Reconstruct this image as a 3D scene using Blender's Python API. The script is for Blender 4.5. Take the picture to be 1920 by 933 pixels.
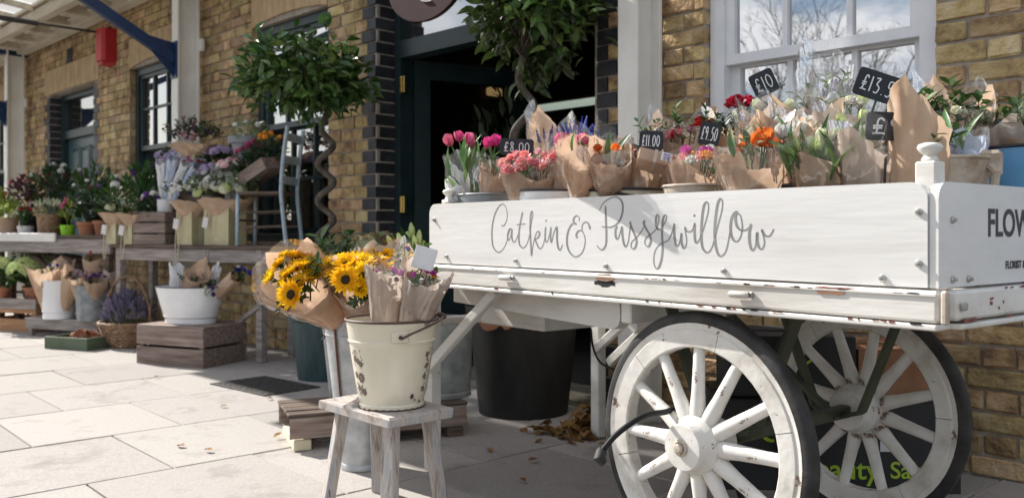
import bpy, math, random
from mathutils import Vector, Matrix, Quaternion, noise
R = math.radians
PI = math.pi
random.seed(7)
for o in list(bpy.data.objects):
    bpy.data.objects.remove(o)
scene = bpy.context.scene
COL = scene.collection

# ------------------------------------------------------------------ camera
F = 1650.0            # focal length in pixels of a 1920 px wide frame
HOR = 435.0           # horizon row
CH = 0.87             # camera height
cam = bpy.data.cameras.new('camera')
cam.sensor_width = 36.0
cam.lens = F / 1920 * 36
cam.shift_y = -(466.5 - HOR) / 1920
cam.clip_start = 0.05
cam.clip_end = 2000
cam.dof.use_dof = True
cam.dof.focus_distance = 2.35
cam.dof.aperture_fstop = 4.2
camo = bpy.data.objects.new('camera', cam)
camo.location = (0, 0, CH)
camo.rotation_euler = (R(90), 0, 0)
COL.objects.link(camo)
scene.camera = camo

# ------------------------------------------------------------------ sky and sun
SUN_TO = Vector((-0.80, 0.60, 0)).normalized()
SUN_EL = R(38)
world = bpy.data.worlds.new('World')
scene.world = world
world.use_nodes = True
wn, wl = world.node_tree.nodes, world.node_tree.links
wn.clear()
sky = wn.new('ShaderNodeTexSky')
sky.sky_type = 'NISHITA'
sky.sun_disc = False
sky.sun_elevation = SUN_EL
sky.sun_rotation = math.atan2(SUN_TO.x, SUN_TO.y)
sky.dust_density = 1.5
tc = wn.new('ShaderNodeTexCoord')
mp = wn.new('ShaderNodeMapping')
mp.inputs['Scale'].default_value = (1.0, 1.0, 2.4)
cn = wn.new('ShaderNodeTexNoise')
cn.inputs['Scale'].default_value = 4.6
cn.inputs['Detail'].default_value = 8
cn.inputs['Roughness'].default_value = 0.58
cr = wn.new('ShaderNodeValToRGB')
cr.color_ramp.elements[0].position = 0.44
cr.color_ramp.elements[0].color = (0, 0, 0, 1)
cr.color_ramp.elements[1].position = 0.58
cr.color_ramp.elements[1].color = (0.85, 0.85, 0.85, 1)
mx = wn.new('ShaderNodeMixRGB')
mx.inputs['Color2'].default_value = (11.0, 11.0, 11.2, 1)
bg = wn.new('ShaderNodeBackground')
bg.inputs['Strength'].default_value = 0.076
wo = wn.new('ShaderNodeOutputWorld')
wl.new(tc.outputs['Generated'], mp.inputs['Vector'])
wl.new(mp.outputs['Vector'], cn.inputs['Vector'])
wl.new(cn.outputs['Fac'], cr.inputs['Fac'])
wl.new(cr.outputs['Color'], mx.inputs['Fac'])
wl.new(sky.outputs['Color'], mx.inputs['Color1'])
wl.new(mx.outputs['Color'], bg.inputs['Color'])
wl.new(bg.outputs['Background'], wo.inputs['Surface'])

sl = bpy.data.lights.new('sun', 'SUN')
sl.energy = 5.0
sl.angle = R(0.55)
sl.color = (1.0, 0.955, 0.89)
so = bpy.data.objects.new('sun', sl)
sdir = Vector((SUN_TO.x * math.cos(SUN_EL), SUN_TO.y * math.cos(SUN_EL), math.sin(SUN_EL)))
so.rotation_euler = sdir.to_track_quat('Z', 'Y').to_euler()
so.location = (0, 0, 20)
COL.objects.link(so)

scene.render.engine = 'CYCLES'
scene.view_settings.view_transform = 'Standard'
scene.view_settings.look = 'None'
scene.view_settings.exposure = 0.74
scene.view_settings.gamma = 1.0
scene.cycles.max_bounces = 8
scene.cycles.transparent_max_bounces = 24

# ------------------------------------------------------------------ frames of reference
P0 = Vector((1.556, 3.25, 0))                 # building: local x = s (to the left along the wall), y = outwards, z = up
S2 = math.sqrt(0.5)
def W(s, D, z=0):
    return Vector((P0.x - S2 * s - S2 * D, P0.y + S2 * s - S2 * D, z))
RC = Vector((0.6157, -0.788, 0)); WC = Vector((0.788, 0.6157, 0)); C0 = Vector((0.433, 2.233, 0))
CART_ROT = math.atan2(RC.y, RC.x)
def CP(t, w, z=0):                            # point on the flower cart
    p = C0 + RC * t + WC * w
    return Vector((p.x, p.y, z))
def cart_t(u, w):
    k = (u - 960) / F
    return (k * (C0.y + WC.y * w) - C0.x - WC.x * w) / (RC.x - k * RC.y)
def zat(v, Y):
    return CH + (HOR - v) / F * Y
def AT(u, v, Y):                              # point of the place at depth Y
    return Vector(((u - 960) / F * Y, Y, zat(v, Y)))
def G(u, v):
    Y = CH * F / (v - HOR)
    return Vector(((u - 960) / F * Y, Y, 0))

# ------------------------------------------------------------------ helpers
def prop(o, label=None, cat=None, group=None, kind=None):
    if label: o['label'] = label
    if cat: o['category'] = cat
    if group: o['group'] = group
    if kind: o['kind'] = kind
    return o
def thing(name, label=None, cat=None, loc=(0, 0, 0), rot=0.0, group=None, kind=None):
    o = bpy.data.objects.new(name, None)
    o.empty_display_size = 0.05
    COL.objects.link(o)
    o.location = loc
    if isinstance(rot, Quaternion):
        o.rotation_euler = rot.to_euler()
    elif isinstance(rot, (tuple, list)):
        o.rotation_euler = rot
    else:
        o.rotation_euler = (0, 0, rot)
    return prop(o, label, cat, group, kind)
def inst(name, mesh, parent=None, M=None, kind=None, label=None):
    o = bpy.data.objects.new(name, mesh)
    COL.objects.link(o)
    if parent: o.parent = parent
    if M is not None: o.matrix_local = M
    if kind: o['kind'] = kind
    if label: o['label'] = label
    return o
def TRS(loc=(0, 0, 0), rot=(0, 0, 0), sc=1.0):
    from mathutils import Euler
    m = Matrix.Translation(Vector(loc))
    q = rot if isinstance(rot, Quaternion) else Euler(rot).to_quaternion()
    s = Vector((sc, sc, sc)) if isinstance(sc, (int, float)) else Vector(sc)
    return Matrix.LocRotScale(Vector(loc), q, s)
def catmull(pts, n=6, closed=False):
    P = [Vector(p) for p in pts]
    out = []
    m = len(P)
    for i in range(m - 1):
        p0 = P[max(i - 1, 0)]; p1 = P[i]; p2 = P[i + 1]; p3 = P[min(i + 2, m - 1)]
        for j in range(n):
            t = j / n
            out.append(0.5 * ((2 * p1) + (p2 - p0) * t + (2 * p0 - 5 * p1 + 4 * p2 - p3) * t * t + (3 * p1 - p0 - 3 * p2 + p3) * t ** 3))
    out.append(P[-1])
    return out

class MB:
    """collects shapes, build() links them as ONE mesh object"""
    def __init__(s):
        s.v = []; s.f = []; s.m = []; s.r = []
        s.rnd = 0.0
    def add(s, vs, fs, mi=0):
        b = len(s.v)
        s.v.extend([tuple(p) for p in vs])
        for f in fs:
            s.f.append(tuple(b + i for i in f)); s.m.append(mi); s.r.append(s.rnd)
        return s
    def addm(s, o, M=None, mi=None):
        vs = o.v if M is None else [M @ Vector(p) for p in o.v]
        b = len(s.v)
        s.v.extend([tuple(p) for p in vs])
        for f, m in zip(o.f, o.m):
            s.f.append(tuple(b + i for i in f)); s.m.append(m if mi is None else mi); s.r.append(s.rnd)
        return s
    def box(s, c, d, M=None, ch=0.0, mi=0, jit=0.0):
        hx, hy, hz = d[0] / 2, d[1] / 2, d[2] / 2
        c = Vector(c)
        if ch <= 0:
            vs = [Vector((x * hx, y * hy, z * hz)) for x in (-1, 1) for y in (-1, 1) for z in (-1, 1)]
            fs = [(0, 1, 3, 2), (4, 6, 7, 5), (0, 4, 5, 1), (2, 3, 7, 6), (0, 2, 6, 4), (1, 5, 7, 3)]
        else:
            ch = min(ch, hx * .9, hy * .9, hz * .9)
            vs = []; idx = {}
            for x in (-1, 1):
                for y in (-1, 1):
                    for z in (-1, 1):
                        for a in range(3):
                            p = [x * (hx - ch), y * (hy - ch), z * (hz - ch)]
                            p[a] = (x, y, z)[a] * (hx, hy, hz)[a]
                            idx[(x, y, z, a)] = len(vs); vs.append(Vector(p))
            fs = []
            def K(sg, a): return idx[(sg[0], sg[1], sg[2], a)]
            for a in range(3):
                b_, c_ = (a + 1) % 3, (a + 2) % 3
                for sa in (-1, 1):
                    q = []
                    for sb, sc in ((-1, -1), (1, -1), (1, 1), (-1, 1)):
                        sg = [0, 0, 0]; sg[a] = sa; sg[b_] = sb; sg[c_] = sc
                        q.append(K(sg, a))
                    fs.append(tuple(q if sa > 0 else q[::-1]))
                for sb in (-1, 1):
                    for sc in (-1, 1):
                        q = []
                        for sa, ax in ((-1, b_), (1, b_), (1, c_), (-1, c_)):
                            sg = [0, 0, 0]; sg[a] = sa; sg[b_] = sb; sg[c_] = sc
                            q.append(K(sg, ax))
                        fs.append(tuple(q if sb * sc < 0 else q[::-1]))
            for x in (-1, 1):
                for y in (-1, 1):
                    for z in (-1, 1):
                        q = [idx[(x, y, z, a)] for a in range(3)]
                        fs.append(tuple(q if x * y * z > 0 else q[::-1]))
        if jit:
            vs = [p + Vector((random.uniform(-jit, jit), random.uniform(-jit, jit), random.uniform(-jit, jit))) for p in vs]
        vs = [(M @ p if M is not None else p) + c for p in vs] if M is None or len(M) == 3 else [M @ (p + c) for p in vs]
        return s.add(vs, fs, mi)
    def bar(s, a, b, w, h, up=(0, 0, 1), ch=0.0, mi=0, jit=0.0):
        """box from a to b, w wide (sideways), h high (along up)"""
        a = Vector(a); b = Vector(b); x = (b - a); L = x.length; x.normalize()
        up = Vector(up)
        if abs(x.dot(up)) > .98: up = Vector((1, 0, 0))
        y = up.cross(x).normalized(); z = x.cross(y)
        M = Matrix((x, y, z)).transposed()
        t = MB(); t.box((0, 0, 0), (L, w, h), None, ch, mi, jit)
        c = (a + b) / 2
        b0 = len(s.v)
        s.v.extend([tuple(M @ Vector(p) + c) for p in t.v])
        for f in t.f:
            s.f.append(tuple(b0 + i for i in f)); s.m.append(mi); s.r.append(s.rnd)
        return s
    def tube(s, path, rad, n=8, cap=True, mi=0, flat=1.0):
        P = [Vector(p) for p in path]
        m = len(P)
        rr = rad if isinstance(rad, (list, tuple)) else [rad] * m
        T = []
        for i in range(m):
            t = P[min(i + 1, m - 1)] - P[max(i - 1, 0)]
            T.append(t.normalized() if t.length > 1e-9 else Vector((0, 0, 1)))
        ref = Vector((0, 0, 1)) if abs(T[0].z) < .9 else Vector((1, 0, 0))
        u = T[0].cross(ref).normalized()
        vs = []
        for i in range(m):
            u = (u - T[i] * u.dot(T[i]))
            u = u.normalized() if u.length > 1e-9 else T[i].orthogonal().normalized()
            w = T[i].cross(u)
            for j in range(n):
                a = 2 * PI * j / n
                vs.append(P[i] + (u * math.cos(a) + w * math.sin(a) * flat) * rr[i])
        fs = []
        for i in range(m - 1):
            for j in range(n):
                k = (j + 1) % n
                fs.append((i * n + j, i * n + k, (i + 1) * n + k, (i + 1) * n + j))
        if cap:
            fs.append(tuple(range(n))[::-1]); fs.append(tuple((m - 1) * n + j for j in range(n)))
        return s.add(vs, fs, mi)
    def lathe(s, prof, n=32, sx=1.0, sy=1.0, M=None, mi=0, fn=None, capb=False, capt=False):
        vs = []
        for (r, z) in prof:
            for j in range(n):
                a = 2 * PI * j / n
                p = Vector((r * math.cos(a) * sx, r * math.sin(a) * sy, z))
                if fn: p = fn(p, a)
                vs.append(M @ p if M is not None else p)
        fs = []
        for i in range(len(prof) - 1):
            for j in range(n):
                k = (j + 1) % n
                fs.append((i * n + j, i * n + k, (i + 1) * n + k, (i + 1) * n + j))
        if capb: fs.append(tuple(range(n))[::-1])
        if capt: fs.append(tuple((len(prof) - 1) * n + j for j in range(n)))
        return s.add(vs, fs, mi)
    def prism(s, poly, lo, hi, axis=2, mi=0):
        """polygon (2D list) extruded along an axis"""
        n = len(poly)
        def mk(p, h):
            if axis == 2: return (p[0], p[1], h)
            if axis == 1: return (p[0], h, p[1])
            return (h, p[0], p[1])
        vs = [mk(p, lo) for p in poly] + [mk(p, hi) for p in poly]
        fs = [tuple(range(n))[::-1], tuple(range(n, 2 * n))] + [(i, (i + 1) % n, n + (i + 1) % n, n + i) for i in range(n)]
        return s.add(vs, fs, mi)
    def grid(s, fn, nu, nv, mi=0):
        vs = [fn(i / nu, j / nv) for i in range(nu + 1) for j in range(nv + 1)]
        fs = [(i * (nv + 1) + j, (i + 1) * (nv + 1) + j, (i + 1) * (nv + 1) + j + 1, i * (nv + 1) + j + 1) for i in range(nu) for j in range(nv)]
        return s.add(vs, fs, mi)
    def mesh(s, name, mat, smooth=False, fix=True, rattr=False):
        me = bpy.data.meshes.new(name)
        me.from_pydata(s.v, [], s.f)
        for m in (mat if isinstance(mat, (list, tuple)) else [mat]):
            me.materials.append(m)
        if isinstance(mat, (list, tuple)):
            me.polygons.foreach_set('material_index', s.m)
        if fix:
            import bmesh
            bm = bmesh.new(); bm.from_mesh(me)
            bmesh.ops.recalc_face_normals(bm, faces=bm.faces)
            bm.to_mesh(me); bm.free()
        if rattr:
            at = me.attributes.new('rnd', 'FLOAT', 'FACE')
            at.data.foreach_set('value', s.r)
        if smooth:
            me.polygons.foreach_set('use_smooth', [True] * len(me.polygons))
            if smooth is not True:
                me.set_sharp_from_angle(angle=R(smooth))
        me.update()
        return me
    def build(s, name, mat, parent=None, smooth=False, kind=None, label=None, M=None, fix=True, rattr=False):
        return inst(name, s.mesh(name, mat, smooth, fix, rattr), parent, M, kind, label)

# ------------------------------------------------------------------ materials
MATS = {}
def mat(name, c1, c2=None, c3=None, scale=8, detail=5, rough=.6, metal=0.0, bump=0.0, bscale=None, rand=0.0, stretch=(1, 1, 1), transl=0.0,
        spec=.5, chips=None, pos=(.35, .65), rattr=False, coat=0.0, hue=0.0, bdist=.004, rvar=0.0):
    m = bpy.data.materials.new(name); m.use_nodes = True
    MATS[name] = m
    N, L = m.node_tree.nodes, m.node_tree.links
    N.clear()
    out = N.new('ShaderNodeOutputMaterial')
    b = N.new('ShaderNodeBsdfPrincipled')
    b.inputs['Roughness'].default_value = rough
    b.inputs['Metallic'].default_value = metal
    b.inputs['Specular IOR Level'].default_value = spec
    b.inputs['Coat Weight'].default_value = coat
    tc = N.new('ShaderNodeTexCoord'); mp = N.new('ShaderNodeMapping')
    mp.inputs['Scale'].default_value = stretch
    L.new(tc.outputs['Object'], mp.inputs['Vector'])
    vec = mp.outputs['Vector']
    oi = N.new('ShaderNodeObjectInfo')
    if rand or rattr:
        ad = N.new('ShaderNodeVectorMath'); ad.operation = 'ADD'
        cx = N.new('ShaderNodeMath'); cx.operation = 'MULTIPLY'; cx.inputs[1].default_value = 37.0
        L.new(oi.outputs['Random'], cx.inputs[0])
        L.new(mp.outputs['Vector'], ad.inputs[0]); L.new(cx.outputs[0], ad.inputs[1])
        vec = ad.outputs[0]
    ns = N.new('ShaderNodeTexNoise')
    ns.inputs['Scale'].default_value = scale; ns.inputs['Detail'].default_value = detail; ns.inputs['Roughness'].default_value = .6
    L.new(vec, ns.inputs['Vector'])
    if c2 is None: c2 = tuple(min(1, x * 1.0) for x in c1)
    rp = N.new('ShaderNodeValToRGB')
    e = rp.color_ramp.elements
    e[0].position = pos[0]; e[0].color = (*c1, 1)
    e[1].position = pos[1]; e[1].color = (*c2, 1)
    if c3:
        x = e.new((pos[0] + pos[1]) / 2); x.color = (*c2, 1); e[-1].color = (*c3, 1)
    L.new(ns.outputs['Fac'], rp.inputs['Fac'])
    col = rp.outputs['Color']
    if rattr:
        at = N.new('ShaderNodeAttribute'); at.attribute_name = 'rnd'
        sm = N.new('ShaderNodeMath'); sm.operation = 'ADD'
        L.new(at.outputs['Fac'], sm.inputs[0]); L.new(oi.outputs['Random'], sm.inputs[1])
        fr = N.new('ShaderNodeMath'); fr.operation = 'FRACT'; L.new(sm.outputs[0], fr.inputs[0])
        rnd = fr.outputs[0]
    else:
        rnd = oi.outputs['Random']
    if rand or hue:
        hs = N.new('ShaderNodeHueSaturation')
        mr = N.new('ShaderNodeMapRange')
        mr.inputs['To Min'].default_value = 1 - rand; mr.inputs['To Max'].default_value = 1 + rand
        L.new(rnd, mr.inputs['Value']); L.new(mr.outputs[0], hs.inputs['Value'])
        if hue:
            m2 = N.new('ShaderNodeMath'); m2.operation = 'MULTIPLY'; m2.inputs[1].default_value = 7.31
            L.new(rnd, m2.inputs[0])
            f2 = N.new('ShaderNodeMath'); f2.operation = 'FRACT'; L.new(m2.outputs[0], f2.inputs[0])
            mh = N.new('ShaderNodeMapRange'); mh.inputs['To Min'].default_value = .5 - hue; mh.inputs['To Max'].default_value = .5 + hue
            L.new(f2.outputs[0], mh.inputs['Value']); L.new(mh.outputs[0], hs.inputs['Hue'])
        L.new(col, hs.inputs['Color']); col = hs.outputs['Color']
    if chips:
        cc, cs, ct = chips[:3]
        n2 = N.new('ShaderNodeTexNoise'); n2.inputs['Scale'].default_value = cs; n2.inputs['Detail'].default_value = 6; n2.inputs['Roughness'].default_value = .65
        L.new(vec, n2.inputs['Vector'])
        r2 = N.new('ShaderNodeValToRGB'); r2.color_ramp.elements[0].position = ct; r2.color_ramp.elements[1].position = ct + (chips[3] if len(chips) > 3 else .015)
        L.new(n2.outputs['Fac'], r2.inputs['Fac'])
        mx = N.new('ShaderNodeMixRGB'); mx.inputs['Color2'].default_value = (*cc, 1)
        L.new(r2.outputs['Color'], mx.inputs['Fac']); L.new(col, mx.inputs['Color1']); col = mx.outputs['Color']
    L.new(col, b.inputs['Base Color'])
    if rvar:
        rm = N.new('ShaderNodeMapRange'); rm.inputs['To Min'].default_value = max(0, rough - rvar); rm.inputs['To Max'].default_value = min(1, rough + rvar)
        L.new(ns.outputs['Fac'], rm.inputs['Value']); L.new(rm.outputs[0], b.inputs['Roughness'])
    if bump:
        n3 = N.new('ShaderNodeTexNoise'); n3.inputs['Scale'].default_value = bscale or scale * 4; n3.inputs['Detail'].default_value = 4
        L.new(vec, n3.inputs['Vector'])
        bp = N.new('ShaderNodeBump'); bp.inputs['Strength'].default_value = bump; bp.inputs['Distance'].default_value = bdist
        L.new(n3.outputs['Fac'], bp.inputs['Height']); L.new(bp.outputs['Normal'], b.inputs['Normal'])
    sh = b.outputs['BSDF']
    if transl:
        t = N.new('ShaderNodeBsdfTranslucent'); L.new(col, t.inputs['Color'])
        ms = N.new('ShaderNodeMixShader'); ms.inputs['Fac'].default_value = transl
        L.new(sh, ms.inputs[1]); L.new(t.outputs['BSDF'], ms.inputs[2]); sh = ms.outputs['Shader']
    L.new(sh, out.inputs['Surface'])
    return m
def sheet_mat(name, tint, refl, rough=.03, base=None, bump=0.0, bscale=30):
    """clear sheet: mirror-like film over a tinted, see-through body"""
    m = bpy.data.materials.new(name); m.use_nodes = True
    MATS[name] = m
    N, L = m.node_tree.nodes, m.node_tree.links
    N.clear()
    out = N.new('ShaderNodeOutputMaterial')
    tr = N.new('ShaderNodeBsdfTransparent'); tr.inputs['Color'].default_value = (*tint, 1)
    gl = N.new('ShaderNodeBsdfGlossy'); gl.inputs['Roughness'].default_value = rough
    lw = N.new('ShaderNodeLayerWeight'); lw.inputs['Blend'].default_value = .35
    mr = N.new('ShaderNodeMapRange'); mr.inputs['To Min'].default_value = refl; mr.inputs['To Max'].default_value = min(1, refl + .55)
    L.new(lw.outputs['Fresnel'], mr.inputs['Value'])
    ms = N.new('ShaderNodeMixShader')
    L.new(mr.outputs[0], ms.inputs['Fac'])
    body = tr.outputs[0]
    if base:
        df = N.new('ShaderNodeBsdfTranslucent'); df.inputs['Color'].default_value = (*base[0], 1)
        m0 = N.new('ShaderNodeMixShader'); m0.inputs['Fac'].default_value = base[1]
        L.new(tr.outputs[0], m0.inputs[1]); L.new(df.outputs[0], m0.inputs[2]); body = m0.outputs[0]
    L.new(body, ms.inputs[1]); L.new(gl.outputs[0], ms.inputs[2])
    if bump:
        tc = N.new('ShaderNodeTexCoord')
        n3 = N.new('ShaderNodeTexNoise'); n3.inputs['Scale'].default_value = bscale; n3.inputs['Detail'].default_value = 2
        L.new(tc.outputs['Object'], n3.inputs['Vector'])
        bp = N.new('ShaderNodeBump'); bp.inputs['Strength'].default_value = bump; bp.inputs['Distance'].default_value = .006
        L.new(n3.outputs['Fac'], bp.inputs['Height']); L.new(bp.outputs['Normal'], gl.inputs['Normal']); L.new(bp.outputs['Normal'], lw.inputs['Normal'])
    L.new(ms.outputs[0], out.inputs['Surface'])
    return m

mat('brick', (.22, .145, .085), (.45, .32, .16), (.52, .40, .26), scale=9, detail=9, rough=.92, bump=1.0, bscale=42, bdist=.012, rand=.27, hue=.016, rattr=True, chips=((.05, .035, .025), 34, .68, .06), spec=.2)
mat('blue_brick', (.018, .02, .026), (.045, .045, .052), scale=14, rough=.5, bump=.35, bscale=70, rand=.35, rattr=True, spec=.4)
mat('mortar', (.29, .25, .205), (.43, .38, .325), scale=20, rough=.95, bump=.8, bscale=90, spec=.1)
mat('stone', (.38, .265, .15), (.56, .41, .25), scale=5, rough=.9, bump=.4, bscale=70, spec=.2, stretch=(3, 3, .8))
mat('plinth', (.16, .15, .12), (.28, .26, .21), scale=12, rough=.95, bump=.7, bscale=60, spec=.2)
mat('slab', (.33, .305, .285), (.415, .388, .365), scale=120, detail=10, rough=.88, bump=.6, bscale=240, rand=.12, hue=.012, chips=((.21, .19, .175), 4.2, .56, .25), spec=.3, bdist=.003)
mat('joint', (.10, .09, .075), (.17, .15, .13), scale=40, rough=1, spec=.1)
mat('road', (.10, .10, .10), (.16, .155, .15), scale=40, rough=.95, spec=.2)
mat('green_paint', (.012, .028, .03), (.022, .042, .045), scale=6, rough=.38, spec=.5)
mat('white_sash', (.74, .75, .78), (.82, .83, .85), scale=7, rough=.45, bump=.1, bscale=40)
mat('cream_post', (.70, .68, .62), (.80, .78, .73), scale=6, rough=.5, chips=((.12, .10, .07), 22, .745), stretch=(1, 1, .7))
mat('canopy_wood', (.52, .46, .36), (.70, .64, .53), scale=5, rough=.7, stretch=(.5, 3, 3))
mat('blue_iron', (.006, .022, .075), (.012, .04, .12), scale=9, rough=.4)
mat('dark_void', (.012, .012, .012), (.02, .018, .016), scale=4, rough=.9)
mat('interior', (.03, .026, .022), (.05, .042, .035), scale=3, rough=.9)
mat('red_paint', (.42, .012, .016), (.52, .02, .025), scale=8, rough=.45)
mat('iron', (.03, .03, .03), (.06, .055, .05), scale=20, rough=.55, metal=.4)
mat('brass', (.55, .38, .12), (.75, .56, .22), scale=60, rough=.3, metal=1.0, bump=.6, bscale=120)
mat('maroon', (.036, .014, .016), (.05, .02, .022), scale=5, rough=.75, spec=.25)
mat('white_print', (.75, .74, .72), None, rough=.6)
sheet_mat('glass', (.45, .48, .50), .74, .008)
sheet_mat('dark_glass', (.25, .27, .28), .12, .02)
sheet_mat('transom_glass', (.18, .20, .21), .015, .03)
sheet_mat('roof_glass', (.85, .85, .83), .05, .3, base=((.9, .9, .88), .4))
sheet_mat('cellophane', (.98, .98, .985), .06, .08, base=((.85, .88, .95), .035), bump=.9, bscale=22)
mat('cart_white', (.44, .40, .345), (.68, .66, .615), (.77, .755, .72), scale=5, detail=11, rough=.5, bump=.35, bscale=30, stretch=(.3, 1, 1.8), pos=(.26, .64), chips=((.36, .24, .20), 21, .67, .02), spec=.4)
mat('cart_board', (.57, .555, .53), (.69, .685, .67), (.735, .73, .715), scale=4, detail=11, rough=.42, bump=.22, bscale=24, stretch=(.25, 1, 2.2), pos=(.22, .62), chips=((.50, .46, .41), 30, .70, .03))
mat('wheel_white', (.34, .30, .25), (.64, .615, .565), (.76, .74, .70), scale=7, detail=11, rough=.6, bump=.5, bscale=30, pos=(.28, .66), chips=((.18, .11, .08), 19, .64, .03))
mat('rubber', (.008, .008, .009), (.028, .027, .026), (.065, .062, .06), scale=11, detail=10, rough=.7, bump=.5, bscale=40, pos=(.3, .75))
mat('chip_red', (.16, .03, .022), (.30, .09, .065), scale=40, rough=.8)
mat('bare_wood', (.20, .10, .055), (.42, .22, .13), scale=30, rough=.85, stretch=(.3, 3, 3))
mat('lettering', (.19, .185, .185), (.27, .265, .265), scale=14, rough=.6, chips=((.44, .43, .42), 55, .63, .06))
mat('dark_letter', (.05, .045, .05), None, rough=.6)
mat('bolt', (.34, .33, .31), (.55, .54, .51), scale=60, rough=.42, metal=.8)
mat('olive_iron', (.035, .042, .022), (.06, .068, .036), scale=12, rough=.5)
mat('kraft', (.61, .43, .30), (.72, .545, .405), scale=14, rough=.75, bump=.35, bscale=16, transl=.38, rand=.12, bdist=.01, spec=.25)
mat('kraft_pale', (.66, .54, .45), (.76, .645, .55), scale=12, rough=.7, bump=.35, bscale=16, transl=.38, rand=.08, bdist=.01)
mat('cream_bag', (.52, .47, .28), (.60, .55, .35), scale=10, rough=.75, transl=.1, rand=.06)
mat('white_paper', (.74, .74, .75), (.82, .82, .83), scale=12, rough=.7, transl=.15, bump=.2, bscale=18)
mat('blue_paper', (.42, .52, .74), (.72, .76, .84), scale=10, rough=.6, transl=.2)
mat('string', (.50, .42, .30), (.62, .54, .42), scale=40, rough=.9)
mat('tag_card', (.66, .64, .62), (.74, .72, .70), scale=20, rough=.8)
mat('slate', (.010, .013, .020), (.022, .027, .037), scale=30, rough=.6)
mat('chalk', (.72, .74, .76), (.86, .87, .88), scale=160, rough=.95)
mat('enamel_white', (.78, .79, .80), (.86, .865, .87), scale=6, rough=.2, coat=.4, chips=((.03, .025, .025), 13, .742, .008))
mat('enamel_cream', (.70, .645, .50), (.77, .72, .58), scale=4, rough=.22, coat=.4, chips=((.06, .03, .02), 17, .75, .006))
mat('enamel_rim', (.05, .025, .02), (.12, .07, .05), scale=30, rough=.5)
mat('print_brown', (.11, .07, .055), (.24, .17, .14), scale=60, rough=.5)
mat('dark_rim', (.02, .022, .03), (.05, .05, .06), scale=30, rough=.4)
mat('zinc', (.34, .36, .38), (.52, .54, .56), scale=16, detail=8, rough=.45, metal=.55, bump=.12, bscale=30, rvar=.12)
mat('zinc_dark', (.20, .22, .23), (.34, .36, .37), scale=14, detail=8, rough=.5, metal=.5, bump=.12, bscale=30)
mat('rusty', (.30, .22, .15), (.50, .43, .35), (.60, .55, .48), scale=11, detail=9, rough=.8, metal=.1, bump=.3, bscale=40, chips=((.16, .08, .04), 7, .60, .1))
mat('brown_tub', (.04, .03, .025), (.09, .07, .055), scale=12, rough=.6, metal=.2)
mat('blue_enamel', (.13, .36, .62), (.18, .42, .68), scale=5, rough=.25, coat=.3)
mat('teal_pot', (.012, .035, .042), (.03, .065, .072), scale=9, rough=.5, stretch=(3, 3, .6))
mat('black_pot', (.007, .007, .007), (.018, .017, .016), scale=9, rough=.6, stretch=(2, 2, .6))
mat('terracotta', (.33, .13, .07), (.46, .21, .12), scale=12, rough=.85, bump=.2, bscale=40, rand=.15)
mat('grey_wood', (.20, .175, .16), (.42, .37, .345), scale=11, detail=8, rough=.85, stretch=(.35, 5, 5), bump=.5, bscale=26, rand=.12, spec=.25)
mat('dark_wood', (.07, .05, .04), (.17, .125, .10), scale=11, detail=8, rough=.85, stretch=(.35, 5, 5), bump=.5, bscale=26, rand=.12, spec=.25)
mat('crate_wood', (.16, .115, .095), (.33, .26, .225), scale=9, detail=8, rough=.85, stretch=(.4, 5, 5), bump=.5, bscale=24, rand=.15, spec=.25, chips=((.06, .04, .035), 18, .70, .04))
mat('orange_wood', (.34, .17, .08), (.48, .28, .15), scale=9, rough=.8, stretch=(.4, 4, 4), bump=.3, bscale=24, rand=.1)
mat('stool_wood', (.24, .20, .175), (.50, .44, .40), (.34, .36, .38), scale=13, detail=9, rough=.85, stretch=(1, 3.5, 1), bump=.6, bscale=28, spec=.25, chips=((.08, .055, .04), 15, .70, .03), rand=.1)
mat('stool_leg_wood', (.22, .19, .17), (.46, .41, .37), (.30, .33, .37), scale=12, detail=9, rough=.85, stretch=(4, 4, .5), bump=.6, bscale=28, spec=.25, chips=((.10, .06, .04), 11, .66, .04), rand=.12)
mat('pale_wood', (.58, .52, .36), (.68, .62, .46), scale=10, rough=.8)
mat('chair_blue', (.34, .44, .52), (.50, .60, .66), scale=14, rough=.6, chips=((.12, .09, .07), 16, .66, .03))
mat('wicker', (.16, .09, .05), (.34, .21, .125), scale=30, rough=.75, bump=.3, bscale=60, rand=.2)
mat('green_tray', (.07, .10, .055), (.10, .135, .08), scale=8, rough=.6)
mat('leather', (.16, .075, .04), (.26, .13, .075), scale=14, rough=.6)
mat('lime_pot', (.26, .60, .02), (.30, .66, .03), scale=5, rough=.4)
mat('white_pot', (.66, .66, .66), (.76, .76, .76), scale=5, rough=.4)
mat('grey_pot', (.20, .22, .24), (.30, .32, .34), scale=8, rough=.7)
mat('soil', (.03, .02, .013), (.07, .045, .03), scale=40, rough=1)
mat('bark', (.055, .045, .036), (.13, .108, .088), scale=30, rough=.9, bump=.6, bscale=50, stretch=(1, 1, .3))
mat('tread_iron', (.05, .048, .047), (.10, .095, .09), scale=30, rough=.6, metal=.5)
mat('black_card', (.012, .012, .013), (.022, .021, .022), scale=9, rough=.55)
mat('lime_print', (.38, .58, .03), None, rough=.6)
mat('cardboard', (.22, .10, .05), (.30, .15, .08), scale=14, rough=.85)
mat('dry_leaf', (.16, .06, .02), (.34, .16, .06), scale=14, rough=.85, rand=.4, hue=.03, transl=.15)
mat('hose', (.006, .006, .007), (.014, .014, .016), scale=20, rough=.65, spec=.3)
def leafm(name, c, c2, rough=.42, rand=.35, transl=.22, hue=.02, spec=.5):
    return mat(name, c, c2, scale=20, rough=rough, rand=rand, transl=transl, hue=hue, spec=spec)
leafm('bay_leaf', (.04, .085, .022), (.11, .18, .042), rough=.25, transl=.2, rand=.6, hue=.03)
leafm('leaf', (.035, .085, .02), (.07, .14, .035))
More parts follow.
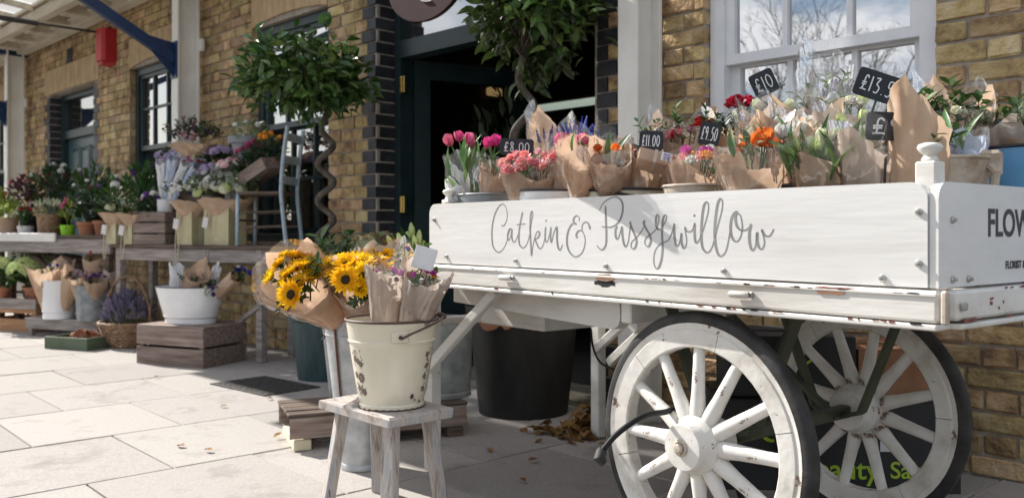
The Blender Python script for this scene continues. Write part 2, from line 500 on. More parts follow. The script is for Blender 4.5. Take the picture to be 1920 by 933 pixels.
leafm('leaf_dark', (.018, .045, .016), (.04, .08, .028))
leafm('leaf_tulip', (.075, .16, .05), (.14, .24, .08), transl=.3)
leafm('leaf_pale', (.14, .19, .10), (.23, .28, .16), transl=.3)
leafm('leaf_lime', (.22, .32, .04), (.34, .44, .07), transl=.3)
leafm('leaf_red', (.07, .025, .03), (.13, .05, .05))
def petm(name, c, c2, transl=.3):
    return mat(name, c, c2, scale=26, rough=.55, rand=.16, transl=transl, hue=.012, spec=.3)
petm('p_pink', (.62, .06, .22), (.80, .28, .42)); petm('p_hot', (.62, .03, .22), (.78, .08, .34))
petm('p_coral', (.88, .26, .32), (.93, .55, .50)); petm('p_red', (.34, .008, .012), (.52, .02, .025))
petm('p_orange', (.84, .16, .025), (.90, .32, .06)); petm('p_amber', (.80, .34, .03), (.88, .48, .06))
petm('p_yellow', (.86, .50, .008), (.93, .66, .02), transl=.3); petm('p_white', (.74, .74, .70), (.84, .83, .80))
petm('p_cream', (.66, .70, .48), (.80, .80, .64)); petm('p_green', (.52, .64, .22), (.72, .78, .40))
petm('p_lilac', (.44, .34, .54), (.62, .50, .68)); petm('p_purple', (.10, .04, .22), (.22, .10, .36))
petm('p_blue', (.03, .04, .36), (.07, .08, .50)); petm('p_magenta', (.52, .04, .34), (.66, .12, .46))
petm('p_blush', (.72, .42, .46), (.82, .60, .58)); petm('p_lavender', (.17, .14, .24), (.31, .26, .38))
mat('seed', (.018, .009, .005), (.05, .025, .012), scale=90, rough=.9, bump=.8, bscale=140)
M_ = MATS
# ================================================================== THE SETTING
# ---- ground: street sheet to the horizon, pavement with its slabs
g = MB(); g.box((0, 0, -.26), (900, 900, .4))
prop(g.build('street_ground', M_['road']), kind='structure')
PA = R(42.0)
EA = Vector((-math.sin(PA), math.cos(PA), 0)); EB = Vector((math.cos(PA), math.sin(PA), 0))
pav = thing('pavement', kind='structure', loc=(0, 0, 0), rot=PA)          # local x = across the pavement, y = along it
pb = MB(); pb.box((1.2, 6.5, -.058), (9.6, 18, .1)); pb.build('paving_bed', M_['joint'], pav)
SL, SWd = .613, .70
slab_m = []
for k in range(4):
    t = MB(); t.box((0, 0, -.03), (SL - .006, SWd - .006, .06), ch=.0035, jit=.0009)
    slab_m.append(t.mesh('paving_slab', M_['slab']))
for r in range(-1, 15):
    a0 = 3.25 + (r - 3) * SWd
    off = 1.249 if r % 2 else 1.249 + .307
    for c in range(-6, 8):
        b0 = off + c * SL
        cx, cy = b0 + SL / 2, a0 + SWd / 2
        p = EB * cx + EA * cy
        if p.y < 1.9 or p.y > 11: continue
        u = 960 + F * p.x / p.y
        if u < -420 or u > 2250: continue
        if (W(0, 0) - p).dot(Vector((S2, S2, 0))) < -.2: continue
        inst('paving_slab', random.choice(slab_m), pav, TRS((cx, cy, random.uniform(-.0015, .0015)), (random.uniform(-.001, .001), random.uniform(-.001, .001), random.choice((0, PI)))))

# ---- the station building: local x = s along the wall, y = outwards, z = up
bld = thing('station_building', 'yellow brick station building with stone lintels and sash windows behind the flowers', 'building', P0, R(135))
S_MIN, S_MAX, ZTOP = -.9, 13.2, 3.35
CO = .078
# openings: s0, s1, z0, z1
WIN = [(0.0, .985, .80, 2.44), (4.0, 5.05, .80, 2.44), (6.4, 7.42, .80, 2.44), (11.3, 12.3, .8, 2.44)]
DOORS = [(1.63, 3.443, 0.0, 2.50), (8.37, 9.72, 0.0, 2.44)]
OPEN = WIN + DOORS
def solid(z0, z1, lo=S_MIN, hi=S_MAX):
    iv = [(lo, hi)]
    for (a, b, c, d) in OPEN:
        if z1 > c + .01 and z0 < d - .01:
            nv = []
            for (x, y) in iv:
                if b <= x or a >= y: nv.append((x, y)); continue
                if a > x: nv.append((x, a))
                if b < y: nv.append((b, y))
            iv = nv
    return iv
# mortar core
core = MB()
zs = sorted(set([0, ZTOP] + [o[2] for o in OPEN] + [o[3] for o in OPEN]))
for z0, z1 in zip(zs[:-1], zs[1:]):
    for (a, b) in solid(z0, z1):
        core.box(((a + b) / 2, -.162, (z0 + z1) / 2), (b - a - .012, .30, z1 - z0))
core.build('wall_core', M_['mortar'], bld)
# stone lintels over the openings (cambered undersides)
LINT = []
for (a, b, c, d) in WIN + DOORS[1:]:
    pad = .16 if (a, b) == DOORS[1][:2] else .0
    a2, b2 = a - pad, b + pad
    rise = .045 if pad == 0 else .012
    n = 12
    lo = [(a2 + (b2 - a2) * i / n, d + rise * (1 - (2 * i / n - 1) ** 2)) for i in range(n + 1)]
    poly = lo + [(b2, d + .285), (a2, d + .285)]
    m = MB(); m.prism(poly, -.2, .006, axis=1)
    m.build('lintel', M_['stone'], bld)
    LINT.append((a2, b2, d, d + .285))
# bricks, Flemish bond; the 300 that show largest are objects, the rest one part
def brick_mesh(L, H_, Dp, mname, bull=None):
    t = MB(); t.box((0, 0, 0), (L, Dp, H_), ch=.0045, jit=.0017)
    return t
BR = []
row = 0
z = .0
while z < ZTOP - .02:
    z0, z1 = z, z + CO
    ivs = solid(z0 + .02, z1 - .02)
    for (a2, b2, c, d) in LINT:
        if z1 - .02 > c and z0 + .02 < d:
            nv = []
            for (x, y) in ivs:
                if b2 <= x or a2 >= y: nv.append((x, y)); continue
                if a2 > x: nv.append((x, a2))
                if b2 < y: nv.append((b2, y))
            ivs = nv
    for (x, y) in ivs:
        # blue engineering quoins beside the doors
        segs = []
        x1, y1 = x, y
        for (da, db, dc, dd) in DOORS:
            q = .155 if row % 2 else .095
            if abs(y - da) < .001: segs.append((y - q, y, 'b')); y1 = y - q
            if abs(x - db) < .001: segs.append((x, x + q, 'b')); x1 = x + q
        ph = (row % 2) * .1725 + random.uniform(-.01, .01)
        p = x1
        k = int(math.floor((x1 - ph) / .345)) - 1
        cuts = []
        while True:
            base = ph + k * .345
            for w in (base + .23, base + .345):
                if w > x1 + .045 and w < y1 - .045: cuts.append(w)
            if base > y1: break
            k += 1
        cuts = [x1] + cuts + [y1]
        for i in range(len(cuts) - 1):
            segs.append((cuts[i], cuts[i + 1], 'y'))
        for (sa, sb, kd) in segs:
            edge = (abs(sa - x) < .001 and x > S_MIN + .01) or (abs(sb - y) < .001 and y < S_MAX - .01)
            dp = .20 if edge else .10
            BR.append((sa + .004, sb - .004, z0 + .004, z1 - .006, dp, kd, (abs(sb - y) < .001), (abs(sa - x) < .001), (x, y)))
    z += CO; row += 1
def brick_px(b):
    c = W((b[0] + b[1]) / 2, 0, (b[2] + b[3]) / 2)
    u = 960 + F * c.x / c.y; v = HOR - F * (c.z - CH) / c.y
    if u < -30 or u > 1950 or v < -30 or v > 950: return 0
    if 815 < u < 1700 and 375 < v < 600: return 0
    if 1000 < u < 1700 and 170 < v < 380 and c.z < 1.3: return 0
    return F / c.y * F / c.y * (b[1] - b[0])
order = sorted(range(len(BR)), key=lambda i: -brick_px(BR[i]))
singles = set(order[:300])
cache = {}
far = {'y': MB(), 'b': MB()}
for i, b in enumerate(BR):
    L, H_, dp = b[1] - b[0], b[3] - b[2], b[4]
    pr = random.uniform(-.004, .004)
    cen = ((b[0] + b[1]) / 2, pr - dp / 2, (b[2] + b[3]) / 2)
    if i in singles:
        key = (round(L, 2), round(dp, 2), b[5], random.randrange(4))
        if key not in cache:
            t = MB()
            if b[5] == 'b' and dp > .15 and L < .17:
                # bullnosed quoin: rounded vertical edge on both front corners
                rr = .045
                pts = [(-L / 2, -dp / 2), (L / 2, -dp / 2)]
                pts += [(L / 2 - rr + rr * math.cos(q), dp / 2 - rr + rr * math.sin(q)) for q in [PI / 2 * j / 5 for j in range(6)]]
                pts += [(-L / 2, dp / 2)]
                t.prism(pts, -H_ / 2, H_ / 2)
            else:
                t.box((0, 0, 0), (L, dp, H_), ch=.007, jit=.0032)
            cache[key] = t.mesh('brick', M_['blue_brick' if b[5] == 'b' else 'brick'], rattr=True)
        me = cache[key]
        L0 = key[0]
        M = TRS(cen, (0, 0, 0), (L / max(L0, .01) if abs(L0 - L) > .004 else 1, 1, 1))
        # bullnose only towards the opening
        if b[5] == 'b' and dp > .15 and b[7]:
            M = TRS(cen, (0, 0, 0), (-1, 1, 1))
        inst('brick', me, bld, M)
    else:
        t = far[b[5]]; t.rnd = random.random()
        t.box(cen, (L, dp, H_), jit=.0015)
far['y'].build('brickwork', M_['brick'], bld, kind='stuff', rattr=True)
far['b'].build('dark_brickwork', M_['blue_brick'], bld, kind='stuff', rattr=True)
# left reveal bricks of the shop door continue as a return: stone step under it
m = MB(); m.box((2.536, -.1, .02), (1.80, .36, .04), ch=.006); m.build('door_step', M_['plinth'], bld)

# sash windows
def sash(a, b, z0, z1, frame, gl, zm=1.65, cols=3, q=-.105, white=False):
    w = thing('window', None, None); w.parent = bld
    fw = .07
    m = MB()
    m.box((a + fw / 2, q, (z0 + z1) / 2), (fw, .10, z1 - z0)); m.box((b - fw / 2, q, (z0 + z1) / 2), (fw, .10, z1 - z0))
    m.box(((a + b) / 2, q + .001, z1 - .005), (b - a - 2 * fw, .098, .12))
    m.build('frame', frame, w)
    m = MB(); m.box(((a + b) / 2, q + .05, z0 + .03), (b - a + .002, .20, .06), ch=.008); m.build('sill', frame if not white else M_['plinth'], w)
    i0, i1 = a + fw, b - fw
    for (s0, s1, qq, nm) in ((zm, z1 - .06, q + .012, 'upper_sash'), (z0 + .06, zm + .03, q - .036, 'lower_sash')):
        m = MB()
        st = .042
        m.box((i0 + st / 2, qq, (s0 + s1) / 2), (st, .04, s1 - s0)); m.box((i1 - st / 2, qq, (s0 + s1) / 2), (st, .04, s1 - s0))
        m.box(((i0 + i1) / 2, qq, s0 + .022), (i1 - i0 - 2 * st, .042, .044)); m.box(((i0 + i1) / 2, qq, s1 - .02), (i1 - i0 - 2 * st, .038, .04))
        for c in range(1, cols):
            x = i0 + (i1 - i0) * c / cols
            m.box((x, qq, (s0 + s1) / 2), (.024, .030, s1 - s0 - .08))
        zc = (s0 + s1) / 2 + (.03 if nm == 'upper_sash' else 0)
        if not (white and nm == 'lower_sash'):
            m.box(((i0 + i1) / 2, qq, zc), (i1 - i0 - 2 * st, .026, .022))
        so_ = m.build(nm, frame, w)
        gz = [s0 + .03, zc, s1 - .03] if not (white and nm == 'lower_sash') else [s0 + .03, s1 - .03]
        for c in range(cols):
            for k in range(len(gz) - 1):
                x0 = i0 + (i1 - i0) * c / cols + .012; x1 = i0 + (i1 - i0) * (c + 1) / cols - .012
                # old panes sit slightly out of true
                g_ = MB(); dx = random.uniform(-.0012, .0012); dz = random.uniform(-.0012, .0012)
                g_.add([(x0, qq - .004 + dx, gz[k]), (x1, qq - .004 - dx, gz[k]), (x1, qq - .004 - dx + dz, gz[k + 1]), (x0, qq - .004 + dx + dz, gz[k + 1])], [(0, 1, 2, 3)])
                p_ = g_.build('pane', gl, w, fix=False)
    return w
sash(*WIN[0], M_['white_sash'], M_['glass'], zm=1.617, white=True)
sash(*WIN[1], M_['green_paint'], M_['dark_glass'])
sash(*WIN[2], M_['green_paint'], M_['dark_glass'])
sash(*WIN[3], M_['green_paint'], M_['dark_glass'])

# shop doorway: frame, transom, open leaf with brass hinges
a, b = 1.63, 3.443
m = MB()
q = -.20
m.box((b - .03, q, 1.25), (.06, .10, 2.5)); m.box((a + .03, q, 1.25), (.06, .10, 2.5))
m.box(((a + b) / 2, q, 2.06), (b - a - .12, .11, .11)); m.box(((a + b) / 2, q, 2.47), (b - a - .12, .10, .06))
fr = m.build('door_frame', M_['green_paint'], bld)
m = MB(); m.add([(a + .06, q, 2.11), (b - .06, q, 2.11), (b - .06, q, 2.44), (a + .06, q, 2.44)], [(0, 1, 2, 3)]); m.build('transom_pane', M_['transom_glass'], bld, fix=False)
m = MB(); m.box((2.53, -.1, 2.545), (1.813, .35, .09)); m.build('door_head', M_['stone'], bld)
dl = MB()
# leaf swung inwards about the left jamb: stands perpendicular-ish to the wall
ang = R(72)
hx, hy = b - .075, q - .05
ux, uy = -math.cos(ang), -math.sin(ang)
def leaf_box(mb, x0, x1, z0, z1, th=.045):
    c0 = Vector((hx + ux * (x0 + x1) / 2, hy + uy * (x0 + x1) / 2, (z0 + z1) / 2))
    Mx = Matrix.Translation(c0) @ Matrix.Rotation(math.atan2(uy, ux), 4, 'Z')
    mb.box((0, 0, 0), (x1 - x0, th, z1 - z0), Mx)
leaf_box(dl, 0, .11, .04, 2.0); leaf_box(dl, .74, .85, .04, 2.0); leaf_box(dl, .11, .74, .04, .75); leaf_box(dl, .11, .74, 1.88, 2.0)
lo_ = dl.build('door', M_['green_paint'], bld, label='dark green glazed shop door standing open')
t = MB(); p0 = Vector((hx + ux * .11, hy + uy * .11, .75)); p1 = Vector((hx + ux * .74, hy + uy * .74, .75))
t.add([p0, p1, p1 + Vector((0, 0, 1.13)), p0 + Vector((0, 0, 1.13))], [(0, 1, 2, 3)]); t.build('pane', M_['dark_glass'], lo_, fix=False)
for hz in (1.05, 1.83):
    t = MB(); t.box((b - .082, q + .045, hz), (.05, .022, .11), ch=.003)
    for k in range(5): t.tube([(b - .082, q + .058, hz - .05 + k * .021), (b - .082, q + .058, hz - .032 + k * .021)], .007, 6)
    t.build('hinge', M_['brass'], lo_)
# other leaf closed at the right is out of sight; green panelled door further along
a, b = DOORS[1][:2]
m = MB(); q = -.17
m.box((a + .04, q, 1.22), (.08, .10, 2.44)); m.box((b - .04, q, 1.22), (.08, .10, 2.44)); m.box(((a + b) / 2, q, 1.98), (b - a - .16, .10, .09)); m.box(((a + b) / 2, q, 2.41), (b - a - .16, .098, .06))
m.build('door_frame', M_['green_paint'], bld)
m = MB(); m.add([(a + .08, q, 2.02), (b - .08, q, 2.02), (b - .08, q, 2.39), (a + .08, q, 2.39)], [(0, 1, 2, 3)]); m.build('transom_pane', M_['transom_glass'], bld, fix=False)
mat('door_teal', (.035, .075, .085), (.05, .10, .11), scale=5, rough=.35)
m = MB(); m.box(((a + b) / 2, q - .03, .98), (b - a - .17, .045, 1.92))
d2 = m.build('door', M_['door_teal'], bld, label='teal green panelled door with raised mouldings')
for cx in (.27, .50, .73):
    for (z0, z1) in ((.15, .80), (.95, 1.30), (1.42, 1.82)):
        m = MB(); w = (b - a) * .19
        xx = a + (b - a) * cx
        m.box((xx, q - .004, (z0 + z1) / 2), (w - .06, .03, z1 - z0 - .06), ch=.012)
        for sx in (-1, 1): m.box((xx + sx * w / 2, q - .004, (z0 + z1) / 2), (.025, .03, z1 - z0), ch=.008)
        for zz in (z0, z1): m.box((xx, q - .005, zz), (w - .025, .03, .025), ch=.008)
        m.build('door_panel', M_['door_teal'], d2)

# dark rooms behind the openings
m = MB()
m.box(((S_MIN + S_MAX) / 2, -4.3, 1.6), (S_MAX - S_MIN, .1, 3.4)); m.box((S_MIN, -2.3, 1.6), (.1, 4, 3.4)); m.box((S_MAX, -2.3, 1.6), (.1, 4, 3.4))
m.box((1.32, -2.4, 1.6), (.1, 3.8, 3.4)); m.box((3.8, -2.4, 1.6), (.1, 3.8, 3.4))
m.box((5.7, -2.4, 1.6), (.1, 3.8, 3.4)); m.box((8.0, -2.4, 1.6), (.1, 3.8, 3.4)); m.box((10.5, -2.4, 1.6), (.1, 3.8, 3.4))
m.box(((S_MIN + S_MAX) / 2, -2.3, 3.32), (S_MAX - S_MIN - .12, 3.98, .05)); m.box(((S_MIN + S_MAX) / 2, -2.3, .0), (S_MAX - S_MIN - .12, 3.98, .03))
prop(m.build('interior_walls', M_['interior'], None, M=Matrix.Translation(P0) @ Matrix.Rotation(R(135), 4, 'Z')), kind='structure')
# glowing strip standing in for a bright window inside the shop
cl = bpy.data.materials.new('lit_panel'); cl.use_nodes = True
cl.node_tree.nodes['Principled BSDF'].inputs['Emission Color'].default_value = (.85, 1.0, .85, 1)
cl.node_tree.nodes['Principled BSDF'].inputs['Emission Strength'].default_value = .22
lt = thing('window_stand_in', 'long pale glowing strip standing in for a window deep inside the dark shop', 'light', W(3.28, -1.8, 1.87), R(135))
m = MB(); m.box((0, 0, 0), (.9, .16, .03), ch=.004); m.build('glow_strip', cl, lt)
m = MB(); m.box((0, 0, .022), (.94, .20, .016)); m.build('strip_back', M_['iron'], lt)
for sx in (-.35, .35):
    m = MB(); m.tube([(sx, 0, .03), (sx, 0, 1.42)], .004, 6); m.build('hanging_rod', M_['iron'], lt)
ol = bpy.data.materials.new('amber_panel'); ol.use_nodes = True
ol.node_tree.nodes['Principled BSDF'].inputs['Base Color'].default_value = (.6, .35, .12, 1)
ol.node_tree.nodes['Principled BSDF'].inputs['Emission Color'].default_value = (1, .6, .25, 1)
ol.node_tree.nodes['Principled BSDF'].inputs['Emission Strength'].default_value = .55
lp = thing('wall_lamp', 'small amber lit lamp on the dark shop wall behind the doorway', 'lamp', W(3.70, -1.33, 1.95), R(135))
m = MB(); m.box((0, 0, 0), (.06, .18, .06), ch=.01); m.build('shade', ol, lp)
m = MB(); m.box((.035, 0, 0), (.02, .08, .10)); m.build('backplate', M_['iron'], lp)

# ---- canopy along the front
can = thing('station_canopy', 'cream timber and glass canopy on pale steel posts with blue brackets along the building', 'canopy', P0, R(135))
m = MB(); m.box(((S_MIN + S_MAX) / 2, .085, 3.06), (S_MAX - S_MIN, .11, .12)); m.box(((S_MIN + S_MAX) / 2, .16, 3.10), (S_MAX - S_MIN, .04, .03)); m.build('wall_plate', M_['canopy_wood'], can)
zr = lambda D: 3.12 + .10 * (D - .4)
CS0 = 4.6                                              # the canopy starts left of the shop door
for D in (.42, .90, 1.30):
    m = MB(); m.box(((CS0 + S_MAX) / 2, D, zr(D) - .02), (S_MAX - CS0, .09, .12), ch=.006); m.build('purlin', M_['canopy_wood'], can)
m = MB(); m.box(((CS0 + S_MAX) / 2, .24, 3.20), (S_MAX - CS0, .5, .03)); m.build('soffit_boards', M_['canopy_wood'], can)
s = CS0 + .2
while s < S_MAX:
    m = MB(); m.box((s, .255, 3.10), (.17, .235, .13), ch=.006); m.build('rafter_block', M_['canopy_wood'], can)
    m = MB(); m.bar((s, .47, zr(.47) + .05), (s, 1.36, zr(1.36) + .05), .035, .06); m.build('glazing_bar', M_['canopy_wood'], can)
    if s + .56 < S_MAX:
        for d0, d1 in ((.47, .88), (.885, 1.2)):
            m = MB(); m.add([(s + .02, d0, zr(d0) + .085), (s + .54, d0, zr(d0) + .085), (s + .54, d1, zr(d1) + .085), (s + .02, d1, zr(d1) + .085)], [(0, 1, 2, 3)])
            m.build('roof_pane', M_['roof_glass'], can, fix=False)
    s += .56
for (s0, s1, d0, d1) in ((CS0, 6.7, 1.2, 1.96), (6.7, 8.3, 1.2, 1.58), (8.3, S_MAX, 1.2, 1.38)):  # boards out of view, depth stepped so their shade falls right on the paving
    nb = int((d1 - d0) / .08)
    for k in range(nb):
        D = d0 + (k + .5) * (d1 - d0) / nb
        m = MB(); m.box(((s0 + s1) / 2, D, zr(D) + .11), (s1 - s0 - .004, (d1 - d0) / nb - .003, .022), ch=.003); m.build('shade_board', M_['canopy_wood'], can)
for ps in (1.276, 5.92, 10.54):
    p = thing('post', None, None); p.parent = can
    s0, s1 = ps - .11, ps
    m = MB()
    m.box((ps - .055, .241, 1.55), (.11, .018, 3.1), ch=.003); m.box((ps - .055, .07, 1.55), (.11, .02, 3.1), ch=.003); m.box((ps - .055, .156, 1.55), (.014, .15, 3.098))
    m.build('steel_post', M_['cream_post'], p)
    m = MB(); m.box((ps - .13, .055, 2.42), (.05, .03, .10), ch=.004); m.build('wall_lug', M_['cream_post'], p)
    if ps > 3:
        m = MB(); m.bar((ps - .055, .25, 2.28), (ps - .055, 1.62, 3.02), .055, .085, ch=.004)
        m.box((ps - .055, .256, 2.28), (.115, .012, .30), ch=.002)
        m.prism([(.262, 2.14), (.262, 2.42), (.50, 2.455), (.50, 2.39)], ps - .062, ps - .048, axis=0)
        m.build('bracket', M_['blue_iron'], p)
    m = MB(); m.bar((ps - .055, .02, 3.02), (ps - .055, 1.37 if ps > 3 else .28, 3.06 if ps > 3 else 3.03), .05, .09); m.build('arm', M_['blue_iron'], p)

# ---- things fixed to the front
o = thing('alarm_box', 'red alarm box high on the brick wall left of the pale post', 'alarm box', W(7.84, 0, 2.56), R(135))
m = MB()
m.prism([(-.10, 0), (.10, 0), (.10, .11), (.07, .14), (-.07, .14), (-.10, .11)], 0, .32); m.build('case', M_['red_paint'], o)
m = MB(); m.prism([(-.09, .005), (.09, .005), (.05, .12), (-.05, .12)], -.035, -.001); m.build('base', M_['red_paint'], o)
o = thing('wall_vent', 'dark square vent in the brickwork above the far door', 'vent', W(9.05, .004, 2.80), R(135))
m = MB(); m.box((0, 0, 0), (.16, .012, .16)); m.build('plate', M_['iron'], o)
for k in range(4):
    m = MB(); m.box((0, .009, -.055 + k * .036), (.13, .008, .012)); m.build('slat', M_['dark_void'], o)
o = thing('lamp_bracket', 'dark iron lamp arm reaching out from the wall under the glazed canopy', 'lamp', W(7.93, .0, 2.86), R(135))
m = MB(); m.tube([(0, 0, 0), (.1, .5, .02), (.25, 1.2, .05)], .012, 8); m.tube([(.13, .62, .025), (.25, 1.2, .05)], .026, 8); m.build('arm', M_['iron'], o)
m = MB(); m.lathe([(.001, 0), (.05, .02), (.055, .08), (.02, .14), (.02, .2), (.001, .2)], 14, M=Matrix.Translation((.26, 1.26, -.12))); m.build('lamp_head', M_['zinc'], o, smooth=40)
m = MB(); m.box((0, .01, 0), (.1, .02, .14), ch=.004); m.build('wall_plate', M_['iron'], o)
# oval hanging sign over the doorway
oc = AT(800, -42, 4.95)
o = thing('oval_sign', 'maroon oval hanging sign with white script above the shop doorway', 'sign', oc, R(135))
poly = [(.34 * math.cos(2 * PI * k / 48), .245 * math.sin(2 * PI * k / 48)) for k in range(48)]
m = MB(); m.prism(poly, -.015, .015, axis=1); m.build('sign_board', M_['maroon'], o, smooth=40)
m = MB()
tw = catmull([(.20, .017, -.0), (.12, .017, .08), (.03, .017, .09), (-.03, .017, .02), (.02, .017, -.06), (.05, .017, -.10), (.01, .017, -.135), (-.06, .017, -.145)], 5)
m.tube(tw, .005, 5, flat=.6); m.build('script', M_['white_print'], o)
sD = S2 * ((P0.x - oc.x) + (P0.y - oc.y))
m = MB()
for sx in (-.12, .12): m.tube([(sx, 0, .22), (sx, 0, .34), (sx, -sD, .34)], .006, 6)
m.build('wall_arm', M_['iron'], o)
# ================================================================== THE FLOWER CART (local x = t along the side, y = w across, z = up)
TL, TR, CWD = -1.186, .635, .90
cart = thing('flower_cart', 'white painted wooden hand cart with spoked wheels and grey script lettering on its side', 'cart', C0, CART_ROT)
def rr_poly(x0, x1, z0, z1, r, corners):
    """rectangle in (x, z) with the named corners rounded"""
    pts = []
    def arc(cx, cz, a0):
        return [(cx + r * math.cos(a0 + PI / 2 * i / 6), cz + r * math.sin(a0 + PI / 2 * i / 6)) for i in range(7)]
    pts += arc(x1 - r, z1 - r, 0) if 'tr' in corners else [(x1, z1)]
    pts += arc(x0 + r, z1 - r, PI / 2) if 'tl' in corners else [(x0, z1)]
    pts += [(x0, z0), (x1, z0)]
    return pts
ZB, ZT, ZU = .757, .97, .69
# side panels (front one with lettering)
m = MB(); m.prism(rr_poly(TL, TR - .006, ZB + .003, ZT, .035, ('tl', 'tr')), 0, .018, axis=1)
side = m.build('side_panel', M_['cart_board'], cart, smooth=30)
m = MB(); m.prism(rr_poly(TL, TR - .006, ZB + .003, ZT, .035, ('tl', 'tr')), CWD - .018, CWD, axis=1); m.build('side_panel', M_['cart_board'], cart, smooth=30)
m = MB(); m.prism(rr_poly(.004, CWD - .004, ZB + .003, ZT, .035, ('tl', 'tr')), TR - .004, TR + .014, axis=0); endp = m.build('end_panel', M_['cart_board'], cart, smooth=30)
m = MB(); m.prism(rr_poly(.02, CWD - .02, ZB + .003, ZT - .02, .035, ('tl', 'tr')), TL + .02, TL + .036, axis=0); m.build('end_panel', M_['cart_board'], cart, smooth=30)
# chassis beams round the bed
m = MB(); m.box(((TL + TR) / 2 - .012, .012, (ZU + ZB) / 2), (TR - TL + .064, .05, ZB - ZU - .004), ch=.006); fb = m.build('front_beam', M_['cart_white'], cart)
m = MB(); m.box(((TL + TR) / 2 + .02, CWD - .012, (ZU + ZB) / 2), (TR - TL, .05, ZB - ZU - .004), ch=.006); m.build('back_beam', M_['cart_white'], cart)
m = MB(); m.box((TR + .012, CWD / 2, (ZU + ZB) / 2 + .001), (.05, CWD - .07, ZB - ZU - .008), ch=.006); eb = m.build('end_beam', M_['cart_white'], cart)
m = MB(); m.box((TL + .06, CWD / 2, (ZU + ZB) / 2 + .001), (.05, CWD - .07, ZB - ZU - .008), ch=.006); m.build('end_beam', M_['cart_white'], cart)
m = MB(); m.box(((TL + TR) / 2 - .02, .016, ZU - .007), (TR - TL + .08, .066, .012), ch=.003); m.build('lower_moulding', M_['cart_white'], cart)
m = MB(); m.box((TR + .012, CWD / 2, ZU - .0065), (.062, CWD - .08, .011), ch=.003); m.build('lower_moulding', M_['cart_white'], cart)
m = MB(); m.box(((TL + TR) / 2 + .02, -.014, ZB - .010), (TR - TL, .006, .008), ch=.002); m.build('upper_bead', M_['cart_white'], cart)
# bed planks
for k in range(7):
    w0 = .04 + k * (CWD - .08) / 7
    m = MB(); m.box(((TL + TR) / 2, w0 + (CWD - .08) / 14, ZB - .013), (TR - TL - .06, (CWD - .08) / 7 - .006, .022), ch=.003); m.build('bed_plank', M_['cart_white'], cart)
# corner posts with turned finials
def corner_post(x, y, top, old=False):
    m = MB(); m.box((x, y, (ZB + top) / 2), (.042, .042, top - ZB), ch=.003); p = m.build('corner_post', M_['cart_white'], cart)
    m = MB()
    prof = [(.014, 0), (.017, .004), (.014, .010), (.011, .013), (.019, .020), (.024, .027), (.0245, .031), (.021, .036), (.012, .039), (.001, .040)]
    m.lathe(prof, 20, M=Matrix.Translation((x, y, top - .001))); m.build('finial', M_['cart_white'], p, smooth=50)
corner_post(TR - .022, .042, 1.012); corner_post(TL + .062, .045, .985); corner_post(TR - .022, CWD - .042, 1.012); corner_post(TL + .062, CWD - .045, .985)
m = MB()
for k in range(5): m.tube([(TL + .062 + .026 * math.cos(a * PI / 4 + .4), .045 + .026 * math.sin(a * PI / 4 + .4), .955 + k * .005 + .002 * math.sin(a * 2 + k)) for a in range(9)], .0022, 5)
m.build('twine', M_['string'], cart)
# bolts
def bolt(parent, x, y, z, r=.0075, axis='y'):
    m = MB(); Mx = Matrix.Translation((x, y, z)) @ (Matrix.Rotation(R(90), 4, 'X') if axis == 'y' else Matrix.Rotation(R(90), 4, 'Y'))
    m.lathe([(r, 0), (r, .003), (r * .75, .005), (r * .72, .0055), (r * .5, .0055), (r * .48, .010), (.0005, .0105)], 14, M=Mx); m.build('bolt', M_['bolt'], parent, smooth=35)
def side_xz(u, v):
    t = cart_t(u, 0); p = CP(t, 0)
    return t, zat(v, p.y)
for (u, v) in ((815, 412), (838, 481), (968, 489), (1137, 499), (1358, 508), (1655, 521), (1723, 397), (1723, 494)):
    x, zz = side_xz(u, v); bolt(side, x, 0, zz)
def end_wz(u, v):
    k = (u - 960) / F
    w = (k * (C0.y + RC.y * TR) - C0.x - RC.x * TR) / (WC.x - k * WC.y)
    return w, zat(v, CP(TR, w).y)
for (u, v) in ((1772, 412), (1772, 523), (1802, 522)):
    w, zz = end_wz(u, v); bolt(endp, TR + .014, w, zz, axis='x')
# pull handles (short rounded cleats) on the front beam
for (u, v) in ((958, 520), (1397, 551)):
    x, zz = side_xz(u, v)
    m = MB(); m.tube([(x - .026, -.022, zz), (x - .022, -.026, zz), (x + .02, -.026, zz), (x + .026, -.022, zz)], [.006, .0085, .009, .0085], 10); m.build('cleat', M_['cart_white'], fb, smooth=40)
    m = MB(); m.box((x + .029, -.0165, zz), (.012, .008, .014), ch=.002); m.build('cleat_end', M_['bolt'], fb)
w, zz = end_wz(1768, 572)
m = MB(); m.box((TR + .041, w, zz), (.009, .024, .016), ch=.003); m.build('cleat', M_['bolt'], eb)
# broken hole and paint chips in the beam
def patch(parent, pts, y, mt, name, th=.0012):
    m = MB(); m.prism(pts, y - th, y, axis=1); m.build(name, mt, parent)
def rough_poly(x0, x1, z0, z1, n=26, j=.28, seed=1):
    rg = random.Random(seed); out = []
    for i in range(n):
        a = 2 * PI * i / n
        c, s_ = math.cos(a), math.sin(a)
        rx = abs(c) ** .55 * (1 if c > 0 else -1); rz = abs(s_) ** .55 * (1 if s_ > 0 else -1)
        f = 1 - j * rg.random()
        out.append(((x0 + x1) / 2 + (x1 - x0) / 2 * rx * f, (z0 + z1) / 2 + (z1 - z0) / 2 * rz * f))
    return out
x0, z1_ = side_xz(1121, 513); x1, z0_ = side_xz(1160, 540)
patch(fb, rough_poly(x0, x1, z1_ - .018, z1_ + .002, seed=3), -.0126, M_['bare_wood'], 'bare_patch', .0035)
patch(fb, rough_poly(x0 - .004, x1 + .004, z0_, z1_ - .014, j=.5, seed=4), -.0122, M_['dark_void'], 'rotted_hole', .0012)
x0, z1_ = side_xz(1537, 538); x1, z0_ = side_xz(1592, 553)
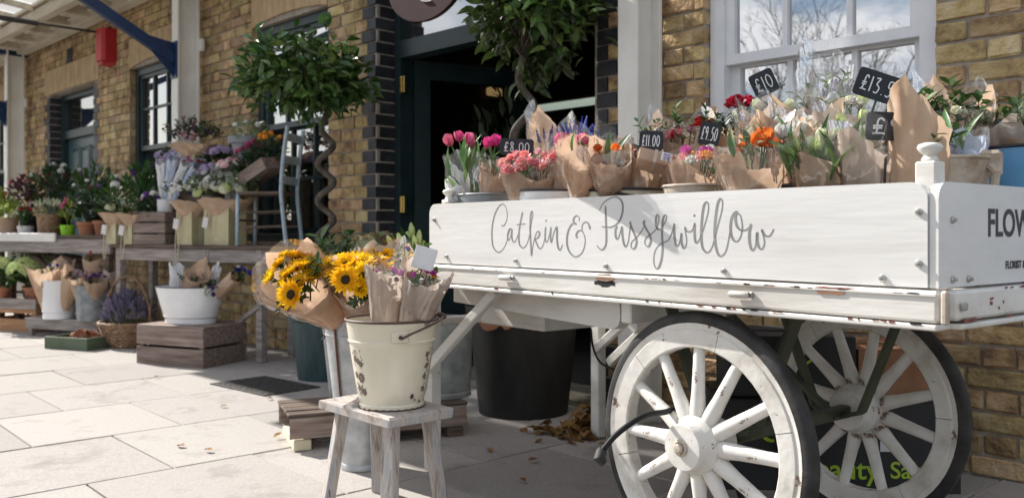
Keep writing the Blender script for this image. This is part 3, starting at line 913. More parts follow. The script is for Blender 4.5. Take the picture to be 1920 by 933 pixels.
patch(fb, rough_poly(x0, x1, z0_, z1_, j=.15, seed=5), -.0128, M_['bare_wood'], 'bare_patch', .0035)
patch(fb, rough_poly(x0 - .02, x1 + .04, z1_ - .003, z1_ + .004, j=.6, seed=6), -.0122, M_['chip_red'], 'paint_chip', .0048)
rg = random.Random(11)
for k in range(46):
    u = rg.uniform(1180, 1730) if k % 3 else rg.uniform(860, 1730)
    lowb = k % 2
    x = cart_t(u, 0)
    zc = (ZB - .008) if not lowb else ZU - .001
    dx = rg.uniform(.002, .014); dz = rg.uniform(.0008, .003)
    patch(fb, rough_poly(x - dx, x + dx, zc - dz, zc + dz, n=10, j=.6, seed=k), -.0162 if not lowb else -.0166, M_['chip_red' if rg.random() < .55 else 'dark_void'], 'paint_chip', .0014)
# worn iron at the near corner
m = MB(); m.box((TR + .034, -.010, (ZU + ZB) / 2), (.014, .014, ZB - ZU), ch=.004); m.build('corner_iron', M_['rusty'], cart)
for k in range(12):
    w = rg.uniform(.04, .4) ; zc = rg.choice((ZB - .004, ZU + .004, (ZU + ZB) / 2 + rg.uniform(-.02, .02)))
    dw = rg.uniform(.003, .02); dz = rg.uniform(.0015, .006)
    m = MB(); m.prism([(a_, b_) for a_, b_ in rough_poly(w - dw, w + dw, zc - dz, zc + dz, n=10, j=.6, seed=50 + k)], TR + .036, TR + .0382, axis=0)
    m.build('paint_chip', M_['chip_red'], eb)
# under-frame: curved bolster board, drawer box, legs, braces
bx0 = cart_t(905, .10); bx1 = cart_t(1168, .10)
poly = [(TL + .05, ZU - .012), (bx1, ZU - .012)] + [(bx1 - .02 + .03 * math.cos(a) - .01, ZU - .075 + .05 * math.sin(a)) for a in (0.6, .1, -.3, -.7)] + [(bx1 - .05, ZU - .118), (TL + .05, ZU - .085)]
poly = [(TL + .03, ZU - .012), (bx1, ZU - .012), (bx1 + .004, ZU - .07), (bx1 - .006, ZU - .09), (bx1 - .028, ZU - .102), (TL + .03, ZU - .072)]
m = MB(); m.prism(poly, .085, .125, axis=1); m.build('bolster', M_['cart_white'], cart)
m = MB(); m.prism(poly, CWD - .125, CWD - .085, axis=1); m.build('bolster', M_['cart_white'], cart)
m = MB(); m.box((-.967, .475, .607), (.366, .55, .146), ch=.004); m.build('under_box', M_['cart_white'], cart)
m = MB(); m.box((bx1 + .06, CWD / 2, ZU - .045), (.04, CWD - .1, .06), ch=.004); m.build('cross_bearer', M_['cart_white'], cart)
for wy in (.03, CWD - .04):
    lx = -1.212
    m = MB(); m.box((lx, wy, (ZU) / 2), (.05, .045, ZU - .012), ch=.004); m.build('leg', M_['cart_white'], cart)
    m = MB(); m.bar((lx + .38, wy + .004, ZU - .015), (lx + .01, wy - .034, .37), .03, .034, ch=.004); m.build('leg_brace', M_['cart_white'], cart)
m = MB(); m.bar((-1.212, .06, .545), (-1.212, .30, .545), .03, .03, ch=.004); m.build('leg_rail', M_['cart_white'], cart)
m = MB(); m.bar((TL + .50, CWD - .06, ZU - .02), (TL + .06, CWD - .06, .33), .03, .036, ch=.004); m.build('leg_brace', M_['cart_white'], cart)

# wheels: local y is the axle
WR = .335
def make_wheel(name, t, w, rot0, out):
    root = thing(name, None, None, (t, w, WR), 0); root.parent = cart
    def ring(prof, nm, mt, n=64, sm=40):
        m = MB(); Mx = Matrix.Rotation(R(90), 4, 'X'); m.lathe(prof + [prof[0]], n, M=Mx); return m.build(nm, mt, root, smooth=sm)
    ring([(.303, -.018), (.322, -.020), (.331, -.014), (WR, -.005), (WR, .005), (.331, .014), (.322, .020), (.303, .018)], 'tyre', M_['rubber'])
    ring([(.288, -.0155), (.306, -.0195), (.3075, 0), (.306, .0195), (.288, .0155)], 'rim_band', M_['wheel_white'])
    # felloes: six wooden segments
    for k in range(6):
        m = MB(); n = 8; vs = []; fs = []
        for i in range(n + 1):
            a = rot0 + 2 * PI * (k + (i / n) * .993 + .0035) / 6
            for (r, y) in ((.243, -.016), (.247, -.020), (.288, -.020), (.291, -.016), (.291, .016), (.288, .020), (.247, .020), (.243, .016)):
                vs.append((r * math.cos(a), y, r * math.sin(a)))
        for i in range(n):
            for j in range(8): fs.append((i * 8 + j, i * 8 + (j + 1) % 8, (i + 1) * 8 + (j + 1) % 8, (i + 1) * 8 + j))
        fs += [tuple(range(8)), tuple(n * 8 + j for j in range(8))]
        m.add(vs, fs); m.build('felloe', M_['wheel_white'], root)
    sp = MB()
    path = [Vector((r, -out * .012 * (1 - (r - .06) / .19), 0)) for r in (.055, .09, .13, .2, .25)]
    sp.tube(path, [.019, .0195, .0165, .0145, .014], 10, flat=1.15)
    sm_ = sp.mesh('spoke', M_['wheel_white'], smooth=60)
    for k in range(12):
        inst('spoke', sm_, root, Matrix.Rotation(-(rot0 + 2 * PI * (k + .5) / 12), 4, 'Y'))
    Mx = Matrix.Rotation(R(90), 4, 'X')
    m = MB(); m.lathe([(.03, -.075), (.056, -.073), (.059, -.068), (.060, -.045), (.063, -.040), (.071, -.034), (.074, -.029), (.074, .029), (.071, .034), (.063, .040), (.060, .045), (.059, .068), (.056, .073), (.03, .075)], 40, M=Mx, capb=True, capt=True)
    hb = m.build('hub', M_['wheel_white'], root, smooth=30)
    m = MB(); Mo = Matrix.Rotation(R(90) , 4, 'X') if out > 0 else Matrix.Rotation(R(-90), 4, 'X')
    m.lathe([(.021, .074), (.021, .080), (.016, .083), (.0155, .078), (.0005, .078)], 24, M=Mo); m.build('hub_ring', M_['rusty'], root, smooth=30)
    m = MB(); m.lathe([(.012, .076), (.012, .088), (.009, .091), (.0005, .092)], 18, M=Mo); m.build('axle_nut', M_['rusty'], root, smooth=30)
    for k in range(3):
        a = .7 + k * 2.1
        m = MB(); m.prism(rough_poly(.036 * math.cos(a) - .008, .036 * math.cos(a) + .008, .036 * math.sin(a) - .006, .036 * math.sin(a) + .006, n=12, j=.6, seed=80 + k), -.0742, -.0735, axis=1); m.build('paint_chip', M_['chip_red'], root)
    return root
AX_T = .030
make_wheel('wheel', AX_T, .035, .28, 1)
make_wheel('wheel', AX_T, .035 + .735, .05, -1)
m = MB(); m.bar((AX_T, .10, WR), (AX_T, .70, WR), .035, .035, ch=.004); m.build('axle', M_['olive_iron'], cart)
for wy in (.15, .655):
    m = MB()
    for sx in (-1, 1):
        path = [(AX_T + sx * .21, ZU - .01), (AX_T + sx * .075, WR + .012), (AX_T, WR - .012)]
        for a_, b_ in zip(path[:-1], path[1:]): m.bar((a_[0], wy, a_[1]), (b_[0], wy, b_[1]), .042, .012, up=(0, 1, 0) if False else (0, 0, 1), ch=.002)
    m.build('axle_bracket', M_['olive_iron'], cart)
    m = MB(); m.box((AX_T, wy, ZU - .014), (.52, .05, .02), ch=.003); m.build('spring_pad', M_['cart_white'], cart)
m = MB(); m.bar((AX_T + .02, .62, WR - .01), (AX_T - .45, .62, ZU - .03), .03, .012); m.build('stay_iron', M_['olive_iron'], cart)

# script lettering, painted on: flat ribbons just proud of the panel
def ribbon(mb, pts, wmin, wmax, y, slant=True, yaxis=True):
    n = len(pts)
    L_, R_ = [], []
    for i in range(n):
        a = pts[max(i - 1, 0)]; b = pts[min(i + 1, n - 1)]
        dx, dz = b[0] - a[0], b[1] - a[1]
        l = math.hypot(dx, dz) or 1e-6
        dx /= l; dz /= l
        f = max(0.0, -dz) ** 1.3 if slant else 1.0
        w = (wmin + (wmax - wmin) * f) / 2
        if slant: w *= min(1, .55 + i * .2, .55 + (n - 1 - i) * .2)
        L_.append((pts[i][0] - dz * w, pts[i][1] + dx * w)); R_.append((pts[i][0] + dz * w, pts[i][1] - dx * w))
    # smooth widths a little
    vs = [(p[0], y, p[1]) for p in L_] + [(p[0], y, p[1]) for p in R_]
    fs = [(i, i + 1, n + i + 1, n + i) for i in range(n - 1)]
    mb.add(vs, fs)
Z7 = [
 [(232,368),(265,362),(290,310),(298,240),(280,160),(250,132),(205,160),(160,250),(135,370),(130,480),(140,580),(170,638),(210,655),(250,625),(285,560),(305,480),(330,405),(345,402)],
 [(350,405),(325,402),(306,450),(302,505),(315,525),(335,480),(350,410),(346,470),(355,525),(375,545),(400,510),(425,440)],
 [(466,218),(442,330),(426,450),(430,560),(465,610),(505,580),(535,500),(550,420)], [(400,357),(450,350),(500,348)],
 [(550,420),(562,330),(578,245),(568,210),(553,260),(548,400),(555,560),(565,692),(577,600),(592,520),(620,440),(642,430),(652,460),(630,500),(605,512),(620,560),(650,615),(680,600),(700,540),(718,430)],
 [(718,378),(712,470),(715,530),(735,540),(758,470),(772,385)], [(718,305),(727,318)],
 [(776,380),(770,480),(782,548),(805,450),(835,382),(842,420),(842,520),(856,610),(880,630),(902,570)],
 [(1080,315),(1086,282),(1058,258),(1028,282),(1024,322),(1055,352)],
 [(1055,350),(1010,348),(970,410),(950,510),(960,610),(1000,680),(1050,705),(1110,668),(1145,580),(1146,490),(1115,425),(1075,425),(1052,468),(1065,502)],
 [(1118,430),(1116,365),(1150,328),(1185,345),(1205,408)],
 [(1372,150),(1376,300),(1381,450),(1378,560),(1355,615),(1325,630),(1295,605),(1278,580)],
 [(1305,200),(1350,120),(1420,70),(1490,56),(1545,92),(1562,170),(1545,270),(1500,345),(1440,380),(1385,383),(1330,376)],
 [(1500,372),(1480,420),(1485,490),(1505,512),(1530,450),(1550,378),(1556,460),(1572,560),(1595,595),(1620,540),(1636,430),(1650,322)]]
Z8 = [
 [(16,322),(12,345),(32,405),(65,480),(80,540),(66,600),(40,620),(18,590),(30,540),(75,500),(150,400),(172,312)],
 [(172,308),(158,340),(190,410),(225,470),(236,530),(215,588),(190,590),(168,550),(185,500),(230,465),(292,405),(318,330),(325,270),(309,245),(292,285),(294,370),(325,412),(360,380)],
 [(360,380),(400,310),(406,262),(386,255),(366,310),(358,450),(365,600),(350,740),(320,825),(292,830),(268,770),(276,660),(320,582),(380,550),(430,520),(470,430),(490,345)],
 [(490,342),(490,450),(505,560),(525,590),(550,550),(568,450),(570,540),(585,600),(605,610),(626,540),(612,430),(605,385),(630,427),(680,425),(713,350)],
 [(715,335),(712,440),(720,530),(740,555),(768,510),(810,400),(858,230),(865,140),(845,108),(815,150),(795,280),(786,450),(796,590),(830,650),(865,655),(900,610),(935,500)],
 [(935,500),(965,370),(1008,210),(1018,105),(995,72),(965,130),(942,280),(932,440),(946,600),(980,690),(1020,690),(1060,630),(1088,500),(1105,400)],
 [(1190,212),(1150,225),(1115,300),(1106,420),(1130,510),(1170,540),(1210,500),(1235,390),(1216,262),(1185,236),(1160,270),(1172,360),(1210,410),(1260,418),(1308,390),(1330,350)],
 [(1332,345),(1312,440),(1316,560),(1345,635),(1378,590),(1396,440),(1397,520),(1415,600),(1450,620),(1476,560),(1466,480),(1446,412),(1480,470),(1530,480),(1560,440),(1580,402)], [(705,248),(716,264)]]
lt_ = MB()
for strokes, ox in ((Z7, 900), (Z8, 1180)):
    for st in strokes:
        pts = [side_xz(ox + x / 5.83, 360 + y / 5.83) for (x, y) in st]
        sp_ = catmull([(p[0], p[1], 0) for p in pts], 8)
        big = ox == 1180
        if len(st) == 2: ribbon(lt_, [(p.x, p.y) for p in sp_], .007, .007, -.0004, slant=False)
        else: ribbon(lt_, [(p.x, p.y) for p in sp_], .0034, .0074, -.0004 - .00002 * (len(lt_.f) % 7))
lt_.build('script_lettering', M_['lettering'], side, fix=False)
def text_mesh(body, size, mt, name, parent, M, bold=0.0, xs=1.0):
    cu = bpy.data.curves.new('t', 'FONT'); cu.body = body; cu.size = size; cu.offset = bold; cu.extrude = 0.0004
    ob = bpy.data.objects.new('t', cu); COL.objects.link(ob)
    bpy.context.view_layer.update()
    me = bpy.data.meshes.new_from_object(ob.evaluated_get(bpy.context.evaluated_depsgraph_get()))
    bpy.data.objects.remove(ob)
    for v_ in me.vertices: v_.co.x *= xs
    me.materials.clear(); me.materials.append(mt)
    return inst(name, me, parent, M)
Mend = lambda w, zz: Matrix(((0, 0, 1, TR + .0148), (1, 0, 0, w), (0, 1, 0, zz), (0, 0, 0, 1)))
w, zz = end_wz(1838, 442); text_mesh('FLOWERS', .082, M_['dark_letter'], 'lettering', endp, Mend(w, zz), .0016, .92)
w, zz = end_wz(1872, 503); text_mesh('FLORIST &', .0235, M_['dark_letter'], 'lettering', endp, Mend(w, zz), .0006, .92)
# ================================================================== FLOWERS, PAPER, POTS: kinds
def leaf_shape(mb, L, wd, fold=.25, curl=.25, M=None, n=4, pw=1.0, mi=0):
    """pointed leaf from the origin along +x, midrib folded, tip curling down"""
    vs = []; fs = []
    for i in range(n + 1):
        t = i / n
        w = wd * math.sin(PI * min(1, t ** pw * .96 + .03)) / 2
        x = L * t; zc = -curl * L * t * t
        vs += [Vector((x, -w, zc + fold * w)), Vector((x, 0, zc)), Vector((x, w, zc + fold * w))]
    for i in range(n):
        a = i * 3
        fs += [(a, a + 3, a + 4, a + 1), (a + 1, a + 4, a + 5, a + 2)]
    if M is not None: vs = [M @ p for p in vs]
    mb.add(vs, fs, mi)
def petal(mb, L, wd, cup, lean, az, r0=0.0, z0=0.0, n=4, tip=.6, mi=0, twist=0.0):
    """petal rising from the axis: lean = angle from vertical at base, cup = how it bends back in"""
    vs = []; fs = []
    ca, sa = math.cos(az), math.sin(az)
    x, z = r0, z0; ang = lean
    for i in range(n + 1):
        t = i / n
        w = wd / 2 * (math.sin(PI * (t * .80 + .12)) ** .8 if i < n else tip * .35)
        for k in (-1, 0, 1):
            lx = x - (abs(k) * w * .30); ly = k * w
            vs.append(Vector((lx * ca - ly * sa, lx * sa + ly * ca, z)))
        x += math.sin(ang) * L / n; z += math.cos(ang) * L / n; ang -= cup / n
    for i in range(n):
        for k in range(2):
            a = i * 3 + k
            fs.append((a, a + 3, a + 4, a + 1))
    mb.add(vs, fs, mi)
KIT = {}
def kit(key, fn):
    if key not in KIT: KIT[key] = fn()
    return KIT[key]
def tulip(mt, op=.25):
    def f():
        m = MB()
        for k in range(3): petal(m, .050, .034, 1.5, .75 + op * .5, k * 2.094 + .5, .002)
        for k in range(3): petal(m, .048, .032, 1.45, .62 + op * .4, k * 2.094 + 1.55, .001)
        m.tube([(0, 0, -.10), (0, .002, -.05), (0, 0, .003)], .0028, 6, mi=1)
        return m.mesh('tulip', [M_[mt], M_['leaf_tulip']], smooth=True, fix=False)
    return kit(('tulip', mt, op), f)
def tuft(mt, size=.03, n=16, name='flower', core=None):
    """many-petalled head: ranunculus, carnation, double tulip, rose"""
    def f():
        m = MB(); rg = random.Random(n)
        for ring_, (cnt, le, cu, L_) in enumerate(((5, .15, .5, .8), (6, .55, 1.0, .95), (7, 1.0, 1.1, 1.0), (n - 10, 1.35, .9, .95))):
            for k in range(cnt): petal(m, size * L_, size * .85, cu, le, 2 * PI * (k + .3 * ring_) / cnt + rg.uniform(-.2, .2), size * .05, size * (.25 - .07 * ring_), n=3, tip=1.6)
        m.tube([(0, 0, -size * 2.5), (0, 0, size * .1)], size * .07, 5, mi=1)
        if core: m.lathe([(.0005, size * .62), (size * .2, size * .55), (size * .26, size * .3)], 8, mi=2)
        return m.mesh(name, [M_[mt], M_['leaf']] + ([M_[core]] if core else []), smooth=True, fix=False)
    return kit(('tuft', mt, size, n, name, core), f)
def daisy(mt, size=.03, n=14, core='seed', name='daisy', rows=2, cr_=.32):
    def f():
        m = MB(); rg = random.Random(5)
        for r_ in range(rows):
            for k in range(n): petal(m, size * (1 - .12 * r_) * rg.uniform(.9, 1.08), size * .34, .35 + rg.uniform(-.25, .25), 1.35 - .3 * r_ + rg.uniform(-.15, .15), 2 * PI * (k + .5 * r_) / n + rg.uniform(-.08, .08), size * cr_ * .8, -.002 * r_, n=3, tip=.5)
        m.lathe([(size * cr_ * 1.1, -.004), (size * cr_, size * .08), (size * cr_ * .6, size * .13), (.0005, size * .11)], 14, mi=1)
        m.tube([(0, 0, -size * 2.2), (0, 0, -.002)], size * .07, 6, mi=2)
        for k in range(8): petal(m, size * .45, size * .18, .5, 1.7, k * .785, size * .1, -size * .1, n=2, tip=.3, mi=2)
        return m.mesh(name, [M_[mt], M_[core], M_['leaf']], smooth=True, fix=False)
    return kit(('daisy', mt, size, n, name), f)
def cluster(mt, size=.06, n=60, name='bloom', dome=.7, ps=.010):
    def f():
        m = MB(); rg = random.Random(n)
        for k in range(n):
            a = k * 2.39996; h = 1 - (k + .5) / n * (1 + dome * .3)
            r_ = math.sqrt(max(0, 1 - h * h))
            nrm = Vector((r_ * math.cos(a), r_ * math.sin(a), h * dome)).normalized()
            p = Vector((r_ * math.cos(a), r_ * math.sin(a), h * dome)) * size * rg.uniform(.9, 1.05)
            q = nrm.to_track_quat('Z', 'Y').to_matrix()
            sp = rg.uniform(0, 1.5)
            for j in range(4):
                aa = sp + j * PI / 2
                d = Vector((math.cos(aa), math.sin(aa), 0)); e = Vector((-math.sin(aa), math.cos(aa), 0))
                m.add([p, p + q @ (d * ps * .6 + e * ps * .5 + Vector((0, 0, .002))), p + q @ (d * ps * 1.2 + Vector((0, 0, .001))), p + q @ (d * ps * .6 - e * ps * .5 + Vector((0, 0, .002)))], [(0, 1, 2, 3)])
        m.tube([(0, 0, -size * 2), (0, 0, size * .3)], size * .05, 5, mi=1)
        return m.mesh(name, [M_[mt], M_['leaf']], smooth=False, fix=False)
    return kit(('cluster', mt, size, n, name, dome), f)
def spike(mt, L=.07, n=22, name='flower_spike', bs=.006):
    def f():
        m = MB(); rg = random.Random(n)
        for k in range(n):
            t = k / n; a = k * 2.4; r_ = bs * (1.25 - t)
            c = Vector((r_ * math.cos(a), r_ * math.sin(a), L * t))
            s_ = bs * (1.1 - .5 * t)
            m.add([c + Vector((s_, 0, 0)), c + Vector((-s_, 0, 0)), c + Vector((0, s_, 0)), c + Vector((0, -s_, 0)), c + Vector((0, 0, s_)), c + Vector((0, 0, -s_))],
                  [(0, 2, 4), (2, 1, 4), (1, 3, 4), (3, 0, 4), (2, 0, 5), (1, 2, 5), (3, 1, 5), (0, 3, 5)])
        m.tube([(0, 0, -L * 1.6), (0, 0, L)], .0012, 4, mi=1)
        return m.mesh(name, [M_[mt], M_['leaf_pale']], fix=False)
    return kit(('spike', mt, L, n, name), f)
def sprig(mt, L=.12, n=10, ll=.035, lw=.016, name='leaf_sprig', seed=0):
    def f():
        m = MB(); rg = random.Random(seed + n)
        pts = [Vector((.012 * math.sin(3 * t), .01 * math.cos(2 * t) - .01, L * t)) for t in [i / 5 for i in range(6)]]
        m.tube(pts, [.002, .0018, .0016, .0014, .001, .0006], 4)
        for k in range(n):
            t = .15 + .85 * k / n
            Mx = Matrix.Translation((.012 * math.sin(3 * t), .01 * math.cos(2 * t) - .01, L * t)) @ Matrix.Rotation(k * 2.4 + rg.uniform(-.4, .4), 4, 'Z') @ Matrix.Rotation(-R(rg.uniform(15, 60)), 4, 'Y')
            leaf_shape(m, ll * rg.uniform(.7, 1.15), lw * rg.uniform(.8, 1.2), curl=rg.uniform(0, .35), M=Mx, n=3)
        return m.mesh(name, M_[mt], smooth=True, fix=False)
    return kit(('sprig', mt, L, n, ll, name, seed), f)
def blade(mt, L=.16, wd=.028, name='leaf', curl=.35):
    def f():
        m = MB(); leaf_shape(m, L, wd, fold=.45, curl=curl, M=Matrix.Rotation(R(-84), 4, 'Y'), n=6, pw=.8)
        return m.mesh(name, M_[mt], smooth=True, fix=False)
    return kit(('blade', mt, L, wd, name, curl), f)
def bud(mt, L=.075, name='lily_bud'):
    def f():
        m = MB(); m.lathe([(.003, 0), (.009, L * .15), (.013, L * .45), (.012, L * .7), (.006, L * .92), (.0008, L)], 8, fn=lambda p, a: Vector((p.x * (1 + .12 * math.cos(3 * a)), p.y * (1 + .12 * math.cos(3 * a)), p.z)))
        m.tube([(0, 0, -L), (0, 0, .004)], .003, 5)
        return m.mesh(name, M_[mt], smooth=True, fix=False)
    return kit(('bud', mt, L, name), f)

def aim(loc, d, spin=0.0, sc=1.0):
    q = Vector(d).normalized().to_track_quat('Z', 'Y') @ Quaternion((0, 0, 1), spin)
    return Matrix.LocRotScale(Vector(loc), q, Vector((sc, sc, sc)))

def cone_sheet(H, r0, r1, peaks, wr=.05, seed=1, seg=64, rows=11, p=1.0, flare=0.0, a0=0.0, span=1.06, rough=.008, low=None):
    """sheet of paper rolled into a cone; peaks = [(angle, extra height, half width)]"""
    m = MB(); rg = random.Random(seed)
    ph = [rg.uniform(0, 6.28) for _ in range(6)]
    n1, n2, n3 = rg.choice((3, 4)), rg.choice((5, 6, 7)), rg.choice((9, 11))
    def fn(i, j):
        th = a0 + 2 * PI * span * i
        e = 1.0
        for (pa, ph_, pw) in peaks:
            d = abs((th - pa + PI) % (2 * PI) - PI)
            e += ph_ * max(0, 1 - d / pw)
        h = j * e
        r = r0 + (r1 - r0) * (h ** p) + flare * max(0, h - .75) ** 2
        w = 1 + wr * h * (math.sin(n1 * th + ph[0]) * .7 + .6 * math.sin(n2 * th + ph[1] + 2 * h) + .35 * math.sin(n3 * th + ph[2] - 3 * h))
        r = r * w - (.003 * i if span > 1 else 0)
        q = Vector((th * 2, h * 6, seed))
        return Vector((r * math.cos(th), r * math.sin(th), H * h)) + noise.noise_vector(q * 1.3) * rough * (.3 + h) + noise.noise_vector(q * 3.1) * rough * .4 + Vector((math.cos(th), math.sin(th), 0)) * rough * (.7 * abs(noise.noise(q * 1.9 + Vector((7, 3, 1)))) + .5 * abs(noise.noise(Vector((th * 5 + h * 4, h * 9 - th * 2, seed))))) * -.7
    m.grid(fn, seg, rows)
    return m

def bouquet(label, base, top, r1, paper='kraft', heads=(), greens=(), group=None, cello=True, peaks=None, seed=1, r0=.035, spread=.85, zfrac=(.82, 1.02), name='bouquet',
            cello_h=1.06, face=None, sheet=True, p=1.0, wr=.05, sticker=None, flare=0.0, tilt=.7, twine=False, dip=.13):
    rg = random.Random(seed * 13 + 5)
    base = Vector(base); top = Vector(top)
    ax = (top - base); H = ax.length
    q = ax.normalized().to_track_quat('Z', 'Y')
    root = thing(name, label, 'bouquet', base, q, group)
    # direction of the camera side in local axes
    back = (q.inverted() @ Vector((0, 1, .0)))
    ab = math.atan2(back.y, back.x)
    if peaks is None: peaks = [(0.3, .20, 1.1), (2.6, .14, .9), (-1.2, .10, .9)]
    pk = [(ab + a, h, w) for (a, h, w) in peaks] + [(ab + PI, -dip, 1.7)]
    if sheet:
        cone_sheet(H, r0, r1, pk, wr, seed, p=p, a0=ab + 1.9, flare=flare).build('paper_wrap', M_[paper], root, smooth=36, fix=False)
    if cello:
        pc = [(ab + a + .35, h * .8 + .03, max(w, .95)) for (a, h, w) in peaks]
        cone_sheet(H * cello_h, r0 * 1.12, r1 * 1.10, pc, wr * 1.4, seed + 77, p=p, a0=ab + 1.5, rough=.009, flare=flare).build('cellophane', M_['cellophane'], root, smooth=40, fix=False)
    for (me, n, sc, zf, sp) in heads:
        for k in range(n):
            a = k * 2.39996 + rg.uniform(-.3, .3)
            rr = r1 * sp * math.sqrt((k + .5) / n)
            loc = Vector((rr * math.cos(a), rr * math.sin(a), H * (rg.uniform(*zf) + .06 * (1 - rr / r1))))
            d = Vector((loc.x, loc.y, 0)) * tilt / max(r1, .01) + Vector((0, 0, 1))
            if face is not None: d = d.normalized() + (q.inverted() @ Vector(face)) * 1.1
            inst(me.name.split('.')[0], me, root, aim(loc, d, rg.uniform(0, 6), sc * rg.uniform(.85, 1.12)))
    for (me, n, sc, zf, sp) in greens:
        for k in range(n):
            a = rg.uniform(0, 2 * PI); rr = r1 * sp * math.sqrt(rg.random())
            loc = Vector((rr * math.cos(a) * .8, rr * math.sin(a) * .8, H * rg.uniform(*zf)))
            d = Vector((loc.x, loc.y, 0)) * tilt / max(r1, .01) + Vector((rg.uniform(-.2, .2), rg.uniform(-.2, .2), 1))
            inst(me.name.split('.')[0], me, root, aim(loc, d, rg.uniform(0, 6), sc * rg.uniform(.8, 1.2)))
    if twine:
        m = MB(); zz = H * .28; rr = (r0 + (r1 - r0) * .28 ** p) * 1.06
        m.tube([(rr * math.cos(t * PI / 8), rr * math.sin(t * PI / 8), zz + .004 * math.sin(t)) for t in range(17)], .0025, 5); m.build('twine', M_['string'], root)
    return root

def lathe_wall(prof, th=.003):
    """outer profile up, inner profile down"""
    return list(prof) + [(max(r - th, .001), z) for (r, z) in reversed(prof)]
def bucket(name, label, loc, rt, rb, h, body, rim=None, cat='bucket', group=None, handle=None, rot=0.0, sx=1.0, sy=1.0, bands=(), foot=None, ears=None, n=40, parent=None, bow=0.0):
    o = thing(name, label, cat, loc, rot, group)
    pr = [(.001, .004), (rb * .97, .004), (rb, .0)]
    if foot: pr += [(rb * 1.03, .002), (rb * 1.03, foot), (rb * .99, foot + .004)]
    steps = 10
    for i in range(1, steps + 1):
        t = i / steps; z = max(h * t, (foot or 0) + .006)
        r = rb + (rt - rb) * t + bow * math.sin(PI * t)
        for (bz, bh) in bands:
            if abs(t - bz) < .5 / steps: pr += [(r - .001, z - .006), (r + bh, z - .002), (r + bh, z + .002), (r - .001, z + .006)]
        pr.append((r, z))
    m = MB(); m.lathe(lathe_wall(pr, .004), n, sx, sy); m.build('body', body, o, smooth=38)
    if rim is not None:
        m = MB(); m.tube([(rt * math.cos(2 * PI * k / n) * sx, rt * math.sin(2 * PI * k / n) * sy, h) for k in range(n + 1)], .004, 8, cap=False); m.build('rim', rim, o, smooth=True)
    if handle:
        hm, drop, hrot = handle
        for sg in (-1, 1):
            e = MB(); c = Vector((math.cos(hrot) * rt * sx * 1.01 * sg, math.sin(hrot) * rt * sy * 1.01 * sg, h - .028))
            Mx = Matrix.Translation(c) @ Matrix.Rotation(hrot, 4, 'Z')
            e.box((0, 0, 0), (.008, .05, .036), Mx, ch=.003); e.build('handle_ear', body if ears is None else ears, o)
        m = MB(); pts = []
        for k in range(17):
            a = PI * k / 16
            l = Vector((math.cos(hrot) * rt * sx * 1.03 * math.cos(a), math.sin(hrot) * rt * sy * 1.03 * math.cos(a), 0))
            side_ = Vector((-math.sin(hrot), math.cos(hrot), 0)) * math.sin(a) * rt * math.cos(drop) * sy * 1.04
            pts.append(l + side_ + Vector((0, 0, h - .026 + math.sin(a) * rt * math.sin(drop))))
        m.tube(pts, .0035, 7); m.build('handle', hm, o, smooth=True)
    return o
def crate(name, label, loc, rot, L, Wd, H, slats, wood, group=None, cat='crate', gap=.012, floor=True, posts=.03, th=.014, tilt=None):
    o = thing(name, label, cat, loc, rot if tilt is None else tilt, group)
    sh = (H - gap * (slats - 1)) / slats
    for k in range(slats):
        z = sh / 2 + k * (sh + gap)
        for sg in (-1, 1):
            m = MB(); m.box((0, sg * (Wd / 2 - th / 2), z), (L, th, sh), ch=.003, jit=.0012); m.build('slat', wood, o)
            m = MB(); m.box((0, 0, 0), (Wd - 2 * th - .002, th, sh), Matrix.Translation((sg * (L / 2 - th / 2), 0, z)) @ Matrix.Rotation(R(90), 4, 'Z'), ch=.003, jit=.0012); m.build('slat', wood, o)
    for sx in (-1, 1):
        for sy in (-1, 1):
            m = MB(); m.box((sx * (L / 2 - th - posts / 2 - .001), sy * (Wd / 2 - th - posts / 2 - .001), H / 2), (posts, posts, H - .004)); m.build('corner_post', wood, o)
    if floor:
        n = 4
        for k in range(n):
            m = MB(); m.box((0, -Wd / 2 + th + (k + .5) * (Wd - 2 * th) / n, .008), (L - 2 * th - .002, (Wd - 2 * th) / n - .008, .010)); m.build('floor_slat', wood, o)
    return o
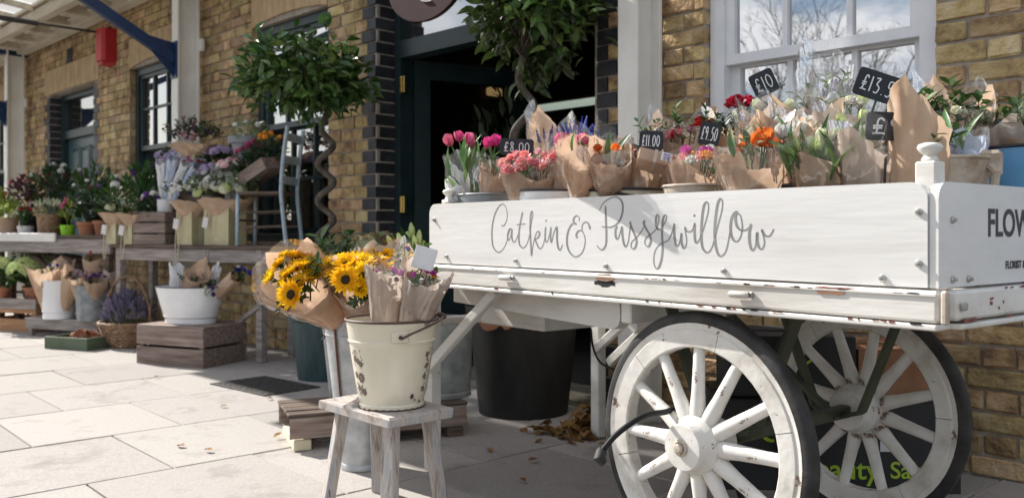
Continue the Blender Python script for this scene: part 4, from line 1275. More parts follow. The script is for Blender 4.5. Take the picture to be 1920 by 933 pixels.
def pot_plant(label, loc, rt, rb, h, potm, foliage=None, heads=(), group=None, name='potted_plant', cat='plant', fr=(.09, .09, .08), fz=.05, rimmed=True, seed=1, greens=()):
    rg = random.Random(seed * 7 + 3)
    o = thing(name, label, cat, loc, rg.uniform(0, 6), group)
    pr = [(.001, 0), (rb, 0), (rb + (rt - rb) * .75, h * .75)]
    pr += [(rt * 1.08, h * .77), (rt * 1.12, h)] if rimmed else [(rt, h)]
    m = MB(); m.lathe(lathe_wall(pr, .005), 24); m.build('pot', potm, o, smooth=35)
    m = MB(); m.lathe([(.0005, h * .9), (rt * .95, h * .88)], 16); m.build('soil', M_['soil'], o)
    if foliage:
        mt, n, ll, lw = foliage
        m = MB()
        for k in range(n):
            v = Vector((rg.gauss(0, 1), rg.gauss(0, 1), rg.gauss(0, 1))).normalized() * rg.random() ** .4
            p = Vector((v.x * fr[0], v.y * fr[1], h + fz + v.z * fr[2]))
            if p.z < h * .9: p.z = h * .9 + rg.random() * .02
            d = (p - Vector((0, 0, h))).normalized()
            Mx = Matrix.Translation(p) @ d.to_track_quat('X', 'Z').to_matrix().to_4x4() @ Matrix.Rotation(rg.uniform(-.9, .9), 4, 'X') @ Matrix.Rotation(rg.uniform(-.5, .7), 4, 'Y')
            leaf_shape(m, ll * rg.uniform(.6, 1.2), lw * rg.uniform(.7, 1.2), curl=rg.uniform(0, .5), M=Mx, n=3)
        m.tube([(0, 0, h * .85), (.004, 0, h + fz)], .004, 5)
        m.build('foliage', M_[mt], o, smooth=True, fix=False)
    for (me, n, sc, zf) in list(heads) + list(greens):
        for k in range(n):
            a = k * 2.39996 + rg.uniform(-.3, .3); r_ = math.sqrt((k + .5) / n)
            p = Vector((fr[0] * r_ * .95 * math.cos(a), fr[1] * r_ * .95 * math.sin(a), h + fz + fr[2] * zf * (1.05 - .5 * r_ * r_)))
            inst(me.name.split('.')[0], me, o, aim(p, Vector((p.x * 4, p.y * 4, .6)), rg.uniform(0, 6), sc * rg.uniform(.85, 1.15)))
    return o

# chalk figures
DIG = {'£': [[(.85, .82), (.7, .98), (.5, .92), (.42, .7), (.42, .3), (.3, .05), (.1, .02), (.5, .05), (.9, .02)], [(.15, .5), (.75, .52)], [(.15, .36), (.72, .38)]],
       '0': [[(.5, 1), (.2, .8), (.15, .35), (.45, .0), (.8, .3), (.8, .75), (.5, 1)]], '1': [[(.5, 1), (.48, .5), (.45, 0)]],
       '3': [[(.2, .95), (.7, .98), (.4, .6), (.8, .4), (.65, .05), (.2, .05)]], '5': [[(.8, 1), (.35, .98), (.3, .6), (.7, .58), (.8, .25), (.5, 0), (.15, .05)]],
       '8': [[(.7, .9), (.4, 1), (.25, .75), (.7, .35), (.5, 0), (.2, .2), (.6, .6), (.75, .9)]], '9': [[(.75, .8), (.45, 1), (.2, .75), (.4, .5), (.75, .75), (.7, .3), (.6, 0)]],
       '.': [[(.4, .04), (.5, .0)]], ',': [[(.45, .08), (.35, -.1)]]}
def price_sign(label, c, wd, ht, text, roll=0.0, yaw=0.0, pitch=0.0, stake=.25, ch=.55, thick=.0035, squash=.42):
    """slate label on a stake, facing the camera when yaw = 0"""
    from mathutils import Euler
    rot = (Matrix.Rotation(yaw, 4, 'Z') @ Matrix.Rotation(pitch, 4, 'X') @ Matrix.Rotation(roll, 4, 'Y'))
    o = thing('price_sign', label, 'price sign', c, rot.to_quaternion(), 'chalk price signs')
    r_ = .010
    pts = []
    for (cx, cz, a0) in ((wd / 2 - r_, ht / 2 - r_, 0), (-wd / 2 + r_, ht / 2 - r_, PI / 2), (-wd / 2 + r_, -ht / 2 + r_, PI), (wd / 2 - r_, -ht / 2 + r_, 1.5 * PI)):
        pts += [(cx + r_ * math.cos(a0 + PI / 2 * k / 4), cz + r_ * math.sin(a0 + PI / 2 * k / 4)) for k in range(5)]
    m = MB(); m.prism(pts, -.003, .003, axis=1); m.build('slate', M_['slate'], o, smooth=30)
    m = MB(); H = ht * ch; x = -wd * .40
    n = sum(.55 if t in '1.,' else 1.0 for t in text)
    cw = wd * .80 / n
    for t in text:
        w = cw * (.55 if t in '1.,' else 1.0)
        for st in DIG[t]:
            pp = catmull([(x + p[0] * w * .92, 0, (p[1] - .5) * H) for p in st], 4)
            ribbon(m, [(p.x, p.z) for p in pp], thick, thick, -.0038, slant=False)
        x += w
    m.build('chalk_figures', M_['chalk'], o, fix=False)
    m = MB(); m.tube([(0, .005, ht * .2), (0, .006, -ht / 2 - stake)], .003, 5); m.build('stake', M_['iron'], o)
    return o
# ================================================================== ON THE CART
BZ = ZB + .0
def cb(u, w, z=BZ):
    p = CP(cart_t(u, w), w); return Vector((p.x, p.y, z))
def ct(u, v, w):
    p = CP(cart_t(u, w), w); return Vector((p.x, p.y, zat(v, p.y)))
def tub_at(u0, u1, w):
    """centre and half width of a tub spanning columns u0..u1 in the row at depth w"""
    p = CP(cart_t((u0 + u1) / 2, w), w)
    return Vector((p.x, p.y, BZ)), (u1 - u0) / 2 / F * p.y
# tubs and buckets standing on the bed
c, r = tub_at(850, 968, .14); bucket('zinc_tub', 'grey zinc tub at the far left end of the cart', c, r, r * .8, .245, M_['zinc_dark'], M_['zinc_dark'], cat='tub', group='tubs on the cart', rot=CART_ROT, sy=.8)
c, r = tub_at(966, 1097, .14); bucket('enamel_bucket', 'white enamel bucket with dark rim holding coral tulips on the cart', c, r, r * .78, .245, M_['enamel_white'], M_['dark_rim'], group='tubs on the cart')
c, r = tub_at(1094, 1246, .14); bucket('enamel_bucket', 'cream enamel bucket with black wire handle on the cart', c, r, r * .78, .235, M_['enamel_cream'], M_['dark_rim'], group='tubs on the cart', handle=(M_['iron'], R(12), 1.9))
c, r = tub_at(1243, 1376, .13); b4 = bucket('rusty_bucket', 'pale rusty bucket with round lug in front of the orange tulips', c, r, r * .8, .235, M_['rusty'], M_['rusty'], group='tubs on the cart')
# round lug with twine on that bucket
lug = ct(1356, 332, .13 + .02)
Mi = Matrix.Translation(-Vector(c)); lp_ = lug - c
m = MB(); m.lathe([(.010, -.006), (.027, -.006), (.027, .006), (.010, .006), (.010, -.006)], 20, M=Matrix.Translation((lp_.x, lp_.y - .03, .236)) @ Matrix.Rotation(R(80), 4, 'X')); m.build('lug', M_['rusty'], b4, smooth=40)
m = MB()
for dx in (-.004, .003): m.tube([(lp_.x - .02 + dx, lp_.y - .045, .262), (lp_.x - .03 + dx, lp_.y - .05, .235), (lp_.x - .022 + dx * 2, lp_.y - .05, .205)], .002, 5)
m.build('twine', M_['string'], b4)
c, r = tub_at(1380, 1592, .20); bucket('brown_tub', 'dark brown metal tub between the two rusty ones on the cart', c, r, r * .82, .225, M_['brown_tub'], M_['brown_tub'], cat='tub', group='tubs on the cart', rot=CART_ROT, sy=.8)
c, r = tub_at(1584, 1842, .24); b6 = bucket('rusty_tub', 'large rusty galvanised tub behind the white corner post of the cart', c, r, r * .86, .275, M_['rusty'], M_['rusty'], cat='tub', group='tubs on the cart', rot=CART_ROT + .5, sy=.75)
for sg in (1,):
    m = MB(); m.box((r * .96, -.02, .262), (.05, .035, .06), ch=.008); m.tube([(r * .96, -.04, .255), (r * 1.02, -.06, .24), (r * 1.0, -.055, .21)], .009, 7); m.build('lug', M_['rusty'], b6)
c, r = tub_at(1832, 2080, .62); b7 = bucket('blue_tub', 'sky blue enamel tub at the right end of the cart', c, r, r * .88, .315, M_['blue_enamel'], M_['dark_rim'], cat='tub', group='tubs on the cart', sy=.9, rot=CART_ROT)
m = MB(); m.box((-r * .35, -r * .86, .285), (.05, .012, .03), ch=.006); m.build('handle_ear', M_['blue_enamel'], b7)
# back row of plain zinc buckets that carry the taller bunches
for (u0, u1, lab) in ((975, 1075, 'zinc bucket in the back row of the cart behind the coral tulips'), (1185, 1290, 'zinc bucket in the back row of the cart behind the mixed ranunculus'), (1330, 1440, 'zinc bucket in the back row of the cart below the dark red roses'), (1455, 1570, 'zinc bucket in the back row of the cart behind the green tulips'), (1610, 1730, 'zinc bucket in the back row of the cart behind the big kraft cone')):
    c, r = tub_at(u0, u1, .55); bucket('zinc_bucket', lab, c, r, r * .75, .26, M_['zinc_dark'], M_['zinc_dark'], group='buckets in the back row of the cart')

GB = 'paper wrapped bunches on the cart'
TUL = lambda mt, n, sc=1.0, zf=(.95, 1.06), sp=.75, op=.25: (tulip(mt, op), n, sc, zf, sp)
BL = lambda n, L=.15, sc=1.0, zf=(.62, .8), sp=.9, mt='leaf_tulip': (blade(mt, L if L > .145 else L * .75, .022), n if L > .145 else max(2, int(n * .75)), sc, zf, sp * .85)
def cbq(label, u, w, ut, vt, r1, z0=None, **k):
    return bouquet(label, cb(u, w, BZ + .03 if z0 is None else z0), ct(ut, vt, w + k.pop('dw', -.02)), r1 * 1.16, group=GB, **k)
# 1-2 pink tulips, left end
cbq('bunch of pink tulips with broad green leaves at the left end of the cart', 884, .14, 868, 300, .062, paper='leaf_tulip', heads=[TUL('p_pink', 5, 1.0, (1.08, 1.2), .8)], greens=[BL(14, .15, 1.0, (.72, .92), 1.1), BL(6, .12, 1.0, (.5, .65), 1.25)], seed=3, cello=True, p=1.4, peaks=[(0, .05, 1.0)], sheet=False)
cbq('narrow kraft bunch with one pink tulip bud beside the £8.00 sign', 922, .15, 924, 308, .042, heads=[TUL('p_hot', 2, .95, (1.10, 1.18), .3)], greens=[BL(5, .12, .9, (.85, .95), .7)], seed=4, peaks=[(.2, .05, 1.2)])
cbq('white paper sleeve beside the pink tulips at the cart corner', 868, .11, 858, 335, .038, paper='white_paper', greens=[BL(4, .1, .8, (.8, .9), .7)], seed=41, cello=False)
# 3 coral double tulips
cbq('broad bunch of coral pink double tulips in kraft paper on the cart', 1012, .13, 1003, 318, .092, heads=[(tuft('p_coral', .024, 15, 'double_tulip'), 36, 1.0, (.95, 1.12), 1.1), (tuft('p_blush', .023, 15, 'double_tulip'), 14, 1.0, (.97, 1.12), 1.08)], greens=[BL(16, .11, .8, (.88, .98), 1.0)], seed=5, peaks=[(3.5, -.02, 1.0), (2.4, .06, .8)], r0=.05, p=.9)
# 4 tall kraft at the back, and blue spikes
cbq('tall empty-looking kraft wrap standing behind the coral tulips', 1022, .52, 1028, 262, .070, heads=[(spike('p_blue', .045, 20, 'muscari', .0042), 6, 1.0, (.9, 1.0), .5)], seed=6, peaks=[(.4, .30, 1.3), (-1.6, .2, .8)])
cbq('bunch of blue muscari spikes rising behind the folded kraft cone', 1088, .50, 1086, 268, .06, heads=[(spike('p_blue', .045, 20, 'muscari', .0042), 22, 1.0, (.98, 1.1), .85)], greens=[BL(14, .12, .8, (.8, 1.0), .9)], seed=7)
# 5 folded kraft cone with one tulip (leans out over the side)
cbq('folded kraft cone with a single pink tulip leaning over the cart side', 1104, .10, 1090, 284, .060, dw=-.11, z0=BZ + .16, heads=[TUL('p_pink', 1, 1.0, (1.02, 1.03), .1)], greens=[BL(3, .12, .9, (.9, 1.0), .5)], seed=8, peaks=[(2.6, .28, .9), (.3, .1, 1)], wr=.02)
cbq('slim kraft bunch behind the folded cone with one small pink head', 1062, .16, 1052, 300, .04, heads=[TUL('p_pink', 2, .9, (1.05, 1.12), .5)], greens=[BL(4, .12, .8, (.85, 1), .7)], seed=9)
# 6 kraft with sticker
k6 = cbq('kraft bunch with white printed sticker and one orange head', 1156, .11, 1140, 284, .060, dw=-.10, z0=BZ + .16, heads=[(tuft('p_orange', .02, 15, 'ranunculus'), 2, 1.0, (.92, .98), .6)], greens=[BL(3, .12, .8, (.8, .9), .6)], seed=10, peaks=[(.9, .24, 1.0), (2.8, .12, .7)], wr=.03)
# 7 red bunch with kraft box tag
cbq('kraft wrapped dark red roses below the £11.00 sign', 1200, .13, 1196, 300, .06, heads=[(tuft('p_red', .022, 17, 'rose'), 6, 1.0, (.95, 1.05), .8)], greens=[(sprig('leaf_dark', .07, 8), 8, .8, (.8, 1.0), 1.0)], seed=12, dw=.02)
cbq('tall kraft and cellophane wrap right of the £11.00 sign', 1246, .34, 1243, 258, .052, heads=[(tuft('p_red', .02, 17, 'rose'), 3, 1.0, (.9, 1.0), .7)], greens=[(sprig('leaf', .08, 8), 6, .8, (.8, 1.0), .9)], seed=13, peaks=[(.0, .26, 1.0), (-1.5, .1, .7)])
# 8 mixed ranunculus
cbq('kraft bunch of mixed orange, magenta and white ranunculus under the £9.50 sign', 1312, .15, 1310, 304, .074, heads=[(tuft('p_amber', .022, 15, 'ranunculus'), 3, 1.0, (.95, 1.05), .9), (tuft('p_magenta', .022, 15, 'ranunculus'), 4, 1.0, (.98, 1.08), .8), (tuft('p_white', .022, 15, 'ranunculus'), 4, 1.0, (.95, 1.05), .95), (tuft('p_coral', .022, 15, 'ranunculus'), 3, 1.0, (.95, 1.06), .7)], greens=[(sprig('leaf', .06, 8), 6, .8, (.8, .95), 1)], seed=14, peaks=[(2.4, .1, .8), (-2.0, .14, .8)], p=.9)
cbq('red ranunculus in white-edged kraft left of the £9.50 sign', 1290, .40, 1286, 254, .072, heads=[(tuft('p_red', .024, 17, 'ranunculus'), 9, 1.0, (.95, 1.08), .85)], greens=[(sprig('leaf', .08, 10), 14, .9, (.85, 1.05), 1.1)], seed=15, peaks=[(-1.3, .25, .7), (1.8, .05, .7)])
# 9 dark red rose bouquet at the back
cbq('dark bouquet with one large red rose against the white window frame', 1392, .56, 1390, 240, .085, heads=[(tuft('p_red', .036, 19, 'rose'), 3, 1.0, (1.08, 1.2), .5)], greens=[(sprig('leaf_dark', .08, 12), 14, .9, (.82, 1.0), 1.0)], seed=16, cello=False, peaks=[(.5, .05, 1)])
# 10 orange tulips in a big kraft cone, sunlit
cbq('sunlit kraft cone of orange parrot tulips beside the rusty lug', 1420, .12, 1418, 288, .086, dw=-.03, heads=[TUL('p_orange', 4, .95, (.96, 1.05), .55, op=.4), (tuft('p_orange', .022, 15, 'parrot_tulip'), 2, 1.0, (.97, 1.04), .5)], greens=[BL(6, .12, 1.0, (.85, 1.0), .8), (sprig('leaf_pale', .07, 8), 6, .9, (.9, 1.0), .9)], seed=17, peaks=[(1.9, .0, 1.0), (-1.35, .36, .9)], wr=.03, p=.85)
# 11-14 white and green tulips
cbq('tall cellophane bunch of white tulip buds behind the orange tulips', 1450, .50, 1442, 240, .065, heads=[TUL('p_cream', 4, .85, (.98, 1.12), .7, op=0)], greens=[BL(6, .14, 1, (.75, .9), .8)], seed=18, dip=.0, peaks=[(1.2, .2, .8)])
cbq('pale bunch in clear film under the tilted £10 sign', 1492, .62, 1478, 212, .07, paper='kraft_pale', heads=[TUL('p_cream', 3, .8, (.95, 1.05), .7, op=0)], greens=[BL(6, .13, .9, (.8, .95), .8), (sprig('leaf_pale', .08, 9), 4, .8, (.85, 1.0), .8)], dip=0, seed=19, peaks=[(.5, .2, .8), (-1.2, .2, .6)], cello_h=1.15)
cbq('wide kraft wrap of white tulips in front of the window pane', 1512, .42, 1500, 246, .090, heads=[TUL('p_white', 3, .8, (.94, 1.0), .7, op=0), TUL('p_cream', 3, .8, (.94, 1.0), .7, op=0)], greens=[BL(12, .13, .8, (.78, .92), .9)], seed=20, dip=-.04, peaks=[(.2, .34, 1.0), (-1.5, .26, .7), (1.7, .2, .7)])
cbq('kraft bunch of closed green tulips beside the rusty tub', 1552, .15, 1548, 276, .072, heads=[TUL('p_green', 5, .75, (.90, 1.0), .75, op=0), TUL('p_cream', 3, .75, (.92, 1.02), .7, op=0)], greens=[(blade('leaf_tulip', .11, .026), 34, .9, (.70, .88), 1.0)], seed=21, peaks=[(.2, .22, 1.1), (-1.9, .06, .7)], wr=.03)
cbq('small kraft wrap with pale tulip heads between the orange and green tulips', 1490, .18, 1484, 268, .062, heads=[TUL('p_white', 3, .8, (.95, 1.02), .7, op=0)], greens=[BL(14, .12, .9, (.75, .92), .9)], seed=22, peaks=[(-1.5, .1, .9)])
cbq('cellophane bunch of white roses left of the £13.50 sign', 1590, .60, 1592, 215, .085, paper='kraft_pale', dip=.02, heads=[(tuft('p_cream', .026, 17, 'rose'), 3, .9, (.98, 1.06), .7), (tuft('p_white', .024, 17, 'rose'), 3, .9, (.98, 1.06), .8), TUL('p_green', 2, .8, (1.0, 1.08), .7, op=0)], greens=[(sprig('leaf_pale', .07, 10), 6, .8, (.85, 1.0), .9)], seed=23, peaks=[(.3, .16, .8)], cello_h=1.18)
cbq('tall clear film sleeve with pale stems in front of the middle window pane', 1552, .72, 1550, 188, .06, paper='kraft_pale', heads=[(spike('p_lilac', .06, 20, 'stock'), 4, 1.2, (.85, 1.0), .7)], greens=[(sprig('leaf_pale', .09, 10), 6, 1, (.85, 1.0), .9)], seed=24, sheet=False, cello_h=1.2)
# 15-19 right end
cbq('crumpled kraft bunch in cellophane below the £9 sign', 1636, .16, 1632, 262, .070, heads=[(sprig('leaf_pale', .06, 8), 4, .8, (.8, .9), .7)], seed=25, peaks=[(2.3, .16, .9), (.2, .12, .9)], wr=.05, paper='kraft_pale')
cbq('large pointed kraft cone beside the white corner finial', 1722, .18, 1722, 246, .056, paper='kraft', greens=[(sprig('leaf', .08, 9), 6, 1, (.7, .85), .7)], dip=0, seed=26, peaks=[(2.2, .40, 1.5)], wr=.02, p=1.0, r0=.06, cello=False)
cbq('kraft wrap with dark green foliage in front of the right brickwork', 1790, .50, 1790, 226, .075, heads=[(tuft('p_cream', .02, 15, 'rose'), 3, 1, (.95, 1.05), .8)], greens=[(sprig('leaf', .08, 12), 14, 1, (.85, 1.05), .9)], seed=27, peaks=[(.1, .36, .8), (-1.4, .28, .6)], wr=.03)
cbq('clear film bunch with blue-green tissue at the right end of the cart', 1806, .30, 1806, 256, .042, paper='blue_paper', greens=[BL(10, .11, .8, (.85, 1.0), .9)], seed=28, peaks=[(0, .1, 1)])
cbq('cream paper sleeve in the blue tub at the frame edge', 1884, .58, 1882, 250, .068, paper='kraft_pale', seed=29, greens=[(sprig('leaf', .07, 10), 8, 1, (.85, 1), .8)], peaks=[(2.9, .26, .9)], wr=.02, z0=BZ + .06)
cbq('green foliage bunch in kraft in the blue tub beyond the cream sleeve', 1935, .58, 1932, 248, .07, seed=30, greens=[(sprig('leaf', .09, 12), 16, 1, (.85, 1.05), 1)], heads=[(tuft('p_cream', .02, 15, 'rose'), 4, 1, (.95, 1.05), .8)], peaks=[(.3, .15, .8)], z0=BZ + .06)

cbq('small kraft cone of pale buds wedged behind the orange tulip cone', 1462, .30, 1456, 262, .07, heads=[TUL('p_cream', 4, .75, (.92, 1.0), .7, op=0)], greens=[BL(10, .12, .8, (.75, .9), .9)], seed=201, dip=.02, peaks=[(.4, .22, .9), (-1.3, .2, .7)])
cbq('pale kraft cone of green foliage between the £9 sign and the green tulips', 1600, .36, 1596, 240, .075, paper='kraft_pale', heads=[TUL('p_green', 4, .8, (.94, 1.02), .8, op=0)], greens=[BL(12, .12, .8, (.76, .92), .9)], seed=203, dip=0, peaks=[(.2, .2, .9), (1.6, .16, .7)])
cbq('kraft wrap of red and white heads right of the dark red roses', 1440, .44, 1436, 250, .07, heads=[(tuft('p_red', .022, 17, 'rose'), 3, 1, (.96, 1.04), .8), (tuft('p_white', .02, 15, 'rose'), 4, 1, (.96, 1.03), .9)], greens=[(sprig('leaf_dark', .06, 9), 8, .8, (.8, .95), 1)], seed=204, dip=.02, peaks=[(.5, .2, .8), (-.9, .18, .7)])
# kraft gift box with printed label, tilted on the red bunch
bx = ct(1226, 303, .10)
o = thing('gift_box', 'small kraft card box with white label leaning on the red roses', 'box', bx, (R(-34), R(14), CART_ROT + R(46)))
m = MB(); m.box((0, 0, 0), (.095, .052, .042), ch=.003); m.build('box_body', M_['kraft'], o)
m = MB(); m.box((.0, 0, .0), (.009, .0545, .0445)); m.build('strap', M_['kraft_pale'], o)
m = MB(); m.box((.030, -.027, .004), (.030, .001, .030)); m.build('label', M_['white_paper'], o)
m = MB()
for k in range(5): m.box((.030, -.0281, .013 - k * .005), (.020 - .003 * (k % 2), .0004, .0018))
m.build('print', M_['p_blue'], o)
# sticker on the kraft bunch
o = thing('paper_label', 'small white oval label stuck to the kraft bunch near the cream bucket', 'label', ct(1154, 322, .022), (R(90), 0, R(-30)))
m = MB(); m.prism([(.024 * math.cos(a * PI / 12), .010 * math.sin(a * PI / 12)) for a in range(24)], -.0006, .0006); m.build('sticker', M_['white_paper'], o)
m = MB()
for k in range(3): m.box((0, .004 - k * .004, .0009), (.03 - .008 * abs(k - 1), .0012, .0003))
m.build('print', M_['dark_letter'], o)

def sgn(label, u, v, w, wd, ht, text, **k):
    return price_sign(label, ct(u, v, w), wd, ht, text, **k)
sgn('slate price sign chalked £8.00 among the pink tulips', 969, 276, .16, .116, .058, '£8.00', roll=R(2), yaw=R(4), thick=.0026, stake=.12)
sgn('slate price sign chalked £11.00 tilted on the red roses', 1221, 264, .10, .066, .056, '£11.00', roll=R(4), yaw=R(-20), thick=.0024, stake=.03)
sgn('small slate price sign chalked £9.50 above the mixed ranunculus', 1331, 251, .24, .058, .066, '£9.50', roll=R(12), yaw=R(-20), thick=.0026, stake=.12)
sgn('dark price sign chalked £10 behind clear film near the window', 1432, 156, .55, .074, .074, '£10', roll=R(-24), yaw=R(-10), thick=.003, stake=.22)
sgn('large slate price sign chalked £13.50 tilted in front of the window', 1652, 164, .36, .130, .070, '£13.50', roll=R(19), yaw=R(-4), thick=.0034, stake=.20)
sgn('slate price sign chalked £9 half behind the big kraft cone', 1664, 237, .10, .092, .062, '£9', roll=R(2), yaw=R(-3), thick=.0038, stake=.12)
# dibber lying between tubs
o = thing('garden_dibber', 'small wooden handled dibber poking out beside the pale post', 'tool', ct(1164, 279, .42), (R(0), R(8), CART_ROT + R(40)))
m = MB(); m.tube([(-.03, 0, 0), (-.024, 0, 0), (.008, 0, 0), (.018, 0, 0)], [.005, .0085, .0075, .004], 10); m.build('grip', M_['dark_wood'], o, smooth=True)
m = MB(); m.tube([(.016, 0, 0), (.05, 0, -.006), (.09, 0, -.09)], .0022, 6); m.build('shank', M_['iron'], o)
# ================================================================== STOOL, BUCKETS, SUNFLOWERS
ST = Vector((-.40, 2.757, 0)); SR = math.atan2(-.292, .267)
SH = .334
stool = thing('wooden_stool', 'weathered grey wooden stool carrying the cream enamel bucket', 'stool', ST, SR)
m = MB(); m.box((0, 0, SH - .016), (.395, .24, .032), ch=.004, jit=.003); m.build('seat', M_['stool_wood'], stool)
for sx in (-1, 1):
    for sy in (-1, 1):
        m = MB(); m.bar((sx * .135, sy * .068, SH - .030), (sx * .172, sy * .100, 0), .046, .034, up=(sx * .3, sy, 0), ch=.003, jit=.002); m.build('leg', M_['stool_leg_wood'], stool)
for k, (x, y) in enumerate(((-.15, -.1), (.12, -.1), (.16, .08))):
    pass
BC = Vector((-.372, 2.725, SH + .001))
br = thing('enamel_bucket', 'cream enamel bucket with dark rim and flaking floral print standing on the stool', 'bucket', BC, 0, 'enamel buckets')
rt, rb, hh = .142, .100, .268
pr = [(.001, .004), (rb * .96, .004), (rb, 0), (rb + .001, .012), (rb - .002, .016), (rb + .003, .036)]
def rz(z): return rb + (rt - rb) * z / hh
pr += [(rz(z), z) for z in (.05, .09, .13, .17, .19)] + [(rz(.198), .198), (rz(.202) + .003, .202), (rz(.206) + .003, .206), (rz(.21), .210)] + [(rz(z), z) for z in (.23, .25, .268)]
m = MB(); m.lathe(lathe_wall(pr, .003), 56); m.build('body', M_['enamel_cream'], br, smooth=38)
m = MB(); m.tube([(rt * math.cos(2 * PI * k / 56), rt * math.sin(2 * PI * k / 56), hh) for k in range(57)], .0042, 8, cap=False); m.build('rim', M_['enamel_rim'], br, smooth=True)
m = MB(); m.tube([((rb + .001) * math.cos(2 * PI * k / 56), (rb + .001) * math.sin(2 * PI * k / 56), .002 + .0012 * math.sin(k * 3.1)) for k in range(57)], .0026, 6, cap=False); m.build('worn_foot', M_['enamel_rim'], br, smooth=True)
def on_bucket(ang, z, off=.0015):
    r_ = rz(z) + off
    return Vector((r_ * math.cos(ang), r_ * math.sin(ang), z))
for ang in (R(-72), R(108)):
    c = on_bucket(ang, .225, .004)
    m = MB(); m.box((0, 0, 0), (.008, .050, .034), Matrix.Translation(c) @ Matrix.Rotation(ang, 4, 'Z'), ch=.003); m.build('handle_ear', M_['enamel_cream'], br)
    m = MB(); m.tube([c, on_bucket(ang, .225, .014)], .006, 8); m.build('rivet', M_['enamel_rim'], br)
pts = []
for k in range(21):
    a = PI * k / 20
    l = Vector((math.cos(R(-72)), math.sin(R(-72)), 0)); s_ = Vector((-l.y, l.x, 0))
    pts.append(l * math.cos(a) * (rt + .010) + s_ * math.sin(a) * (rt + .018) * .985 + Vector((0, 0, .225 + .052 * math.sin(a) ** .8 - .004)))
m = MB(); m.tube(pts, .0034, 8); m.build('handle', M_['enamel_rim'], br, smooth=True)
c = pts[10]; d = (pts[11] - pts[9]).normalized()
m = MB(); m.tube([c - d * .035, c - d * .03, c + d * .03, c + d * .035], [.004, .0095, .0095, .004], 10); m.build('handle_grip', M_['dark_wood'], br, smooth=True)
# printed flowers, flaking
rg = random.Random(4)
def motif(a0, z0, sz, n=8, fill=False):
    mm = MB()
    def P(x, y): return on_bucket(a0 + x / .12, z0 + y, .0007)
    for k in range(n):
        a = 2 * PI * k / n
        c1 = [(sz * .35, -sz * .12), (sz * .75, -sz * .26), (sz, 0), (sz * .75, sz * .26), (sz * .35, sz * .12)]
        q = [(x * math.cos(a) - y * math.sin(a), x * math.sin(a) + y * math.cos(a)) for x, y in c1]
        mm.add([P(*p) for p in q], [tuple(range(5))])
    q = [(sz * .26 * math.cos(k * PI / 4), sz * .26 * math.sin(k * PI / 4)) for k in range(8)]
    mm.add([P(*p) for p in q], [tuple(range(8))])
    return mm
def leafmark(a0, z0, sz, th):
    mm = MB(); pts_ = [(0, 0), (sz * .4, sz * .2), (sz, 0), (sz * .4, -sz * .2)]
    mm.add([on_bucket(a0 + (x * math.cos(th) - y * math.sin(th)) / .12, z0 + x * math.sin(th) + y * math.cos(th), .0007) for x, y in pts_], [(0, 1, 2, 3)])
    return mm
pm = MB()
AL = R(-143)
for (da, z0, sz) in ((.16, .098, .017), (.10, .148, .010), (-.02, .155, .012), (.20, .140, .010), (.0, .065, .010), (.12, .062, .009), (.22, .055, .012), (-.06, .105, .011)):
    pm.addm(motif(AL + da, z0, sz, 9))
for k in range(46):
    pm.addm(leafmark(AL + rg.uniform(-.12, .30), rg.choice((rg.uniform(.045, .075), rg.uniform(.125, .185))), rg.uniform(.005, .011), rg.uniform(0, 6.3)))
AR = R(-22)
for k in range(40):
    z0 = rg.uniform(.05, .18); pm.addm(leafmark(AR + rg.uniform(-.10, .12), z0, rg.uniform(.006, .014), rg.uniform(0, 6.3)))
for k in range(4): pm.addm(motif(AR + rg.uniform(-.06, .1), .06 + .035 * k, .010, 8))
pm.build('floral_print', M_['print_brown'], br, fix=False)
# the letters left of the flower print (only these still show)
for (txt, z0, sz, da) in (('US', .168, .020, -.10), ('RT', .094, .017, -.06)):
    cu = bpy.data.curves.new('t', 'FONT'); cu.body = txt; cu.size = sz
    ob = bpy.data.objects.new('t', cu); COL.objects.link(ob); bpy.context.view_layer.update()
    me = bpy.data.meshes.new_from_object(ob.evaluated_get(bpy.context.evaluated_depsgraph_get())); bpy.data.objects.remove(ob)
    for v_ in me.vertices: v_.co = on_bucket(AL + da + v_.co.x / .12, z0 + v_.co.y, .0009)
    me.materials.clear(); me.materials.append(M_['print_brown']); inst('printed_letters', me, br)
cpm = MB()
for (a, z0, sz) in ((R(-48), .042, .006), (R(-42), .030, .003), (R(-30), .022, .004)):
    cpm.add([on_bucket(a + sz * math.cos(k * .785) * (.8 + .4 * rg.random()) / .11, z0 + sz * 1.4 * math.sin(k * .785), .0008) for k in range(8)], [tuple(range(8))])
cpm.build('enamel_chip', M_['enamel_rim'], br, fix=False)

